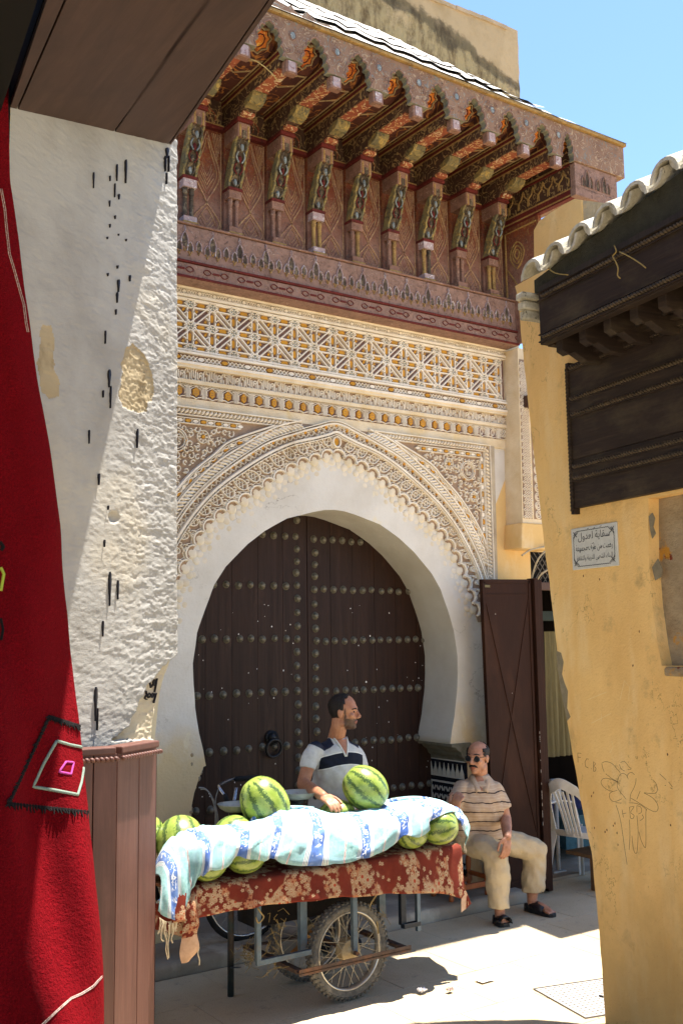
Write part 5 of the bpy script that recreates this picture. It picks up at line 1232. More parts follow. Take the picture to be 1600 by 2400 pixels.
for x, y in ((1380, 1228), (1395, 1226), (1410, 1222), (1427, 1218+25), (1352+40, 1262), (1380, 1272), (1432, 1264), (1412, 1270), (1394, 1272), (1362, 1281), (1405, 1298)):
    u, z = RW(x, y+12); b.strap(FSG, [(-u-.008, z), (-u+.006, z+.005)], .0035, .009, .0112)
b.build('vowel_mark', M_ink, sg, kind='stuff')
# graffiti pencilled on the yellow wall
M_pen = simple('brown_marker', '#5a3f2c', '#3f2c20', 60, .9, 0)
zg = lambda a, c: RW(1300+a/5.2267, 1720+c/5.2267)
gf = [[(280, 350), (276, 235), (318, 238)], [(278, 285), (312, 288)], [(332, 366), (336, 370)], [(408, 310), (385, 305), (365, 345), (372, 400), (405, 418)], [(440, 426), (445, 430)], [(470, 455), (470, 340), (496, 365), (472, 395), (500, 420), (495, 455), (470, 458)],
      [(575, 355), (620, 340), (690, 360), (750, 420), (795, 475)], [(570, 360), (580, 410), (600, 465)], [(620, 490), (690, 545), (770, 590)], [(765, 590), (680, 555), (600, 545), (562, 580), (575, 630), (630, 680), (700, 705), (760, 690)], [(705, 705), (665, 735), (670, 790), (710, 828), (760, 822), (815, 795)],
      [(895, 555), (870, 505), (830, 485), (790, 505), (765, 570), (760, 640), (780, 690), (820, 740), (868, 800)], [(880, 530), (895, 490), (935, 472), (970, 500)], [(990, 545), (985, 600), (960, 670), (925, 740), (915, 830)], [(800, 350), (850, 340), (900, 400), (930, 430), (890, 440)], [(785, 375), (810, 430), (850, 455)],
      [(1200, 565), (1240, 620), (1250, 690), (1215, 730), (1090, 722)], [(1090, 725), (1180, 775), (1240, 840), (1260, 910), (1225, 955), (1130, 915), (1000, 830), (930, 790)], [(740, 843), (810, 848)], [(905, 845), (980, 850), (1060, 880), (1120, 935), (1110, 960), (1110, 1340), (1095, 1390), (1050, 1300), (1025, 1200)],
      [(745, 870), (800, 1060), (850, 1400), (880, 1600)], [(820, 930), (835, 1025)], [(822, 980), (870, 970)], [(910, 900), (920, 1030)], [(905, 900), (965, 890), (925, 960), (965, 1000), (950, 1040), (920, 1030)], [(1000, 880), (1000, 960)], [(1005, 880), (1050, 900), (1055, 960), (1020, 980)], [(1065, 990), (1080, 1030), (1040, 1062)], [(910, 1050), (915, 1230), (905, 1420)], [(1000, 1000), (1015, 1200), (1000, 1450), (960, 1420), (940, 1250)], [(1430, 510), (1480, 700), (1390, 590)], [(1280, 490), (1360, 565)], [(1340, 630), (1355, 635)], [(1410, 660), (1480, 705)], [(1040, 700), (1000, 800)]]
b = MB()
for i, P in enumerate(gf): 
    Q = [zg(*p) for p in P]; b.strap(FRW, spl2(Q, 4) if len(Q) > 2 and i > 5 else Q, .0035 if i < 6 else .0026, -.002, .0008)
b.build('graffiti', M_pen, yw, kind='stuff')
b = MB()
for P in ([(1462, 1595), (1452, 1640)], [(1462, 1595), (1474, 1610), (1472, 1640)], [(1376, 1640), (1420, 1622)], [(1385, 1695), (1430, 1672)], [(1408, 1672), (1408, 1692)], [(1432, 1737), (1436, 1750), (1428, 1765)]): b.strap(FRW, [RW(*p) for p in P], .003, -.002, .0006)
b.build('chalk_mark', simple('chalk', '#e6cf9c', None, 9, .9, 0), yw, kind='stuff')
b = MB()
for x, y in ((1390, 1858), (1385, 1866), (1421, 1945), (1417, 1950), (1440, 1930), (1445, 1952), (1447, 1980), (1570, 1934), (1366, 1350), (1404, 1358), (1392, 1940), (1436, 1935), (1563, 1768), (1482, 1560), (1497, 1480)):
    u, z = RW(x, y); b.plate(FRW, [(u+.006*rnd.uniform(.5, 1)*math.cos(a), z+.009*rnd.uniform(.5, 1)*math.sin(a)) for a in (0, 1, 2, 3.1, 4.2, 5.2)], -.002, .0007)
b.build('stain_spot', simple('rust_stain', '#7c4a2c', '#5f4a35', 30, .9, 0), yw, kind='stuff')

def PD(x, y, w): return CPOS + _ray(x, y)*w
# ------------------------------------------------------------------ fruit cart
M_steel = simple('blue_grey_steel', '#5f6f78', '#4b5860', 20, .55, .002, .4, .2, dirt='#6b5a4a')
M_rust = simple('rusty_brown_steel', '#5d4a3e', '#473930', 25, .7, .003, .3, .15, dirt='#7a5236')
M_dsteel = simple('dark_steel', '#2c2f33', '#1f2124', 20, .6, .002, .4, .2)
M_ply = m_wood('plywood', '#8a6a44', '#a07d52', '#b08f63', .8, (6, 6, 30))
CX0, CX1, CY0, CY1, CZ = 2.36, 4.27, 5.015, 5.63, .785
cart = thing('fruit_cart', (3.35, 5.3, 0), 'two wheeled steel fruit cart standing in front of the studded door', 'cart')
b = MB(); b.box(CX0, CX1, CY0+.01, CY1, CZ-.02, CZ); b.build('deck', M_ply, cart)
def post(x, yb, Y, w, t, mat, ztop=CZ-.02, zb=None):
    p = PY(x, yb, Y); b = MB(); zb = p.z if zb is None else zb
    b.box(p.x-w/2, p.x+w/2, Y-.002, Y+.002, zb, ztop); b.box(p.x-w/2, p.x-w/2+.004, Y, Y+t, zb, ztop); b.build('upright', mat, cart); return Vector((p.x, Y, zb))
pa = post(607, 2255, 5.04, .028, .025, M_steel); pb = post(712, 2240, 5.13, .045, .03, M_steel); pc = post(833, 2232, 5.035, .030, .025, M_steel); pd = post(897, 2195, 5.20, .045, .03, M_steel)
pe = post(982, 2182, 5.58, .028, .025, M_steel); pf = post(946, 2168, 5.60, .04, .03, M_dsteel)
for a, c, m in ((pa, Vector((pb.x-.02, 5.04, pa.z+.0)), M_steel), (pf, pe, M_dsteel)):
    b = MB(); b.box(a.x-.012, c.x+.014, min(a.y, c.y)-.003, max(a.y, c.y)+.02, a.z-.02, a.z+.008); b.build('lower_rail', m, cart, bevel=.002)
a, c = PY(700, 2260, 4.99), PY(962, 2210, 4.99)
b = MB(); b.box(a.x, c.x, 4.985, 5.02, .236, .244); b.box(a.x, c.x, 4.985, 4.989, .225, .262); b.build('axle_bar', M_rust, cart, bevel=.002)
for x in (a.x+.02, c.x-.03):
    b = MB(); b.box(x-.02, x+.02, 5.02, 5.62, .232, .252); b.build('cross_member', M_rust, cart)
b = MB(); b.box(a.x, c.x, 5.585, 5.62, .236, .244); b.build('axle_bar', M_rust, cart)
lp = PZ(541, 2335, 0); b = MB(); b.tube([lp, lp+Vector((0, 0, CZ-.02))], .019, 10); b.build('prop_leg', simple('green_black_pipe', '#2f3a36', '#23221f', 12, .6, .002, dirt='#5a3d2a'), cart, smooth=True)
b = MB(); b.bar(lp+Vector((0, 0, .62)), lp+Vector((-.3, -.1, CZ-.03)), .012, .012); b.bar(lp+Vector((0, 0, .16)), Vector((pa.x-.03, 5.2, .27)), .014, .008); b.build('leg_stay', M_dsteel, cart)
M_tyre = simple('worn_tyre_rubber', '#6f6a5f', '#4f4b44', 40, .9, .003, dirt='#857d6e'); M_rim = simple('chrome_rim', '#c9c4b8', '#a69d8c', 14, .28, .001, .5, .75, dirt='#8a7d68'); M_spoke = simple('dull_spokes', '#b3a88f', '#8f8570', 30, .45, 0, .5, .5); M_hub = simple('tan_hub_drum', '#b5a078', '#8f7b58', 25, .6, .002, .4, .2)
def wheel(cx, cy, Rw=.272):
    wl = bpy.data.objects.new('wheel', None); COL.objects.link(wl); wl.parent = cart; wl.location = Vector((cx, cy, Rw))-wloc(cart)
    ring = lambda r, y, n=56: [(cx+r*math.cos(2*PI*k/n), y, Rw+r*math.sin(2*PI*k/n)) for k in range(n)]
    b = MB(); prof = [(.214, -.022), (.235, -.036), (.256, -.034), (.266, -.018), (.268, 0), (.266, .018), (.256, .034), (.235, .036), (.214, .022)]
    b.grid([[Vector((cx+r*math.cos(2*PI*k/56), cy+o, Rw+r*math.sin(2*PI*k/56))) for k in range(57)] for r, o in prof])
    b.build('tyre', M_tyre, wl, smooth=True)
    b = MB()
    for k in range(54):
        for q, (r0, o, w_, h_) in enumerate(((.266, -.022, .015, .010), (.268, .0, .012, .010), (.266, .022, .015, .010), (.252, -.036, .009, .008), (.252, .036, .009, .008))):
            a = 2*PI*(k+(.5 if q in (1,) else 0))/54; ca, sa = math.cos(a), math.sin(a); c = Vector((cx+r0*ca, cy+o, Rw+r0*sa)); t = Vector((-sa, 0, ca)); n = Vector((ca, 0, sa)) if q < 3 else Vector((ca*.4, -1 if o < 0 else 1, sa*.4)).normalized(); y = n.cross(t)
            P = [c+t*(i*.008)+y*(j*w_*.55)+n*h for h in (-.004, h_*.6) for j in (-1, 1) for i in (-1, 1)]; b.hexa(P)
    b.build('tread_knobs', M_tyre, wl, kind='stuff')
    b = MB(); b.grid([[Vector((cx+r*math.cos(2*PI*k/56), cy+o, Rw+r*math.sin(2*PI*k/56))) for k in range(57)] for r, o in ((.217, -.026), (.213, -.028), (.207, -.022), (.202, -.008), (.202, .008), (.207, .022), (.213, .028), (.217, .026))]); b.build('rim', M_rim, wl, smooth=True)
    b = MB(); b.lathe([(.012, -.07), (.014, -.045), (.03, -.042), (.062, -.036), (.066, -.03), (.066, .03), (.062, .036), (.03, .04), (.014, .05), (.012, .07)], Matrix.Translation((cx, cy, Rw)) @ Matrix.Rotation(PI/2, 4, 'X'), 20); b.build('hub', M_hub, wl, smooth=False, bevel=.003)
    for k in range(32):
        a0 = 2*PI*k/32; s = 1 if k % 2 else -1; a1 = a0+s*(.62 if (k//2) % 2 else -.62); o = .032 if k % 2 else -.032
        b = MB(); b.tube([(cx+.058*math.cos(a1), cy+o, Rw+.058*math.sin(a1)), (cx+.204*math.cos(a0), cy+o*.2, Rw+.204*math.sin(a0))], .0018, 4); b.build('spoke', M_spoke, wl)
wc = PY(815, 2240, 5.10)
wheel(wc.x, 5.10); wheel(wc.x, 5.52)
b = MB(); b.tube([(wc.x, 5.0, .272), (wc.x, 5.62, .272)], .012, 8); b.build('axle', M_rust, cart)
x_a, x_b = PY(575, 2200, 5.5).x, PY(880, 2200, 5.5).x
b = MB(); b.box(x_a, x_b, 5.40, 5.60, .40, CZ-.03); b.build('dark_box', simple('near_black_box', '#1b1613', '#100d0b', 10, .9, .004), cart, bevel=.006)  # near-black box filling the dark area under the deck
# crate boards and wood slung below
for (x0, y0), (x1, y1), Y in (((725, 2195), (790, 2130), 5.32), ((690, 2235), (760, 2175), 5.35), ((800, 2120), (870, 2112), 5.4)):
    b = MB(); b.bar(PY(x0, y0, Y), PY(x1, y1, Y+.1), .02, .06, (0, 1, 0)); b.build('loose_board', simple('raw_pale_wood', '#b98f55', '#a67c46', 10, .85, .002, stretch=(1, 8, 1)) if 'raw_pale_wood' not in bpy.data.materials else bpy.data.materials['raw_pale_wood'], cart)
M_strawb = simple('dry_straw_fibre', '#8f7a48', '#6d5a36', 30, .95, 0)
def tuft(b, c, n, L_, spread, down=.7):
    for k in range(n):
        p = Vector(c)+Vector((rnd.gauss(0, spread), rnd.gauss(0, spread*.6), rnd.gauss(0, spread))); d = Vector((rnd.gauss(0, 1), rnd.gauss(0, .6), rnd.gauss(-down, .7))).normalized()*L_*rnd.uniform(.5, 1.2)
        b.tube([p, p+d*.5+Vector((rnd.gauss(0, .012), 0, rnd.gauss(0, .012))), p+d], .0016, 4)
b = MB(); tuft(b, PY(640, 2150, 5.06), 9, .08, .025); tuft(b, PY(640, 2200, 5.06), 8, .08, .022); tuft(b, PY(645, 2268, 5.08), 10, .08, .02); tuft(b, PY(880, 2140, 5.15), 16, .1, .018); tuft(b, PY(873, 2180, 5.16), 12, .08, .014)
o = b.build('straw', M_strawb, cart, kind='stuff')
b = MB(); tuft(b, PY(575, 2235, 5.35), 26, .07, .028, .2); tuft(b, PY(590, 2245, 5.33), 22, .06, .02, .2); tag(b.build('straw_bundle', M_strawb), 'bundle of dry straw hanging under the left half of the cart', 'straw')
b = MB(); b.tube(spl([PY(*p, 5.07) for p in ((883, 2096), (873, 2110), (866, 2125), (870, 2140), (880, 2150), (884, 2165), (886, 2188))], 4), .005, 6); b.tube(spl([PY(*p, 5.03) for p in ((604, 2128), (612, 2140), (618, 2150), (606, 2163), (600, 2150))], 4), .004, 6)
tag(b.build('twine', simple('jute_twine', '#a28c5f', '#8b764c', 60, .95, .002), smooth=True), 'frayed jute twine knotted round the cart uprights', 'twine')

# ------------------------------------------------------------------ flowered table cloth
def m_floral():
    t = NT('red_flowered_cloth', .85, .15); uv = t.uv()
    base = t.mix(t.mask(t.noise(t.pos(), 9, 5, .6), .4, .65), '#742e20', '#64261a')
    c = base
    def layer(c, sc, off, thr, r, pet, col1, col2, ctr, dens=.0):
        q = t.mp(uv, (sc, sc, sc), (0, 0, off), (off*3.1, off*1.7, 0))
        nd = t.t.nodes.new('ShaderNodeTexVoronoi'); nd.voronoi_dimensions = '2D'; t.put(nd.inputs['Vector'], q); nd.inputs['Scale'].default_value = 1; nd.inputs['Randomness'].default_value = .8
        d = t.vm('SUBTRACT', q, nd.outputs['Position']); sx, sy, _ = t.sep(d); ang = t.ma('ARCTAN2', sy, sx); L_ = t.vm('LENGTH', d, out=1)
        rc = t.sep(nd.outputs['Color']); ang = t.ma('ADD', ang, t.ma('MULTIPLY', rc[1], 6.28))
        rr = t.ma('MULTIPLY', t.ma('ADD', t.ma('MULTIPLY', t.ma('ABSOLUTE', t.ma('COSINE', t.ma('MULTIPLY', ang, pet/2))), .45), .55), r)
        k = t.ma('MULTIPLY', t.mask(L_, rr, t.ma('SUBTRACT', rr, .03)), t.mask(rc[0], thr, thr+.01))
        shade = t.mask(L_, t.ma('MULTIPLY', rr, .3), rr); colr = t.mix(shade, col1, col2)
        vein = t.mask(t.ma('ABSOLUTE', t.ma('SINE', t.ma('MULTIPLY', ang, pet/2))), .22, .08); colr = t.mix(t.ma('MULTIPLY', vein, .45), colr, '#9c5238')
        colr = t.mix(t.mask(L_, r*.24, r*.2), colr, ctr)
        return t.mix(k, c, colr)
    grp = t.mask(t.noise(t.mp(uv, (1, 1, 1)), 5.5, 2, .5), .46, .50)
    c2 = layer(c, 16, .3, .15, .46, 6, '#b07a56', '#9f6648', '#8a4028')
    c2 = layer(c2, 24, 1.2, .25, .45, 8, '#ae8c6a', '#976e50', '#9a4a2c')
    c2 = layer(c2, 11, 2.1, .3, .44, 5, '#b49a78', '#a37e5e', '#a3442c')
    c2 = layer(c2, 30, .7, .45, .44, 5, '#bba684', '#a98e6c', '#a03a24')
    c = t.mix(grp, c, c2)
    c = layer(c, 34, 1.9, .80, .42, 5, '#b7a07e', '#a38160', '#963a22')
    c = t.mix(t.ma('MULTIPLY', t.mask(t.noise(t.pos(), 24, 4, .7), .55, .75), .35), c, '#7a4a33')
    t.color(c); return t.bump(t.noise(t.pos(), 180, 2, .5), .001).m
M_floral = m_floral()
M_under = simple('faded_cloth_underside', '#c3a184', '#b08e70', 40, .95, .002)
low_px = [(466, 2150), (503, 2142), (554, 2133), (605, 2123), (656, 2118), (698, 2114), (762, 2106), (803, 2101), (829, 2103), (873, 2097), (937, 2094), (1001, 2092), (1049, 2096), (1078, 2106)]
low = sorted([(PY(*p, 4.985).x, PY(*p, 4.985).z) for p in low_px])
tc = MB(); n = 150; rows = []; x0, x1 = CX0-.03, CX1+.012
def drape(x, k):   # k: 0 table back .. 1 rim .. 2 hem
    if k <= 1:
        return Vector((x, lerp(CY1+.01, 5.0, k), CZ+.004+.004*noise.noise((x*6, k*5, 1))-.012*max(0, k-.92)/.08))
    h = interp(low, x); f = k-1
    return Vector((x, 4.993-.018*f+(.010*math.sin(x*17+1)+.008*math.sin(x*31)+.012*noise.noise((x*5, 0, 4)))*f, lerp(CZ-.008, h, f)))
ks = [0, .3, .6, .85, .95, 1, 1.06, 1.2, 1.35, 1.5, 1.65, 1.8, 1.92, 2]
rows = [[drape(lerp(x0, x1, i/n), k) for i in range(n+1)] for k in ks]
tc.grid(rows, 0, uvf=lambda i, j: (lerp(x0, x1, j/n), -(ks[i] if ks[i] <= 1 else 1+(ks[i]-1)*.28)*.6+.0))
# right end: drop over the end of the deck with a folded corner
cr = [PY(*p, 4.985) for p in ((1078, 2106), (1079, 2138), (1094, 2130), (1108, 2116))]
side = []
for j in range(11):
    f = j/10; y = lerp(5.0, CY1, f); zt_2 = CZ-.006; xb = CX1+.02+.06*math.exp(-((f-.14)/.12)**2)+.02*math.sin(f*9); zb2 = lerp(.43, .60, min(1, f*2.2))-.05*math.exp(-((f-.1)/.07)**2)
    side.append([Vector((CX1+.012, y, zt_2)), Vector((lerp(CX1+.012, xb, .5), y-.02*math.sin(f*3), lerp(zt_2, zb2, .45))), Vector((xb, y-.03*(1-f), zb2))])
tc.grid(side, 0, uvf=lambda i, j: (4.3+j*.13, i*.06))
clo = tag(tc.build('table_cloth', [M_floral, M_under], smooth=True, loc=(3.35, 5.0, CZ)), 'red flowered cloth hanging over the front of the fruit cart', 'tablecloth')
md = clo.modifiers.new('thick', 'SOLIDIFY'); md.thickness = .003; md.offset = 0
fl = [PY(*p, 4.975) for p in ((1049, 2096), (1078, 2106), (1079, 2138), (1093, 2131), (1106, 2118), (1092, 2090), (1078, 2075))]
b = MB(); b.add([p+Vector((0, -.01*math.sin(i*1.3), 0)) for i, p in enumerate(fl)], [(0, 1, 6), (1, 2, 3), (1, 3, 5), (3, 4, 5), (1, 5, 6)]); b.m = [0, 1, 1, 0, 0]
for i in range(len(b.v)): b.uv[i] = (b.v[i].x, b.v[i].z)
b.build('folded_corner', [M_floral, M_under], clo)
L1 = [(455, 2085, 4.985), (440, 2115, 4.97), (432, 2160, 4.965), (426, 2200, 4.97), (421, 2235, 4.975), (426, 2258, 4.98)]; L2 = [(462, 2100, 4.975), (464, 2140, 4.945), (468, 2162, 4.94), (462, 2188, 4.95), (467, 2222, 4.955), (446, 2249, 4.975)]
A2, B2 = spl([PY(*p) for p in L1], 4), spl([PY(*p) for p in L2], 4)
b = MB(); b.grid([[p.lerp(q, k/5)+Vector((0, -.018*math.sin(PI*k/5), 0)) for k in range(6)] for p, q in zip(A2, B2)], 0, uvf=lambda i, j: (2.2+j*.02, i*.02))
for i in range(len(b.f)): b.m[i] = 0 if i//5 < 12 else 1
b.build('hanging_corner', [M_floral, M_under], clo, smooth=True)
b = MB(); q = [PY(*p, 5.03) for p in ((340, 2120), (440, 2110), (434, 2160), (428, 2196), (400, 2188), (340, 2172))]; b.add(q, [tuple(range(6))]); b.uv = {i: (p.x, p.z) for i, p in enumerate(q)}; b.build('side_drop', [M_floral], clo)

# ------------------------------------------------------------------ watermelons
def m_melon():
    t = NT('watermelon_rind', .32, .5); p = t.obj(); rnd_ = t.n('ObjectInfo', 5)
    sx, sy, sz = t.sep(p); ang = t.ma('ARCTAN2', sy, sx); pole = t.mask(t.vm('LENGTH', p, out=1), .02, .10)
    q = t.vm('ADD', p, t.comb(t.ma('MULTIPLY', rnd_, 17.), 0., t.ma('MULTIPLY', rnd_, 5.)))
    w = t.ma('MULTIPLY', t.ma('SUBTRACT', t.noise(q, 5, 5, .7), .5), 2.6); w2 = t.ma('MULTIPLY', t.ma('SUBTRACT', t.noise(q, 16, 4, .7), .5), 2.6)
    s = t.ma('SINE', t.ma('ADD', t.ma('MULTIPLY', ang, 10), t.ma('ADD', t.ma('MULTIPLY', w, 2.1), t.ma('MULTIPLY', w2, 2.0))))
    m = t.mask(s, .38, .72)
    lt = t.mix(t.mask(t.noise(q, 3, 4), .35, .7), '#82953a', '#a3b056'); lt = t.mix(t.mask(t.noise(q, 28, 3, .7), .56, .68), lt, '#63802f')
    dk = t.mix(t.mask(t.noise(q, 14, 4, .7), .35, .7), '#243d1a', '#47622a')
    c = t.mix(t.ma('MULTIPLY', m, .93), lt, dk)
    c = t.mix(t.mask(t.ma('ABSOLUTE', sz), .9, 1.0), c, '#9aa84a')
    gs = t.mask(t.vm('LENGTH', t.vm('SUBTRACT', p, (.5, -.8, .1)), out=1), .62, .2); c = t.mix(t.ma('MULTIPLY', t.ma('MULTIPLY', gs, .7), t.mask(rnd_, .5, .6)), c, '#c2b878')
    c = t.mix(t.ma('MULTIPLY', rnd_, .22), c, '#3f5a22')
    t.color(c); t.b.inputs['Coat Weight'].default_value = .15; t.b.inputs['Coat Roughness'].default_value = .25; return t.m
M_melon = m_melon()
def melon_mesh():
    b = MB(); nu, nv = 40, 26; R_ = []
    for i in range(nv+1):
        a = PI*i/nv; R_.append([Vector(((abs(math.sin(a))**.92)*math.cos(2*PI*j/nu)*(1+.012*math.cos(2*PI*j/nu*5)), (abs(math.sin(a))**.92)*math.sin(2*PI*j/nu)*(1+.012*math.cos(2*PI*j/nu*5)), math.cos(a)*(1-.03*math.exp(-(a/.25)**2)-.03*math.exp(-((PI-a)/.25)**2)))) for j in range(nu+1)])
    b.grid(R_); return b
mm0 = melon_mesh().build('watermelon', M_melon, smooth=True); bpy.data.objects.remove(mm0, do_unlink=True)
mm = bpy.data.meshes['watermelon']
def m_scaled(): pass
# (pixel x, y, Y or None to rest on the deck, radius, length ratio, axis direction, label)
MEL = [
 ((856, 1848), 5.36, .133, 1.14, (.55, -.45, -.62), 'biggest glossy striped watermelon standing up beside the salesman'),
 ((621, 1884), 5.42, .140, 1.20, (-.5, .2, .85), 'tall tilted watermelon on the heap left of the weighing scale'),
 ((789, 1918), 5.42, .112, 1.12, (.8, -.3, .2), 'watermelon under the hand of the salesman'),
 ((930, 1912), 5.45, .115, 1.15, (.9, .2, .1), 'pale watermelon half hidden by the blanket right of the biggest one'),
 ((424, 1976), 5.37, .136, 1.12, (.2, .5, .8), 'round watermelon at the left end of the blanket, its upper left half bare'),
 ((338, 1962), 5.52, .115, 1.1, (.5, .4, .5), 'dark watermelon at the far left edge of the cart behind the board casing'),
 ((546, 1960), 5.40, .115, 1.1, (.9, .1, .3), 'pale watermelon peeping over the blanket in front of the lower scale pan'),
 ((572, 1956), 5.55, .105, 1.1, (.5, .6, .3), 'shaded watermelon behind the lower scale pan'),
 ((488, 2018), None, .100, 1.1, (.9, .3, .2), 'watermelon under the blanket hem at the front left of the cart'),
 ((576, 2003), None, .100, 1.12, (.9, -.2, .15), 'watermelon under the blanket hem beside the front left one'),
 ((962, 1948), None, .102, 1.12, (.85, .3, -.3), 'watermelon in the front right pair, mostly under the blanket'),
 ((1030, 1938), None, .106, 1.08, (.55, -.7, .15), 'watermelon at the right front corner with its striped end facing the street'),
 ((700, 1985), 5.22, .115, 1.1, (1, 0, .1), None), ((830, 1975), 5.22, .115, 1.1, (1, .2, .1), None)]
MPOS = []
for (x, y), Y, r, ratio, ax, lab in MEL:
    if lab is None: continue
    if Y is None: p = PZ(x, y, CZ+.012+r); p.z = CZ+.012+r
    else: p = PY(x, y, Y)
    o = bpy.data.objects.new('watermelon', mm); COL.objects.link(o); o.location = p; o.scale = (r, r, r*ratio)
    MPOS.append((p.copy(), r, ratio, Vector(ax).normalized()))
    o.rotation_euler = Vector(ax).to_track_quat('Z', 'Y').to_euler(); tag(o, lab, 'watermelon', 'watermelons heaped on the cart')

# ------------------------------------------------------------------ striped blanket thrown over the melons
def m_blanket():
    t = NT('striped_towelling', .95, .1); u, v, _ = t.sep(t.uv()); p = t.pos()
    f = t.ma('FRACT', t.ma('MULTIPLY', u, 1/.27)); 
    base = t.mix(t.mask(t.noise(p, 60, 4, .7), .35, .65), '#86b6b2', '#a6cac6'); base = t.mix(t.mask(t.noise(p, 6, 4), .4, .65), base, '#98bfc6')
    c = base
    blue = t.mix(t.mask(t.noise(p, 12, 4), .4, .6), '#4564a6', '#6c8ac0')
    c = t.mix(t.band(f, .36, .58, .004), c, blue)
    sc_ = t.mp(t.comb(u, v, 0.), (26, 26, 1)); mot = t.mask(t.noise(sc_, 1.6, 2, .5, 1.2), .55, .58)
    mot = t.ma('MULTIPLY', mot, t.ma('MULTIPLY', t.band(f, .40, .54, .01), t.mask(t.noise(t.comb(t.ma('FLOOR', t.ma('MULTIPLY', u, 1/.27)), v, 0.), 5), .42, .46)))
    c = t.mix(mot, c, '#dfe3e6')
    for lo in (.27, .295, .32, .345, .585, .61, .635, .66): c = t.mix(t.band(f, lo, lo+.011, .002), c, '#e6e4e0')
    for lo in (.283, .333, .598, .648): c = t.mix(t.ma('MULTIPLY', t.band(f, lo, lo+.008, .002), .6), c, '#5b5a8c')
    c = t.mix(t.band(f, .935, .975, .003), c, '#d9d7d2')
    dash = t.mask(t.ma('SINE', t.ma('ADD', t.ma('MULTIPLY', v, 260), t.ma('MULTIPLY', f, 260))), .1, .3)
    c = t.mix(t.ma('MULTIPLY', t.band(f, .945, .967, .002), dash), c, '#b0453f')
    t.color(c); t.b.inputs['Sheen Weight'].default_value = .12; return t.bump(t.noise(p, 220, 3, .7), .006).m
BL = [((372, 2052), 5.12, (371, 2135), 5.0, .02), ((381, 2012), 5.16, (385, 2148), 4.985, .02), ((396, 1978), 5.20, (411, 2159), 4.98, .03), ((412, 1958), 5.24, (436, 2136), 4.98, .03), ((430, 1947), 5.27, (449, 2082), 4.985, .035), ((450, 1942), 5.29, (460, 2054), 5.0, .035), ((480, 1940), 5.30, (474, 2041), 5.0, .03), ((529, 1937), 5.30, (518, 2031), 5.0, .03), ((580, 1931), 5.30, (567, 2013), 5.01, .03), ((612, 1920), 5.31, (592, 2014), 5.01, .03), ((643, 1906), 5.33, (620, 2018), 5.01, .035), ((690, 1899), 5.34, (660, 2030), 5.0, .03), ((735, 1900), 5.34, (720, 2036), 4.99, .03), ((780, 1906), 5.33, (793, 2034), 4.99, .03), ((825, 1903), 5.33, (841, 2025), 4.99, .03), ((873, 1896), 5.33, (889, 2010), 4.995, .03), ((910, 1884), 5.35, (932, 1978), 5.0, .03), ((969, 1877), 5.35, (985, 1946), 5.01, .03), ((1010, 1878), 5.34, (1033, 1926), 5.02, .02), ((1045, 1888), 5.32, (1062, 1920), 5.03, .02), ((1072, 1908), 5.28, (1080, 1935), 5.06, .01), ((1083, 1930), 5.24, (1088, 1985), 5.10, 0)]
T_ = spl([PY(*a, Y) for a, Y, c, Y2, w in BL], 8); B_ = spl([PY(*c, Y2) for a, Y, c, Y2, w in BL], 8)
arc_ = [0]
for a, c in zip(T_, T_[1:]): arc_.append(arc_[-1]+(a-c).length)
rows = []; NVB = 30
for j in range(NVB+1):
    s = j/NVB; r = []
    for i, (a, c) in enumerate(zip(T_, B_)):
        u = i/8
        if s < .30:   # over the ridge and down behind
            f = s/.30; q = Vector((a.x+.02*(1-f), a.y+.17*(1-f)**1.0, a.z-.10*(1-f)**2))
        else:
            th = (s-.30)/.70*PI/2; q = Vector((lerp(a.x, c.x, (s-.3)/.7), a.y+(c.y-a.y)*max(0, math.sin(th))**.7, c.z+(a.z-c.z)*max(0, math.cos(th))**.85))
        ww = .014*noise.noise((u*.9+s*2.2, s*3, 2))+.010*noise.noise((u*2.3-s*3, s*4, 7))+.004*noise.noise((u*6, s*14, 3))
        ww += -.022*math.exp(-((u-(10.6+ (s-.3)*7.5))/.7)**2)*(1 if .2 < s < .9 else .3)+.02*math.exp(-((u-(9.6+(s-.3)*7.5))/.8)**2)*(1 if s > .2 else .2)
        ww += -.016*math.exp(-((u-(15.5-(s-.3)*3))/.6)**2)-.014*math.exp(-((u-(3.2+s*1.5))/.5)**2)
        k = min(1, max(0, min(i/6, (len(T_)-1-i)/6)))
        r.append(q+Vector((0, -ww*.8*k, ww*.7*k)))
    rows.append(r)
OUT_U = Vector((0, -.75, .66)); OUT_L = Vector((0, -.995, .1))
def conform(p):
    for c, r, ra, ax in MPOS[8:12]:
        d = p-c; a = d.dot(ax); perp = d-ax*a; q = math.hypot(a/(r*ra+.014), perp.length/(r+.014))
        if q < 1 and q > .05:
            o = OUT_U if d.z > 0 else OUT_L; lo, hi = 0, .3
            for _ in range(9):
                t = (lo+hi)/2; e = d+o*t; a = e.dot(ax)
                if math.hypot(a/(r*ra+.014), (e-ax*a).length/(r+.014)) < 1: lo = t
                else: hi = t
            p = p+o*hi
    return p
for _ in range(3):
    rows = [[conform(p) for p in r] for r in rows]
    nr = [[p.copy() for p in r] for r in rows]
    for j in range(1, NVB):
        for i in range(1, len(rows[0])-1): nr[j][i] = rows[j][i]*.5+(rows[j-1][i]+rows[j+1][i]+rows[j][i-1]+rows[j][i+1])*.125
    rows = nr
out_ = Vector((0, -.72, .69))
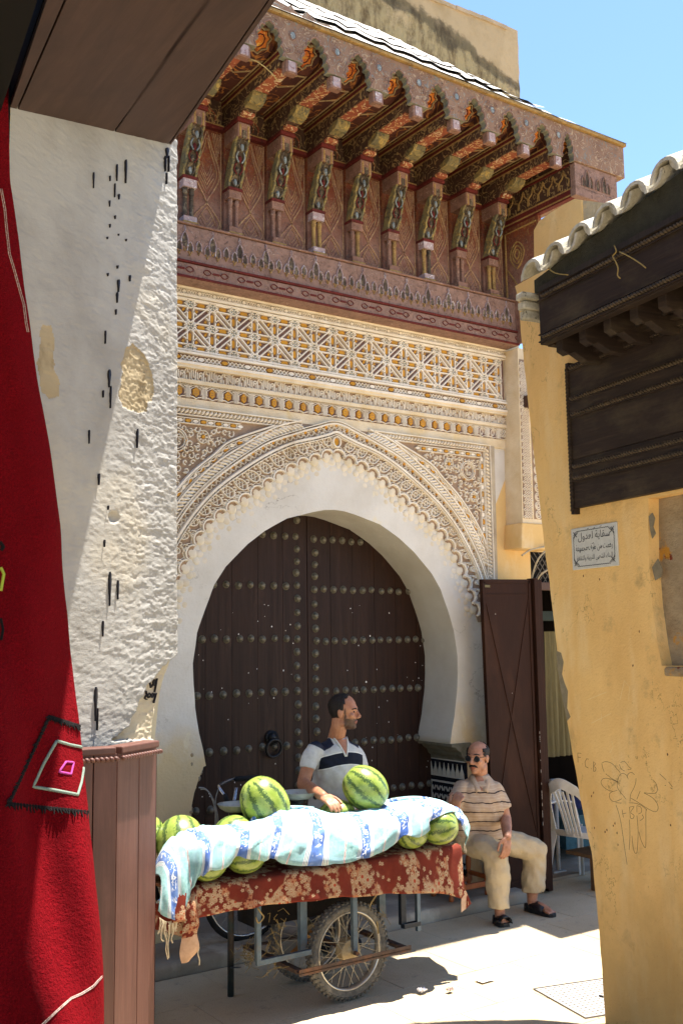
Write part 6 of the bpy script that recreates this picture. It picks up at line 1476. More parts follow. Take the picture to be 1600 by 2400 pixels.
for it in range(18):   # the cloth hangs taut between the fruit: hollows fill, bumps stay
    nr = [[p.copy() for p in r] for r in rows]; nc = len(rows[0])
    for j in range(1, NVB+1):
        for i in range(40, nc-3):
            k = 2 if it % 2 else 5; a = (rows[j][max(i-k, 0)]+rows[j][min(i+k, nc-1)])*.5-rows[j][i]; o = a.dot(out_)
            if o > 0: nr[j][i] = rows[j][i]+out_*o*.45
            elif j < NVB: nr[j][i] = rows[j][i]+out_*o*.12
    rows = nr
rows = [[p+out_*(.010*noise.noise((i*.16+j*.10, j*.13, 4))+.006*noise.noise((i*.35-j*.22, j*.2, 9))+.003*noise.noise((i*.9, j*.5, 2)))*min(1, i/20, (len(r)-1-i)/10) for i, p in enumerate(r)] for j, r in enumerate(rows)]
CREASE = True
for _ in range(6): rows = [[conform(p) for p in r] for r in rows]
for it in range(14):
    nr = [[p.copy() for p in r] for r in rows]
    for j in range(1, NVB+1):
        for i in range(34, nc-2):
            k = 3 if it % 2 else 8; o = ((rows[j][max(i-k, 0)]+rows[j][min(i+k, nc-1)])*.5-rows[j][i]).dot(out_)
            if o > 0: nr[j][i] = rows[j][i]+out_*o*.4
    rows = nr
rg = lambda x, y, s: max(0, 1-3.2*abs(noise.noise((x, y, s))))**2
rows = [[p+out_*((.020*rg(i*.045+j*.075, j*.03-i*.01, 4)+.014*rg(i*.06-j*.09, j*.05, 9)+.005*rg(i*.2+j*.2, j*.12, 2)-.008)*min(1, i/20, (len(r)-1-i)/10)*min(1, (j+2)/6)) for i, p in enumerate(r)] for j, r in enumerate(rows)]
for i in range(30, nc):   # below the widest point the cloth hangs plumb
    for j in range(12, NVB+1):
        lim = rows[j-1][i].y+.003
        if rows[j][i].y > lim: rows[j][i].y = lim
b = MB(); b.grid(rows, 0, uvf=lambda j, i: (arc_[i]+.05-.10*(j/NVB), j/NVB*.5))
bl = tag(b.build('blanket', m_blanket(), smooth=True, loc=(3.3, 5.2, .9)), 'turquoise and blue striped towelling blanket thrown over the watermelons', 'blanket')
md = bl.modifiers.new('thick', 'SOLIDIFY'); md.thickness = .006; md.offset = 0
for P, w in (([(585, 1930, 5.36), (600, 1915, 5.36), (640, 1899, 5.38), (690, 1893, 5.40), (735, 1894, 5.42)], .016), ([(888, 1893, 5.42), (905, 1880, 5.42), (969, 1872, 5.42), (1030, 1880, 5.42), (1058, 1893, 5.42)], .018)):
    b = MB(); pts = spl([PY(*p) for p in P], 6); b.tube(pts, [w*(.5+.5*math.sin(PI*k/(len(pts)-1))) for k in range(len(pts))], 8)
    for i in range(len(b.v)): b.uv[i] = (b.v[i].x+.1, b.v[i].z)
    b.build('rolled_edge', bpy.data.materials['striped_towelling'], bl, smooth=True)
b = MB()
for k in range(26):
    x = lerp(374, 415, k/25); p = PY(x, 2150+10*math.sin(k*.12), 4.98); b.tube(spl([p, p+Vector((rnd.gauss(0, .006), -.004, -.02)), p+Vector((rnd.gauss(0, .01), -.004, -.045-rnd.random()*.03))], 3), .0018, 4)
for x0, pts in ((0, [(388, 2160), (386, 2185), (391, 2205), (389, 2225), (394, 2248)]), (0, [(396, 2168), (397, 2190), (394, 2215), (396, 2245)]), (0, [(384, 2165), (379, 2180), (378, 2200), (384, 2206)]), (0, [(404, 2165), (406, 2185), (402, 2200), (405, 2210)]), (0, [(467, 2220), (464, 2235), (468, 2250), (467, 2262)])): b.tube(spl([PY(x, y, 4.97) for x, y in pts], 4), .0035, 5)
for k in range(14): p = PY(1087+k*.25, 1975+k*.9, 5.09); b.tube([p, p+Vector((rnd.gauss(0, .006), -.003, -.035))], .0018, 4)
b.build('fringe', simple('cream_cotton_fringe', '#cfc0a0', '#b8a785', 60, .95, 0), bl, kind='stuff')

# ------------------------------------------------------------------ weighing scale
sc_ = thing('weighing_scale', PY(640, 1935, 5.62), 'old two pan weighing scale standing among the watermelons', 'scale')
M_pan = simple('enamelled_pan', '#a9aca6', '#90938c', 20, .4, .001, .5, .35, dirt='#7d7f6e')
pan_prof = [(.02, -.045), (.075, -.040), (.105, -.022), (.118, 0), (.121, .002), (.115, -.001), (.10, -.018), (.07, -.034), (.02, -.038)]
for px, Yp in (((699, 1856), 5.62), ((556, 1884), 5.62)):
    c = PY(*px, Yp); b = MB(); b.lathe(pan_prof, Matrix.Translation(c), 28); b.build('pan', M_pan, sc_, smooth=True)
    b = MB(); b.tube([c+Vector((0, 0, -.045)), c+Vector((0, 0, -.11))], .016, 8); b.ell(c+Vector((.07, -.09, -.03)), (.018, .012, .014)); b.lathe([(.05, -.065), (.055, -.05), (.02, -.045)], Matrix.Translation(c), 12); b.box(c.x-.045, c.x+.045, c.y-.03, c.y+.03, c.z-.13, c.z-.085); b.build('pan_support', M_blackiron, sc_)
a, c = PY(699, 1890, 5.62), PY(556, 1918, 5.62)
b = MB(); b.bar(a, c, .04, .035); b.box((a.x+c.x)/2-.10, (a.x+c.x)/2+.10, 5.55, 5.69, CZ+.005, a.z); b.box(a.x-.03, a.x+.03, 5.56, 5.68, CZ+.005, a.z-.01); b.box(c.x-.03, c.x+.03, 5.56, 5.68, CZ+.005, c.z-.01); b.build('body', M_blackiron, sc_, bevel=.006)

# ------------------------------------------------------------------ bicycle leaning behind the cart
bk_ = thing('bicycle', (2.95, 6.2, .085), 'black bicycle leaning in the gateway behind the left end of the cart', 'bicycle')
M_bike = simple('black_bike_paint', '#15151a', '#0d0d10', 20, .35, .001, .5, .2); M_chrome = simple('scratched_chrome', '#b9b9bb', '#8c8c90', 30, .25, 0, .5, .9); M_bt = simple('black_rubber', '#1c1b1b', '#141313', 40, .8, .002)
def bikewheel(c, R_):
    w = bpy.data.objects.new('wheel', None); COL.objects.link(w); w.parent = bk_; w.location = Vector(c)-wloc(bk_)
    b = MB(); b.tube([(c[0]+R_*math.cos(2*PI*k/40), c[1], c[2]+R_*math.sin(2*PI*k/40)) for k in range(40)], .018, 8, closed=True); b.build('tyre', M_bt, w, smooth=True)
    b = MB(); b.tube([(c[0]+(R_-.02)*math.cos(2*PI*k/40), c[1], c[2]+(R_-.02)*math.sin(2*PI*k/40)) for k in range(40)], .010, 6, closed=True); b.build('rim', M_chrome, w, smooth=True)
    b = MB(); b.tube([(c[0], c[1]-.05, c[2]), (c[0], c[1]+.05, c[2])], .018, 8); b.build('hub', M_chrome, w, smooth=True)
    for k in range(24):
        a = 2*PI*k/24; b = MB(); b.tube([(c[0]+.015*math.cos(a+.8), c[1]+(.025 if k % 2 else -.025), c[2]+.015*math.sin(a+.8)), (c[0]+(R_-.02)*math.cos(a), c[1], c[2]+(R_-.02)*math.sin(a))], .0012, 3); b.build('spoke', M_chrome, w)
yb = 6.25; RW1 = .31
hb = PY(560, 1838, yb); w1 = Vector((hb.x+.06, yb, .085+RW1)); w2 = Vector((w1.x-1.02, yb, .085+RW1)); bikewheel(w1, RW1); bikewheel(w2, RW1)
hd0 = Vector((w1.x-.13, yb, .80)); hd1 = Vector((w1.x-.10, yb, .66)); bb = Vector((w1.x-.62, yb, .085+.28)); st = Vector((w1.x-.76, yb, .83))
b = MB()
for p, q, r in ((hd0, hd1, .022), (hd0+Vector((0, 0, -.03)), st+Vector((.02, 0, -.06)), .016), (hd1, bb, .018), (bb, st, .016)): b.tube([p, q], r, 8)
for s in (-.05, .05): b.tube([bb+Vector((0, s*.5, 0)), w2+Vector((0, s, 0))], .010, 6); b.tube([st+Vector((0, s*.4, -.06)), w2+Vector((0, s, 0))], .009, 6); b.tube([hd1+Vector((0, s*.6, 0)), w1+Vector((.03, s, .1)), w1+Vector((0, s, 0))], .012, 6)
b.build('bike_frame', M_bike, bk_, smooth=True)
b = MB(); b.tube([hd0, Vector((hb.x-.02, yb, hb.z-.02))], .013, 8); pts = [PY(*p) for p in ((532, 1880, 5.98), (527, 1866, 6.0), (514, 1845, 6.05), (520, 1837, 6.1), (545, 1826, 6.2), (575, 1826, 6.3), (598, 1835, 6.4))]; b.tube(spl(pts, 5), .0105, 8); b.build('handlebar', M_chrome, bk_, smooth=True)
b = MB(); b.tube([PY(552, 1826, 6.2), PY(603, 1822, 6.38)], .017, 8); b.build('grip', M_bt, bk_, smooth=True)
b = MB(); b.tube([PY(526, 1862, 6.0), PY(534, 1882, 5.97)], .016, 8); b.build('grip', M_bt, bk_, smooth=True)
b = MB(); b.tube(spl([PY(*p) for p in ((466, 1846, 6.1), (480, 1848, 6.08), (493, 1862, 6.06), (503, 1890, 6.05), (508, 1925, 6.05), (512, 1945, 6.05))], 6), .0045, 6); b.tube(spl([PY(*p) for p in ((470, 1850, 6.1), (485, 1852, 6.08), (499, 1872, 6.06), (509, 1905, 6.05), (514, 1945, 6.05))], 6), .004, 6); b.tube(spl([PY(*p) for p in ((514, 1845, 6.05), (506, 1870, 6.05), (505, 1900, 6.05), (505, 1945, 6.05))], 5), .0035, 6)
b.build('brake_cable', simple('grey_cable', '#8e8b86', '#6d6a66', 40, .5, 0), bk_, smooth=True)
b = MB(); c = st+Vector((-.02, 0, .05)); b.ell(c, (.13, .07, .035)); b.ell(c+Vector((.1, 0, 0)), (.09, .03, .03)); b.tube([st, c], .014, 6); b.build('saddle', M_bt, bk_, smooth=True)
b = MB(); b.lathe([(.08, -.004), (.085, 0), (.08, .004)], Matrix.Translation(bb+Vector((0, -.045, 0))) @ Matrix.Rotation(PI/2, 4, 'X'), 24); b.bar(bb+Vector((0, -.06, 0)), bb+Vector((.12, -.06, -.12)), .02, .014); b.box(bb.x+.08, bb.x+.17, bb.y-.13, bb.y-.07, bb.z-.135, bb.z-.115); b.build('crank', M_chrome, bk_)

# ------------------------------------------------------------------ metal door leaf, shop interior, added shade cloth
M_mdoor = simple('brown_painted_steel', '#321c12', '#28160e', 6, .65, .0015, .12, .0, dirt='#43291b', stretch=(1, 1, .4))
ml = thing('shop_door', (5.9, 6.2, .02), 'brown sheet metal shop door with a thin cross brace, folded back against the gateway', 'door')
FD = frame((0, 6.2, 0), (1, 0, 0), (0, 0, 1), (0, -1, 0))
b = MB(); b.plate(FD, [(5.66, .03), (6.155, .03), (6.15, 2.53), (5.61, 2.52)], -.035, 0); b.build('sheet', M_mdoor, ml, bevel=.004)
b = MB(); b.strap(FD, [(5.63, 2.40), (6.13, 2.41)], .006, -.001, .004, top=.9); b.strap(FD, [(5.625, 2.5), (5.665, .05)], .03, -.001, .006, top=.95); b.strap(FD, [(6.135, 2.52), (6.14, .05)], .026, -.001, .006, top=.95); b.strap(FD, [(5.62, 2.505), (6.14, 2.515)], .03, -.001, .006, top=.95); b.strap(FD, [(5.66, .12), (6.14, .12)], .035, -.001, .006, top=.95)
b.build('door_frame', M_mdoor, ml)
for A, B in (((5.64, 2.36), (6.12, .48)), ((6.12, 2.36), (5.66, .48))):
    b = MB(); b.strap(FD, [A, B], .010, -.001, .006 if A[0] < 6 else .0052, top=.8); b.build('brace', M_mdoor, ml)
b = MB(); b.box(6.168, 6.215, 6.17, 6.26, .03, 2.54); b.build('hinge_post', M_mdoor, ml, bevel=.004)
b = MB(); b.box(6.222, 6.275, 6.19, 6.30, .0, 2.53); b.build('jamb_post', M_mdoor, ml, bevel=.004)
b = MB()
for k in range(26): z = rnd.uniform(.2, 1.3); b.ell((6.167, 6.172, z), (.0022, .002, rnd.uniform(.004, .016)), nu=5, nv=4)
b.ell((5.745, 6.198, 2.24), (.004, .002, .005), nu=5, nv=4); b.ell((5.9, 6.198, 1.6), (.003, .002, .004), nu=5, nv=4)
b.build('chipped_paint', simple('chipped_white', '#b8b0a6', None, 9, .8, 0), ml, kind='stuff')
b = MB(); b.box(5.635, 5.69, 6.192, 6.2, 2.455, 2.475); b.build('latch_plate', simple('olive_latch', '#6e6444', '#5a5138', 30, .7, .002), ml)

shop = thing('shop_room', (6.9, 6.7, 0), 'dim shop room behind the doorway on the right with a lattice above it', 'shop')
M_room = simple('dim_shop_wall', '#3a2f27', '#2b231e', 4, .9, .002)
b = MB(); b.box(6.30, 6.46, 6.62, 9.2, 0, 3.2); b.build('side_wall', M_room, shop)
b = MB(); b.box(6.46, 9.5, 9.0, 9.2, 0, 3.2); b.build('rear_wall', M_room, shop)
b = MB(); b.box(8.3, 8.5, 6.3, 9.0, 0, 3.2); b.build('far_wall', M_room, shop)
b = MB(); b.box(6.3, 8.5, 6.62, 9.2, 3.0, 3.2); b.build('ceiling', M_room, shop)
b = MB(); b.box(6.45, 8.3, 6.45, 9.0, -.01, .015); b.build('shop_floor', M_step, shop)
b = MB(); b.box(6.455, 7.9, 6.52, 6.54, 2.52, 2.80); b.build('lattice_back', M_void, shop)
b = MB()
for k in range(18):
    x = 6.44+k*.06; b.bar((x, 6.51, 2.53), (x+.22, 6.51, 2.80), .006, .006, (0, 1, 0)); b.bar((x+.22, 6.505, 2.53), (x, 6.505, 2.80), .006, .006, (0, 1, 0))
b.build('lattice', simple('grey_wire', '#6a6258', '#554e45', 30, .6, .001, .4, .3), shop, kind='stuff')
b = MB(); b.box(6.44, 7.9, 6.47, 6.53, 2.46, 2.53); b.box(6.462, 6.52, 6.46, 6.55, 0, 2.47); b.build('door_casing', m_wood('casing_wood', '#3f2a20', '#523728', '#634632'), shop, bevel=.004)
b = MB(); b.box(6.56, 6.63, 6.62, 6.66, 2.16, 2.44); b.build('orange_board', simple('orange_brown_board', '#8a5a38', '#74492c', 8, .8, .002), shop)
q = PY(1273, 1450, 6.9); b = MB(); b.box(q.x-.1, q.x+.7, 6.85, 7.2, q.z-.02, q.z+.07); tag(b.build('shelf', simple('dark_green_shelf', '#29342d', '#1f2823', 10, .6, .001), bevel=.004), 'dark green shelf edge inside the shop above the hanging cloth', 'shelf')
M_cloth = simple('olive_linen', '#7f7450', '#6b6144', 14, .95, .003, stretch=(6, 6, .6))
q0, q1 = PY(1283, 1480, 7.0), PY(1330, 1770, 7.0)
rows = []
for j in range(25):
    f = j/24; rows.append([Vector((lerp(q0.x-.05, q0.x+.42, i/40), 7.0+.03*math.sin(i*1.05+f)*(.4+.6*f)+.008*math.sin(i*2.7), lerp(q0.z, q1.z, f))) for i in range(41)])
b = MB(); b.grid(rows); tag(b.build('hanging_cloth', M_cloth, smooth=True, loc=(q0.x, 7.0, q0.z)), 'olive cloth hanging in folds inside the dark shop doorway', 'cloth')
# table with folded indigo cloth
q = PY(1330, 1922, 7.0); tb = thing('side_table', (q.x+.2, 7.2, 0), 'grey topped side table behind the white plastic chair', 'table')
b = MB(); b.box(q.x-.35, q.x+.8, 7.0, 7.6, q.z-.03, q.z+.02); b.build('table_top', simple('grey_table_top', '#9a958e', '#827d76', 12, .6, .001), tb, bevel=.004)
for x in (q.x-.3, q.x+.75):
    for y in (7.05, 7.55): b = MB(); b.box(x-.025, x+.025, y-.025, y+.025, .015, q.z-.03); b.build('leg', M_dark, tb)
b = MB(); 
for k in range(5): b.ell((q.x+.0+.07*k, 7.25+.02*(k % 2), q.z+.02+.09-.006*k), (.13, .14, .09), nu=12, nv=8)
tag(b.build('indigo_cloth_pile', simple('indigo_cloth', '#23264a', '#34385f', 16, .95, .01), smooth=True), 'heap of indigo cloth on the grey side table', 'cloth')
q2 = PY(1345, 1970, 6.9); b = MB(); b.ell((q2.x, 6.95, q2.z), (.12, .1, .075), nu=14, nv=9); b.ell((q2.x+.1, 7.0, q2.z+.02), (.1, .1, .06), nu=14, nv=9); b.box(q2.x-.15, q2.x+.3, 6.86, 7.15, .4, q2.z-.06)
tag(b.build('teal_cushion', simple('teal_cloth', '#3f5f66', '#2f4a50', 14, .95, .006), smooth=False), 'teal bundle under the side table seen through the chair back', 'cushion')
q3 = PY(1304, 1838, 6.6); b = MB(); b.box(q3.x-.08, q3.x+.035, 6.58, 6.62, q3.z-.16, q3.z+.05); b.tube([(q3.x-.02, 6.6, q3.z-.15), (q3.x-.02, 6.6, .015)], .02, 8); b.box(q3.x-.12, q3.x+.04, 6.56, 6.66, .012, .03); tag(b.build('headrest', simple('grey_plastic_shell', '#a3a19d', '#8e8c88', 12, .5, .001), bevel=.02), 'pale grey padded stand rising behind the top of the plastic chair', 'stand')
q4 = PZ(1397, 2092, 0)+Vector((.03, .03, 0)); b = MB(); b.box(q4.x-.01, q4.x+.05, q4.y-.02, q4.y+.05, 0, .25); b.box(q4.x-.02, q4.x+.4, q4.y-.03, q4.y+.3, .25, .28); b.box(q4.x+.3, q4.x+.36, q4.y+.22, q4.y+.28, 0, .25); tag(b.build('low_bench', m_wood('bench_wood', '#5a432e', '#6d5238', '#806344'), bevel=.006), 'low wooden bench end beside the yellow wall behind the chair', 'bench')
# unseen shade cloth, added and shaped to cast the pavement shadow
aw = thing('added_shade_cloth', (6.9, 5.7, 4.2), 'unseen canvas shade cloth added to shadow the pavement beyond the yellow wall', 'awning')
b = MB(); b.hexa([(6.31, 5.16, 4.2), (9.0, 5.16, 4.2), (6.475, 6.49, 4.2), (9.0, 6.49, 4.2), (6.31, 5.16, 4.215), (9.0, 5.16, 4.215), (6.475, 6.49, 4.215), (9.0, 6.49, 4.215)]); b.build('canvas', simple('shade_cloth_canvas', '#7d6c50', '#6b5c44', 8, .95, .003), aw)
b = MB(); b.tube([(6.40, 6.17, 4.188), (6.40, 5.2, 4.188)], .012, 6); b.tube([(8.9, 6.17, 4.188), (8.9, 5.2, 4.188)], .012, 6); b.tube([(6.35, 5.2, 4.188), (9.0, 5.2, 4.188)], .012, 6); b.build('shade_cloth_bar', M_dsteel, aw)
# cables by the corbel block
for pts, lab in (([(1222, 1302, 6.2), (1240, 1290, 6.2), (1262, 1284, 6.22), (1285, 1280, 6.3)], 'loose pale cable curling out below the yellow corbel block'), ([(1244, 1360, 6.3), (1252, 1330, 6.25), (1262, 1308, 6.22), (1276, 1292, 6.2)], 'pale cable bending down in front of the shop lattice'), ([(1256, 1362, 6.35), (1268, 1345, 6.3), (1284, 1335, 6.3)], 'thin short cable across the foot of the shop lattice')):
    b = MB(); b.tube(spl([PY(*p) for p in pts], 6), .008, 7); tag(b.build('cable', simple('pale_cable', '#b3a488', '#978a70', 40, .7, .001) if 'pale_cable' not in bpy.data.materials else bpy.data.materials['pale_cable'], smooth=True), lab, 'cable')

# ------------------------------------------------------------------ white plastic chair
M_plast = simple('white_plastic', '#c9c6c0', '#b9b5ae', 6, .38, .0006, .45, dirt='#a8a298')
ch = thing('plastic_chair', (6.45, 6.05, 0), 'white plastic armchair seen from behind at the shop doorway', 'chair')
Lb, Rb = Vector((6.45, 6.33, 0)), Vector((6.54, 5.89, 0))
ew = (Rb-Lb).normalized(); ef = Vector((ew.y, -ew.x, 0))*-1; ef = Vector((-ew.y, ew.x, 0)); ef = ef if ef.x > 0 else -ef   # facing into the shop
Wd = (Rb-Lb).length; c0_ = (Lb+Rb)/2
def CH(w, f, z): return c0_+ew*w+ef*f+Vector((0, 0, z))
lean = lambda z: -.16*((z-.42)/.45)-.03*((z-.42)/.45)**2
def bkp(w, z): return CH(w, lean(z)+.05*(1-(w/(Wd/2))**2)*-1, z)
def flat(b, pts, wid, th, up):   # flat moulded strip
    pts = [Vector(p) for p in pts]; k = len(pts); vs = []
    for i, p in enumerate(pts):
        d = (pts[min(i+1, k-1)]-pts[max(i-1, 0)]).normalized(); n = Vector(up); s = d.cross(n).normalized(); n2 = s.cross(d).normalized(); w = wid[i] if isinstance(wid, list) else wid
        vs += [p-s*w/2-n2*th/2, p+s*w/2-n2*th/2, p+s*w/2+n2*th/2, p-s*w/2+n2*th/2]
    fs = [(i*4+j, i*4+(j+1) % 4, i*4+4+(j+1) % 4, i*4+4+j) for i in range(k-1) for j in range(4)]+[(0, 3, 2, 1), (k*4-4, k*4-3, k*4-2, k*4-1)]
    b.add(vs, fs)
h = Wd/2
b = MB(); arch = [(-h+.005, .42), (-h+.01, .55), (-h+.03, .68), (-h+.08, .78), (-h+.15, .835), (0, .865), (h-.15, .835), (h-.08, .78), (h-.03, .68), (h-.01, .55), (h-.005, .42)]
P = spl2(arch, 4); flat(b, [bkp(w, z) for w, z in P], [.062 if abs(w) > h-.1 else .085 for w, z in P], .012, -ef); b.build('back_frame', M_plast, ch, smooth=False, bevel=.004)
for k in range(5):
    w = (k-2)*.032; b = MB(); flat(b, [bkp(w*1.35, .80), bkp(w*1.2, .72), bkp(w*1.05, .6), bkp(w, .50), bkp(w, .43)], .022, .010, -ef); b.build('back_slat', M_plast, ch, bevel=.003)
b = MB(); flat(b, [bkp(-h, .43), bkp(0, .44), bkp(h, .43)], .05, .014, -ef); b.build('back_rail', M_plast, ch, bevel=.004)
b = MB(); b.hexa([CH(w, f, z) for z in (.405, .42) for f in (-.02, .42) for w in (-h, h)]); b.build('seat', M_plast, ch, bevel=.008)
for s in (-1, 1):
    b = MB(); flat(b, [CH(s*h, -.01, .44), CH(s*(h+.01), -.05, .3), CH(s*(h+.025), -.10, .0)], [.085, .075, .055], .008, -ef); flat(b, [CH(s*(h-.0), .02, .44), CH(s*(h+.02), -.0, .3), CH(s*(h+.04), -.06, .0)], [.07, .055, .03], .008, ew*s); b.build('leg', M_plast, ch, bevel=.003)
    b = MB(); flat(b, [CH(s*h, .40, .44), CH(s*(h+.03), .46, .0)], [.06, .045], .01, -ef); flat(b, [CH(s*h, .38, .44), CH(s*(h+.03), .43, .0)], [.05, .03], .008, ew*s); b.build('leg', M_plast, ch, bevel=.003)
    b = MB(); flat(b, spl([CH(s*(h), -.09, .66), CH(s*(h+.03), .05, .665), CH(s*(h+.04), .25, .645), CH(s*(h+.03), .36, .6), CH(s*(h+.01), .41, .42)], 5), .05, .012, (0, 0, 1)); b.build('arm', M_plast, ch, bevel=.004)

# ------------------------------------------------------------------ stool
stl = thing('stool', (5.33, 6.22, .085), 'low wooden stool with turned legs and a dark patterned cushion under the sitting man', 'stool')
M_tw = m_wood('orange_turned_wood', '#7a3f1c', '#94522a', '#a8683a', .45, (20, 20, 6))
SX0, SX1, SY0, SY1, SZ = 5.14, 5.56, 6.13, 6.40, .47
for x in (SX0+.03, SX1-.03):
    for y in (SY0+.03, SY1-.03):
        b = MB(); b.lathe([(.018, 0), (.022, .02), (.014, .04), (.024, .07), (.024, .10), (.013, .13), (.02, .17), (.024, .22), (.014, .27), (.022, .30), (.022, SZ-.085-.05)], Matrix.Translation((x, y, .085)), 12); b.build('leg', M_tw, stl, smooth=True)
b = MB(); b.box(SX0, SX1, SY0+.015, SY0+.04, .15, .19); b.box(SX0, SX1, SY1-.04, SY1-.015, .15, .19); b.box(SX0+.02, SX0+.04, SY0+.02, SY1-.02, .2, .235); b.box(SX1-.04, SX1-.02, SY0+.02, SY1-.02, .2, .235); b.build('stretcher', M_tw, stl, bevel=.004)
b = MB(); b.box(SX0-.005, SX1+.005, SY0-.01, SY1+.01, SZ-.05, SZ-.02); b.build('apron', M_tw, stl, bevel=.006)
b = MB(); b.box(SX0-.015, SX1+.015, SY0-.03, SY1+.02, SZ-.02, SZ+.035); b.build('cushion', m_paint('green_patterned_cushion', '#22302c', '#2f3f3a', '#7f8a7a', '#54605a', 30, 4, .15, '#3a423d', .3), stl, bevel=.02)

# ------------------------------------------------------------------ people
def fuse(b, voxel, name, mats, parent, smooth=6, fac=.5, fn=None):
    me = bpy.data.meshes.new('raw'); off = wloc(parent) if parent else Vector()
    me.from_pydata([tuple(p-off) for p in b.v], [], b.f)
    bm = bmesh.new(); bm.from_mesh(me); bmesh.ops.recalc_face_normals(bm, faces=bm.faces); bm.to_mesh(me); bm.free()
    o = bpy.data.objects.new('raw', me)
    r = o.modifiers.new('r', 'REMESH'); r.mode = 'VOXEL'; r.voxel_size = voxel
    s = o.modifiers.new('s', 'SMOOTH'); s.factor = fac; s.iterations = smooth
    m2 = evaluated_mesh(o)
    m2.name = name; m2.materials.clear()
    for m in (mats if isinstance(mats, (list, tuple)) else [mats]): m2.materials.append(m)
    if fn:
        data = [(w.co.copy(), w.normal.copy()) for w in m2.vertices]
        m2.vertices.foreach_set('co', [x for c_, n_ in data for x in Vector(fn(c_+off, n_))-off])
    m2.polygons.foreach_set('use_smooth', [True]*len(m2.polygons))
    o = bpy.data.objects.new(name, m2); COL.objects.link(o)
    if parent: o.parent = parent
    return o
def limb(b, pts, rs, n=14, sub=5, cap=True):
    P = spl(pts, sub); k = len(P)-1; R_ = []
    for i in range(k+1):
        t = i/sub; a = min(int(t), len(rs)-2); R_.append(lerp(rs[a], rs[a+1], t-a))
    b.tube(P, R_, n)
    b.ell(P[0], R_[0]*.98, nu=n, nv=8)
    if cap: b.ell(P[-1], R_[-1]*.98, nu=n, nv=8)
def rings(b, rs, n=28):   # (centre, side axis, front axis, half width, half depth)
    vs = []
    for c, s, f, a, d in rs:
        for j in range(n): t = 2*PI*j/n; ct, st_ = math.cos(t), math.sin(t); vs.append(c+s*a*math.copysign(abs(ct)**.85, ct)+f*d*math.copysign(abs(st_)**.9, st_))
    k = len(rs); b.add(vs, [(i*n+j, i*n+(j+1) % n, (i+1)*n+(j+1) % n, (i+1)*n+j) for i in range(k-1) for j in range(n)]+[tuple(range(n-1, -1, -1)), tuple((k-1)*n+j for j in range(n))])
def head_parts(b, C_, F_, U_, sc=1.0):
    R_ = F_.cross(U_).normalized(); M = Matrix((R_, F_, U_)).transposed()
    q = lambda r, f, u: C_+(R_*r+F_*f+U_*u)*sc
    E_ = lambda c, r, Mx=None: b.ell(q(*c), tuple(x*sc for x in r), M @ (Mx or Matrix.Identity(3)), 20, 14)
    E_((0, -.012, .038), (.074, .094, .080)); E_((0, .005, .02), (.073, .085, .07)); E_((0, .022, -.035), (.060, .066, .070)); E_((0, .034, -.070), (.046, .050, .048)); E_((0, .064, -.096), (.024, .022, .020))
    E_((0, .074, .024), (.046, .018, .014)); 
    for s in (-1, 1):
        E_((s*.040, .060, -.022), (.022, .024, .020)); E_((s*.075, -.008, -.010), (.008, .019, .031)); E_((s*.079, -.016, .0), (.006, .012, .020)); E_((s*.045, .004, -.075), (.016, .035, .022))
        E_((s*.010, .096, -.036), (.009, .012, .009))
    b.tube([q(0, .082, .018), q(0, .094, -.005), q(0, .108, -.027), q(0, .106, -.038)], [.009*sc, .010*sc, .012*sc, .010*sc], 10)
    E_((0, .104, -.032), (.010, .013, .010)); E_((0, .082, -.060), (.024, .012, .006)); E_((0, .080, -.071), (.021, .011, .007))
    return q, M
def hand(b, W_, D_, N_, side, curl=.5, sc=1.0, spread=.16):   # wrist, direction, back-of-hand normal
    D_ = D_.normalized(); N_ = (N_-D_*N_.dot(D_)).normalized(); S_2 = D_.cross(N_)*side
    M = Matrix((S_2, D_, N_)).transposed()
    b.ell(W_+D_*.045*sc, (.042*sc, .052*sc, .017*sc), M, 14, 9)
    tips = []
    for k, (o, l) in enumerate(((-.030, .078), (-.010, .088), (.010, .082), (.029, .064))):
        p = W_+D_*.078*sc+S_2*o*sc; d = (D_+S_2*(o*spread*12)).normalized(); pts = [W_+D_*.04*sc+S_2*o*.8*sc, p]
        a = 0
        for j in range(3):
            a += curl*(.75 if j else .55); dd = d*math.cos(a)-N_*math.sin(a); p = p+dd*l*sc*(.42, .33, .25)[j]; pts.append(p)
        b.tube(pts, [.0105*sc, .0105*sc, .0100*sc, .0092*sc, .0078*sc], 8); b.ell(pts[-1], .0078*sc, nu=8, nv=6); tips.append(pts[-1])
    p0 = W_+D_*.022*sc-S_2*.034*sc; t1 = p0+(D_*.7-S_2*.6-N_*.25).normalized()*.04*sc; t2 = t1+(D_*.9-S_2*.15-N_*.4*curl).normalized()*.032*sc; t3 = t2+(D_*.95+S_2*.1-N_*.6*curl).normalized()*.024*sc
    b.tube([W_+D_*.01*sc-S_2*.012*sc, p0, t1, t2, t3], [.014*sc, .014*sc, .0115*sc, .0105*sc, .008*sc], 8); b.ell(t3, .008*sc, nu=8, nv=6)
    return tips
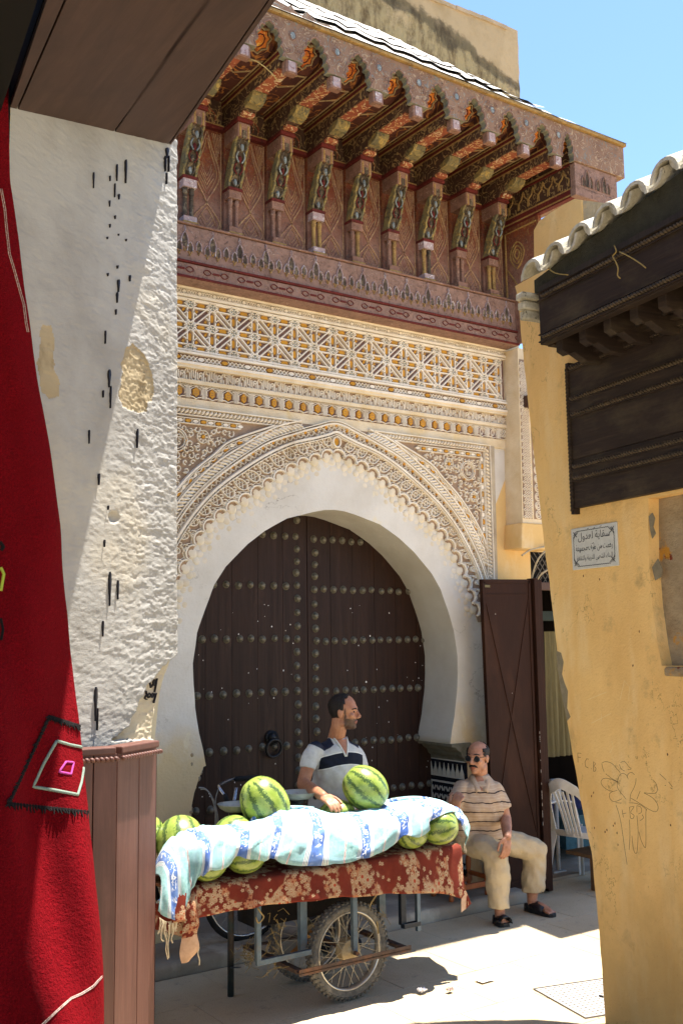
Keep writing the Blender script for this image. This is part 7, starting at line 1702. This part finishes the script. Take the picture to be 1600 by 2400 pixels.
def m_skin(name, c1, c2, beard=None, hair_col='#1c1512'):
    t = NT(name, .5, .35); p = t.pos()
    c = t.mix(t.mask(t.noise(p, 28, 4, .6), .35, .7), c1, c2)
    c = t.mix(t.ma('MULTIPLY', t.mask(t.noise(p, 160, 2, .5), .6, .7), .25), c, '#6d3f2c')
    if beard:
        C_, R_, F_, U_, fn = beard
        d = t.vm('SUBTRACT', p, tuple(C_)); r, f, u = (t.vm('DOT_PRODUCT', d, tuple(a), out=1) for a in (R_, F_, U_))
        nz = t.ma('MULTIPLY', t.ma('SUBTRACT', t.noise(p, 90, 3, .6), .5), .022)
        k = fn(t, r, t.ma('ADD', f, nz), t.ma('ADD', u, nz)); c = t.mix(t.ma('MULTIPLY', k, .82), c, hair_col)
        lip = t.ma('MULTIPLY', t.mask(t.vm('LENGTH', t.comb(t.ma('MULTIPLY', r, .45), t.ma('MULTIPLY', t.ma('SUBTRACT', f, .088), .35), t.ma('ADD', u, .066)), out=1), .013, .009), .8); c = t.mix(lip, c, '#8a4a3e')
    t.color(c); t.b.inputs['Subsurface Weight'].default_value = .06; t.b.inputs['Subsurface Radius'].default_value = (.01, .004, .002); t.b.inputs['Subsurface Scale'].default_value = .5
    return t.bump(t.noise(p, 240, 3, .6), .0008).m
M_hair = simple('black_hair', '#15100e', '#241b16', 200, .6, .004, .3, stretch=(1, 1, .3)); M_eyew = simple('eye_white', '#d8d2c8', None, 9, .3, 0, .5); M_eyeb = simple('dark_iris', '#1a0f0a', None, 9, .2, 0, .5)
def hair_cap(C_, M, test, parent, name='hair', sc=1.0, th=.010):
    b = MB(); nu, nv = 48, 30; P = {}
    for i in range(nv+1):
        a = PI*i/nv
        for j in range(nu+1):
            t = 2*PI*j/nu; x, y, z = math.sin(a)*math.cos(t), math.sin(a)*math.sin(t), math.cos(a)
            P[i, j] = (x*.0755, y*.096-.012+.0, z*.082+.036) if z > -.1 else (x*.0755*(1+z*.1), y*.094-.012, z*.105+.036)
    keep = [(i, j) for i in range(nv) for j in range(nu) if test(*[sum(P[q][k] for q in ((i, j), (i+1, j), (i+1, j+1), (i, j+1)))/4 for k in range(3)])]
    idx = {}
    def vid(i, j):
        if (i, j) not in idx:
            r, f, u = P[i, j]; n = Vector((r/.0755**2, (f+.012)/.096**2, (u-.036)/.082**2)).normalized(); q = Vector((r, f, u))+n*(th*.5+.003*noise.noise((r*300, f*300, u*300)))
            idx[i, j] = len(b.v); b.v.append(C_+M @ (q*sc))
        return idx[i, j]
    for i, j in keep: b.f.append((vid(i, j), vid(i+1, j), vid(i+1, j+1), vid(i, j+1))); b.m.append(0)
    o = b.build(name, M_hair, parent, smooth=True); md = o.modifiers.new('t', 'SOLIDIFY'); md.thickness = th; md.offset = -1
    return o
TC = -FWD.copy(); TC.z = 0; TC.normalize(); TR = RGT.copy(); TR.z = 0; TR.normalize(); UZ = Vector((0, 0, 1))
def dirh(deg, up=0.): a = rad(deg); v = TC*math.cos(a)+TR*math.sin(a)+UZ*up; return v.normalized()   # 0 faces the camera, + turns to picture right
def wrinkle(amp, sc, seed):
    def fn(p, n): return p+n*(amp*(noise.noise(p*sc+Vector((seed, 0, 0)))+.8*noise.noise(Vector((p.x*sc*2.4+p.z*sc*1.5, p.y*sc*2.4, p.z*sc*1.9))+Vector((0, seed, 0)))))
    return fn

# the salesman
DV = 6.93
vroot = PD(778, 1960, DV+.05); ven = thing('person', (vroot.x, vroot.y, 0), 'man in a white and navy striped T-shirt standing behind the cart, hand on a watermelon', 'person')
fT = dirh(32); sT = Vector((-fT.y, fT.x, 0)); sT = sT if sT.dot(TR) > 0 else -sT
shR, shL = PD(733, 1757, DV-.09), PD(834, 1762, DV+.12)
nk, hip = PD(790, 1738, DV+.04), PD(776, 1960, DV+.05)
hF = (dirh(76)+UZ*-.02).normalized(); hU = (UZ+hF*.02).normalized(); hU = (hU-hF*hU.dot(hF)).normalized(); hC = PD(806, 1668, DV+.0)
hR = hF.cross(hU).normalized()
elb, wri = PD(710, 1838, DV-.18), PD(757, 1866, DV-.60)
vs_ = 1.0
b = MB(); q_, Mh = head_parts(b, hC, hF, hU, vs_)
limb(b, [q_(0, -.03, -.05), q_(0, -.035, -.10), nk+UZ*.0-fT*.02, nk-UZ*.07-fT*.02], [.054, .054, .060, .075])
limb(b, [shR-UZ*.01, shR.lerp(elb, .5), elb], [.040, .045, .042]); limb(b, [elb, elb.lerp(wri, .35), wri], [.043, .043, .030])
hd = (PD(786, 1886, DV-.70)-wri).normalized(); hand(b, wri+hd*.0, hd, (UZ+TC*.35).normalized(), 1, .42, 1.0)
eL, wL = PD(856, 1840, DV+.10), PD(860, 1890, DV-.25)
limb(b, [shL-UZ*.01, eL, wL], [.038, .042, .030]); hand(b, wL, (wL-eL).normalized()*.5+dirh(-20)*.5, UZ, -1, .5)
for s, x0 in ((-1, .10), (1, .10)):
    hp = hip+sT*s*.09; kn = hip+sT*s*.10+Vector((0, 0, 0)); kn.z = .48; an = Vector((kn.x, kn.y, .09)); limb(b, [hp, kn, an], [.075, .055, .042]); limb(b, [an-UZ*.03, an+fT*.09-UZ*.055, an+fT*.15-UZ*.065], [.035, .032, .024])
limb(b, [nk-UZ*.08, hip], [.10, .12])
def vbeard(t, r, f, u):
    jaw = t.ma('MULTIPLY', t.mask(u, -.030, -.045), t.mask(f, .006, .018))
    side = t.ma('MULTIPLY', t.ma('MULTIPLY', t.mask(u, .03, .015), t.mask(f, .012, .02)), t.ma('MULTIPLY', t.mask(f, .036, .026), t.mask(u, -.09, -.06)))
    lowcut = t.mask(u, -.128, -.118); cheek = t.mask(t.ma('ADD', u, t.ma('MULTIPLY', f, .35)), -.012, -.030)
    mou = t.ma('MULTIPLY', t.band(u, -.056, -.044, .003), t.mask(f, .06, .075))
    return t.ma('MAXIMUM', t.ma('MAXIMUM', t.ma('MULTIPLY', t.ma('MULTIPLY', jaw, cheek), lowcut), side), mou)
body_v = fuse(b, .0048, 'body', m_skin('tanned_skin', '#b07a5c', '#9c6549', (hC, hR, hF, hU, vbeard)), ven, 4)
hair_cap(hC, Mh, lambda r, f, u: (u > -.03 and f < .018+.0*u and not (f > -.012 and u < .015)) and not (f > .008 and u < .05) or (f < -.045 and u > -.065) or (f < .048 and u > .088 and abs(r) < .05 and f < .03), ven)
b = MB()
for s in (-1, 1): b.ell(q_(s*.033, .0765, .003), (.008, .007, .006), nu=10, nv=8)
b.build('eye', M_eyeb, ven, smooth=True)
b = MB()
for s in (-1, 1): b.tube([q_(s*.014, .092, .020), q_(s*.032, .086, .026), q_(s*.052, .068, .020)], [.003, .0045, .003], 6)
b.build('eyebrow', M_hair, ven, smooth=True)
# T-shirt
def m_vshirt():
    t = NT('white_navy_jersey', .9, .1); p = t.pos(); o = nk
    d = t.vm('SUBTRACT', p, tuple(o)); s, f, u = (t.vm('DOT_PRODUCT', d, tuple(a), out=1) for a in (sT, fT, UZ))
    c = t.mix(t.mask(t.noise(p, 30, 4, .6), .35, .7), '#c6c3bf', '#b5b1ad')
    as_ = t.ma('ABSOLUTE', t.ma('SUBTRACT', s, .0)); arc_ = t.ma('MULTIPLY', t.ma('MULTIPLY', s, s), -1.1)
    uu = t.ma('SUBTRACT', u, arc_)
    zb1, zb0 = (PD(785, 1766, DV-.1)-nk).z, (PD(785, 1792, DV-.1)-nk).z
    torso = t.mask(as_, .172, .168)
    c = t.mix(t.ma('MULTIPLY', t.band(uu, zb0, zb1, .002), torso), c, '#22242e')
    c = t.mix(t.ma('MULTIPLY', t.ma('MAXIMUM', t.band(uu, zb0-.006, zb0-.002, .001), t.band(uu, zb1+.002, zb1+.006, .001)), torso), c, '#ded9d2')
    yk = t.ma('ADD', u, t.ma('MULTIPLY', t.ma('ABSOLUTE', t.ma('SUBTRACT', as_, .135)), -.55))
    c = t.mix(t.ma('MULTIPLY', t.mask(yk, -.052, -.048), t.mask(as_, .062, .066)), c, '#30323f')
    low = t.mask(u, -.26, -.34); c = t.mix(t.ma('MULTIPLY', low, .75), c, '#a2a3a5')
    t.color(c); return t.bump(t.noise(p, 300, 2, .5), .0012).m
b = MB()
up_ = [(nk+UZ*.035, .058, .060), (nk-UZ*.0, .085, .070), (nk-UZ*.02, .125, .085), (nk-UZ*.055, .165, .10), (nk-UZ*.13, .180, .118), (nk-UZ*.22, .172, .122), (PD(782, 1845, DV+.03), .172, .132), (PD(779, 1900, DV+.04), .172, .135), (PD(777, 1965, DV+.05), .17, .125), (PD(777, 1985, DV+.05), .168, .12)]
rings(b, [(c, sT, fT, a, d) for c, a, d in up_])
slR = shR.lerp(elb, .56); limb(b, [shR+sT*.02-UZ*.005, shR.lerp(elb, .3), slR], [.060, .061, .058], cap=False); slL = shL.lerp(eL, .6); limb(b, [shL-sT*.02, shL.lerp(eL, .3), slL], [.060, .060, .055], cap=False)
wf = wrinkle(.008, 9, 3)
def shirt_fn(cut):   # keep sleeve mouths flat and slightly flared
    def fn(p, n):
        return wf(p, n)
    return fn
fuse(b, .007, 'shirt', m_vshirt(), ven, 6, .5, wf)
# skin of the open neck and the collar ribs
b = MB(); 
cv = lambda px, py, w: PD(px, py, w)
M_vn = bpy.data.materials['tanned_skin']
nd_ = [PD(770, 1690+18, DV-.02), PD(806, 1737, DV-.11), PD(810, 1710, DV+.0)]
def onshirt(s, u, lift): 
    c = nk+UZ*u; a = interp([(-.30, .172), (-.22, .172), (-.13, .18), (-.06, .185), (-.025, .15), (0, .085), (.035, .058)], u); d = interp([(-.22, .122), (-.13, .118), (-.06, .10), (-.025, .085), (0, .07), (.035, .06)], u)
    return c+sT*s+fT*(d*max(.05, 1-(abs(s)/a)**2.2)**.5+lift)
rows = []
for j in range(9):
    u = lerp(-.085, .02, j/8); w = lerp(.003, .046, j/8); rows.append([onshirt(lerp(-w, w, i/6), u, .004) for i in range(7)])
b.grid(rows); b.build('open_neck', M_vn, ven, smooth=True)
b = MB()
for s in (-1, 1): b.tube([onshirt(s*lerp(.003, .05, k/8), lerp(-.09, .03, k/8), .004) for k in range(9)], .006, 6)
b.build('collar_rib', simple('white_rib', '#d8d4cd', '#c9c4bc', 80, .9, .001), ven, smooth=True)
b = MB()
for s in (-1, 1):
    hp = hip+sT*s*.09+UZ*.02; kn = hip+sT*s*.10; kn = Vector((kn.x, kn.y, .48)); an = Vector((kn.x, kn.y, .07)); limb(b, [hp, kn, an], [.105, .085, .075])
rings(b, [(hip+UZ*.06, sT, fT, .165, .12), (hip, sT, fT, .17, .125), (hip-UZ*.08, sT, fT, .165, .12)])
fuse(b, .010, 'trousers', simple('dark_grey_trousers', '#3a3b40', '#2d2e33', 20, .9, .002), ven, 5, .5, wrinkle(.006, 8, 5))
for s in (-1, 1):
    an = hip+sT*s*.10; b = MB(); b.ell(Vector((an.x, an.y, .045))+fT*.06, (.05, .13, .045), Matrix((sT, fT, UZ)).transposed(), 14, 8); b.build('shoe', M_bt, ven, smooth=True)

# the man on the stool
DS = 7.62
sroot = Vector((5.33, 6.2, .085)); sit = thing('person', sroot, 'sitting man in a beige striped polo shirt, sunglasses and light trousers', 'person')
fT2 = dirh(2); sT2 = Vector((-fT2.y, fT2.x, 0)); sT2 = sT2 if sT2.dot(TR) > 0 else -sT2
nk2 = PD(1122, 1824, DS); hip2 = PD(1118, 1962, DS+.05); hip2.z = max(hip2.z, SZ+.10)
hF2 = (dirh(-36)+UZ*-.03).normalized(); hU2 = (UZ-hF2*UZ.dot(hF2)).normalized(); hC2 = PD(1119, 1775, DS-.03); hR2 = hF2.cross(hU2).normalized()
sR2, sL2 = PD(1079, 1845, DS-.04), PD(1165, 1848, DS-.02)
eR2, wR2 = PD(1054, 1908, DS-.14), PD(1063, 1898, DS-.44)
eL2, wL2 = PD(1184, 1918, DS-.05), PD(1188, 1962, DS-.30)
b = MB(); q2_, Mh2 = head_parts(b, hC2, hF2, hU2, .98)
limb(b, [q2_(0, -.03, -.05), q2_(0, -.03, -.10), nk2-fT2*.02, nk2-UZ*.07-fT2*.02], [.052, .053, .060, .075])
limb(b, [sR2-UZ*.01, sR2.lerp(eR2, .5), eR2], [.036, .044, .041]); limb(b, [eR2, eR2.lerp(wR2, .4), wR2], [.042, .041, .030])
hand(b, wR2, (UZ*.9+TR*.25+TC*.25), TC*.8-TR*.5, 1, .95, .95)
limb(b, [sL2-UZ*.01, sL2.lerp(eL2, .5), eL2], [.036, .044, .041]); limb(b, [eL2, eL2.lerp(wL2, .4), wL2], [.042, .041, .029])
hand(b, wL2, (-UZ*.85+TC*.25-TR*.12), TR*.5+TC*.8, -1, .45, .98)
aR2 = PZ(1170, 2128, .115); aL2 = PZ(1246, 2100, .115); kR2 = PD(1160, 2003, (aR2-CPOS).dot(FWD)+.02); kL2 = PD(1254, 1992, (aL2-CPOS).dot(FWD)+.02)
hpR, hpL = hip2-sT2*.085, hip2+sT2*.085
limb(b, [hpR, kR2, aR2], [.07, .054, .040]); limb(b, [hpL, kL2, aL2], [.07, .054, .040])
tR2, tL2 = PZ(1177, 2158, .035), PZ(1288, 2136, .035)
for a_, t_ in ((aR2, tR2), (aL2, tL2)):
    hl_ = Vector((a_.x, a_.y, .05)); limb(b, [a_, hl_], [.038, .038]); limb(b, [hl_, hl_.lerp(t_, .55)+UZ*.008, t_], [.036, .034, .022])
    dT = (t_-hl_); dT.z = 0; dT.normalize(); sD = Vector((-dT.y, dT.x, 0))
    for k in range(5): limb(b, [t_+sD*(k-2)*.016-dT*.02, t_+sD*(k-2)*.017+dT*.018-UZ*.008], [.010, .009], 8, 2)
limb(b, [nk2-UZ*.08, hip2], [.10, .11])
def sbeard(t, r, f, u): return t.ma('MULTIPLY', t.ma('MULTIPLY', t.mask(u, -.035, -.055), t.mask(f, .0, .02)), .22)
fuse(b, .0048, 'body', m_skin('weathered_skin', '#ae7d62', '#98664c', (hC2, hR2, hF2, hU2, sbeard)), sit, 4)
hair_cap(hC2, Mh2, lambda r, f, u: (f < -.02 and u > -.055 and not (u > .085 and f > -.055)) or (abs(r) > .055 and f < .03 and u > .012 and u < .07), sit, th=.007, sc=.98)
# sunglasses, moustache
b = MB(); FG = frame(q2_(0, .098, .004), hR2, hU2, hF2)
for s in (-1, 1):
    P = [(s*.034+.026*math.cos(k*PI/9), -.004+.021*math.sin(k*PI/9)-.004*math.cos(k*PI/9)*s) for k in range(18)]; b.plate(FG, P, -.018-.0, -.012)
b.build('lens', simple('dark_mirror_lens', '#0b0d0f', '#10151a', 5, .08, 0, .8), sgl := sit, smooth=False)
b = MB(); b.tube([q2_(-.012, .088, .012), q2_(0, .094, .013), q2_(.012, .088, .012)], .002, 6)
for s in (-1, 1): b.tube([q2_(s*.058, .083, .010), q2_(s*.073, .06, .012), q2_(s*.077, -.005, .010)], .002, 6); b.tube([q2_(s*.034+.0265*math.cos(k*PI/9), .0865, -.0+.0215*math.sin(k*PI/9)) for k in range(18)], .0016, 5, closed=True)
b.build('spectacle_frame', simple('gunmetal_wire', '#3a3833', '#2b2a27', 9, .35, 0, .5, .8), sit, smooth=True)
b = MB()
for s in (-1, 1): b.tube([q2_(s*.002, .096, -.050), q2_(s*.014, .093, -.051), q2_(s*.027, .082, -.057), q2_(s*.033, .072, -.064)], [.008, .0085, .007, .003], 8)
b.build('moustache', M_hair, sit, smooth=True)
b = MB()
for s in (-1, 1): b.tube([q2_(s*.014, .090, .030), q2_(s*.034, .084, .035), q2_(s*.054, .066, .028)], [.003, .004, .003], 6)
b.build('eyebrow', M_hair, sit, smooth=True)
def m_polo():
    t = NT('beige_striped_polo', .9, .1); p = t.pos(); d = t.vm('SUBTRACT', p, tuple(nk2)); s, f, u = (t.vm('DOT_PRODUCT', d, tuple(a), out=1) for a in (sT2, fT2, UZ))
    c = t.mix(t.mask(t.noise(p, 22, 4, .6), .35, .7), '#b29c86', '#a38c77')
    w = t.ma('MULTIPLY', t.ma('SUBTRACT', t.noise(p, 7, 3, .5), .5), .05)
    as_ = t.ma('ABSOLUTE', s); g = t.ma('ADD', t.ma('ADD', u, w), t.ma('MULTIPLY', t.ma('MAXIMUM', t.ma('SUBTRACT', as_, .15), 0.), .35))
    fr_ = t.ma('FRACT', t.ma('DIVIDE', t.ma('ADD', g, 3.0), .072))
    c = t.mix(t.ma('MULTIPLY', t.band(fr_, .44, .53, .02), t.mask(u, -.035, -.045)), c, '#2f2528')
    c = t.mix(t.ma('MULTIPLY', t.band(fr_, .14, .18, .02), .35), c, '#cfc0ac'); c = t.mix(t.ma('MULTIPLY', t.band(fr_, .80, .84, .02), .3), c, '#cfc0ac')
    t.color(c); return t.bump(t.noise(p, 300, 2, .5), .0012).m
b = MB(); mid2 = nk2.lerp(hip2, .5)
rings(b, [(c, sT2, fT2, a, d) for c, a, d in ((nk2+UZ*.03, .058, .06), (nk2, .09, .07), (nk2-UZ*.025, .125, .085), (nk2-UZ*.06, .162, .105), (nk2-UZ*.14, .18, .125), (nk2-UZ*.22, .178, .13), (mid2-UZ*.09, .182, .14), (hip2+UZ*.10, .19, .15), (hip2+UZ*.02, .195, .15), (hip2-UZ*.01, .19, .14))])
limb(b, [sR2+sT2*.015, sR2.lerp(eR2, .4), sR2.lerp(eR2, .82)], [.060, .060, .060], cap=False); limb(b, [sL2-sT2*.015, sL2.lerp(eL2, .35), sL2.lerp(eL2, .66)], [.060, .060, .060], cap=False)
fuse(b, .007, 'shirt', m_polo(), sit, 6, .5, wrinkle(.010, 8, 9))
def onpolo(s, u, lift):
    c = nk2+UZ*u; a = interp([(-.14, .18), (-.065, .182), (-.03, .15), (0, .09), (.03, .058)], u); d = interp([(-.22, .13), (-.14, .125), (-.065, .105), (-.03, .085), (0, .07), (.03, .06)], u)
    return c+sT2*s+fT2*(d*max(.05, 1-(abs(s)/a)**2.2)**.5+lift)
b = MB(); b.grid([[onpolo(lerp(-lerp(.003, .04, j/8), lerp(.003, .04, j/8), i/6), lerp(-.075, .02, j/8), .004) for i in range(7)] for j in range(9)]); b.build('open_neck', bpy.data.materials['weathered_skin'], sit, smooth=True)
b = MB()
for s in (-1, 1):
    b.grid([[onpolo(s*lerp(.006, .05, k/6), lerp(-.075, .04, k/6), .008), onpolo(s*lerp(.032, .066, k/6), lerp(-.062, .045, k/6)-.012, .013), onpolo(s*lerp(.042, .082, k/6), lerp(-.075, .03, k/6)-.018, .007)] for k in range(7)])
o = b.build('collar', simple('beige_collar', '#b09a84', '#a08a75', 40, .9, .001), sit, smooth=True); md = o.modifiers.new('t', 'SOLIDIFY'); md.thickness = .004
def m_slacks():
    t = NT('light_khaki_cotton', .9, .1); p = t.pos(); t.color(t.mix(t.mask(t.noise(p, 6, 5, .6), .38, .68), '#b3a386', '#a3937a')); return t.bump(t.ma('ADD', t.noise(p, 14, 4, .6), t.ma('MULTIPLY', t.noise(p, 300, 2), .1)), .010).m
M_slk = m_slacks()
b = MB(); rings(b, [(hip2+UZ*.05, sT2, fT2, .175, .135), (hip2, sT2, fT2, .19, .15), (hip2-UZ*.07, sT2, fT2, .185, .14)])
hmR, hmL = Vector((aR2.x, aR2.y, .125)), Vector((aL2.x, aL2.y, .155))
limb(b, [hpR, hpR.lerp(kR2, .5), kR2], [.105, .100, .088]); limb(b, [kR2, kR2.lerp(hmR, .5), hmR], [.088, .082, .078]); limb(b, [hpL, hpL.lerp(kL2, .5), kL2], [.105, .102, .090]); limb(b, [kL2, kL2.lerp(hmL, .5), hmL], [.090, .088, .086])
def hemcut(p, n):
    w = wrinkle(.014, 7, 4)(p, n)
    for hm in (hmR, hmL):
        if (Vector((w.x, w.y, 0))-Vector((hm.x, hm.y, 0))).length < .16 and w.z < hm.z+.0: w.z = hm.z-.01*abs(noise.noise(w*20))
    return w
fuse(b, .008, 'trousers', M_slk, sit, 5, .5, hemcut)
M_shoe = simple('black_leather', '#141214', '#1f1c1d', 30, .45, .002, .4)
for a_, t_ in ((aR2, tR2), (aL2, tL2)):
    hl_ = Vector((a_.x, a_.y, 0)); tt = Vector((t_.x, t_.y, 0)); d = (tt-hl_).normalized(); s = Vector((-d.y, d.x, 0)); Ms = Matrix((s, d, UZ)).transposed(); L_ = (tt-hl_).length
    b = MB(); prof = [(-.06, .030), (-.045, .038), (0, .040), (.06, .042), (L_-.02, .048), (L_+.02, .040), (L_+.042, .018)]
    pts = [hl_+d*x+s*w for x, w in prof]+[hl_+d*x-s*w for x, w in prof[::-1]]; n = len(pts)
    b.add([p+UZ*.0 for p in pts]+[p+UZ*.026 for p in pts], [tuple(range(n-1, -1, -1)), tuple(range(n, 2*n))]+[(i, (i+1) % n, n+(i+1) % n, n+i) for i in range(n)]); b.build('sandal_sole', M_shoe, sit, bevel=.004)
    b = MB(); vs = []; rows = []
    for x, w, h_ in ((-.058, .030, .075), (-.03, .038, .085), (.0, .042, .080), (.05, .045, .082), (.09, .048, .074), (L_-.035, .049, .060)):
        rows.append([hl_+d*x+s*w*math.cos(PI*k/10)+UZ*(.022+(h_-.022)*abs(math.sin(PI*k/10))**.7*(1 if x > .02 else (.0 if 3 <= k <= 7 and x > -.05 else 1))) for k in range(11)])
    b.grid(rows[2:]); b.grid([[r[k] for k in (0, 1, 2)] for r in rows[:3]]); b.grid([[r[k] for k in (8, 9, 10)] for r in rows[:3]]); b.grid([rows[0], [p+UZ*-.05 for p in rows[0]]][::1]) if 0 else None
    o = b.build('sandal_upper', M_shoe, sit, smooth=True); md = o.modifiers.new('t', 'SOLIDIFY'); md.thickness = .005; md.offset = 1

# ------------------------------------------------------------------ drain cover and litter
dq = [PZ(*p, 0) for p in ((1253, 2320), (1408, 2297), (1370, 2386), (1500, 2372))]
A0_, ux, uy = dq[0], (dq[1]-dq[0]), (dq[2]-dq[0])
ux = ux.normalized()*.52; uy = uy.normalized()*.50
FDn = frame(A0_+UZ*.002, ux.normalized(), uy.normalized(), (0, 0, 1))
dc = thing('drain_cover', A0_, 'square pale concrete drain cover with a dimpled face set in the pavement', 'drain cover')
M_cover = simple('pale_cover', '#a9a39a', '#938d84', 20, .8, .003)
b = MB(); b.plate(FDn, [(0, 0), (.52, 0), (.52, .5), (0, .5)], -.02, .004); b.build('plate', M_cover, dc, bevel=.003)
b = MB(); b.strap(FDn, [(-.006, -.006), (.526, -.006), (.526, .506), (-.006, .506)], .008, -.001, .007, closed=True); b.build('rim', simple('dull_rim', '#7d7872', '#6b6660', 30, .7, .001), dc)
b = MB()
for i in range(16):
    for j in range(15): b.plate(FDn, [(.02+i*.031, .02+j*.032), (.031+i*.031, .02+j*.032), (.031+i*.031, .028+j*.032), (.02+i*.031, .028+j*.032)], .003, .0085)
b.build('tread_pattern', M_cover, dc, kind='stuff')
b = MB(); b.plate(FDn, [(.27+.012*math.cos(k), .26+.02*math.sin(k)) for k in range(6)], .003, .009); b.build('lifting_slot', M_void, dc)
def scrap(x, y, r, name, mat, lab, cat, h=.02):
    p = PZ(x, y, .006); b = MB(); n = 7; rows = [[p+Vector((r*(i/n-.5)*2, r*.7*(j/n-.5)*2, h*.5+h*noise.noise((i*1.3+x, j*1.1, y))+.004)) for i in range(n+1)] for j in range(n+1)]
    b.grid(rows); o = b.build(name, mat, smooth=False, loc=p); md = o.modifiers.new('t', 'SOLIDIFY'); md.thickness = .001; tag(o, lab, cat)
scrap(989, 2327, .026, 'crumpled_tissue', simple('tissue_paper', '#dcd8d6', '#c9c4c6', 20, .9, .001), 'crumpled white tissue on the sunlit pavement by the tip of the cart shadow', 'tissue', .03)
scrap(1054, 2325, .022, 'torn_wrapper', simple('brown_wrapper', '#8a6d60', '#b8a79c', 60, .8, .001), 'small crumpled brown and white wrapper on the sunlit pavement', 'wrapper', .024)
scrap(1135, 2298, .05, 'paper_scrap', simple('flat_paper', '#c9c4b8', '#d8d4ca', 20, .9, .001), 'flat pale paper scrap on the sunlit pavement', 'paper', .004)

bpy.data.scenes.remove(_TMP)
for _m in [m for m in bpy.data.meshes if m.users == 0]: bpy.data.meshes.remove(_m)
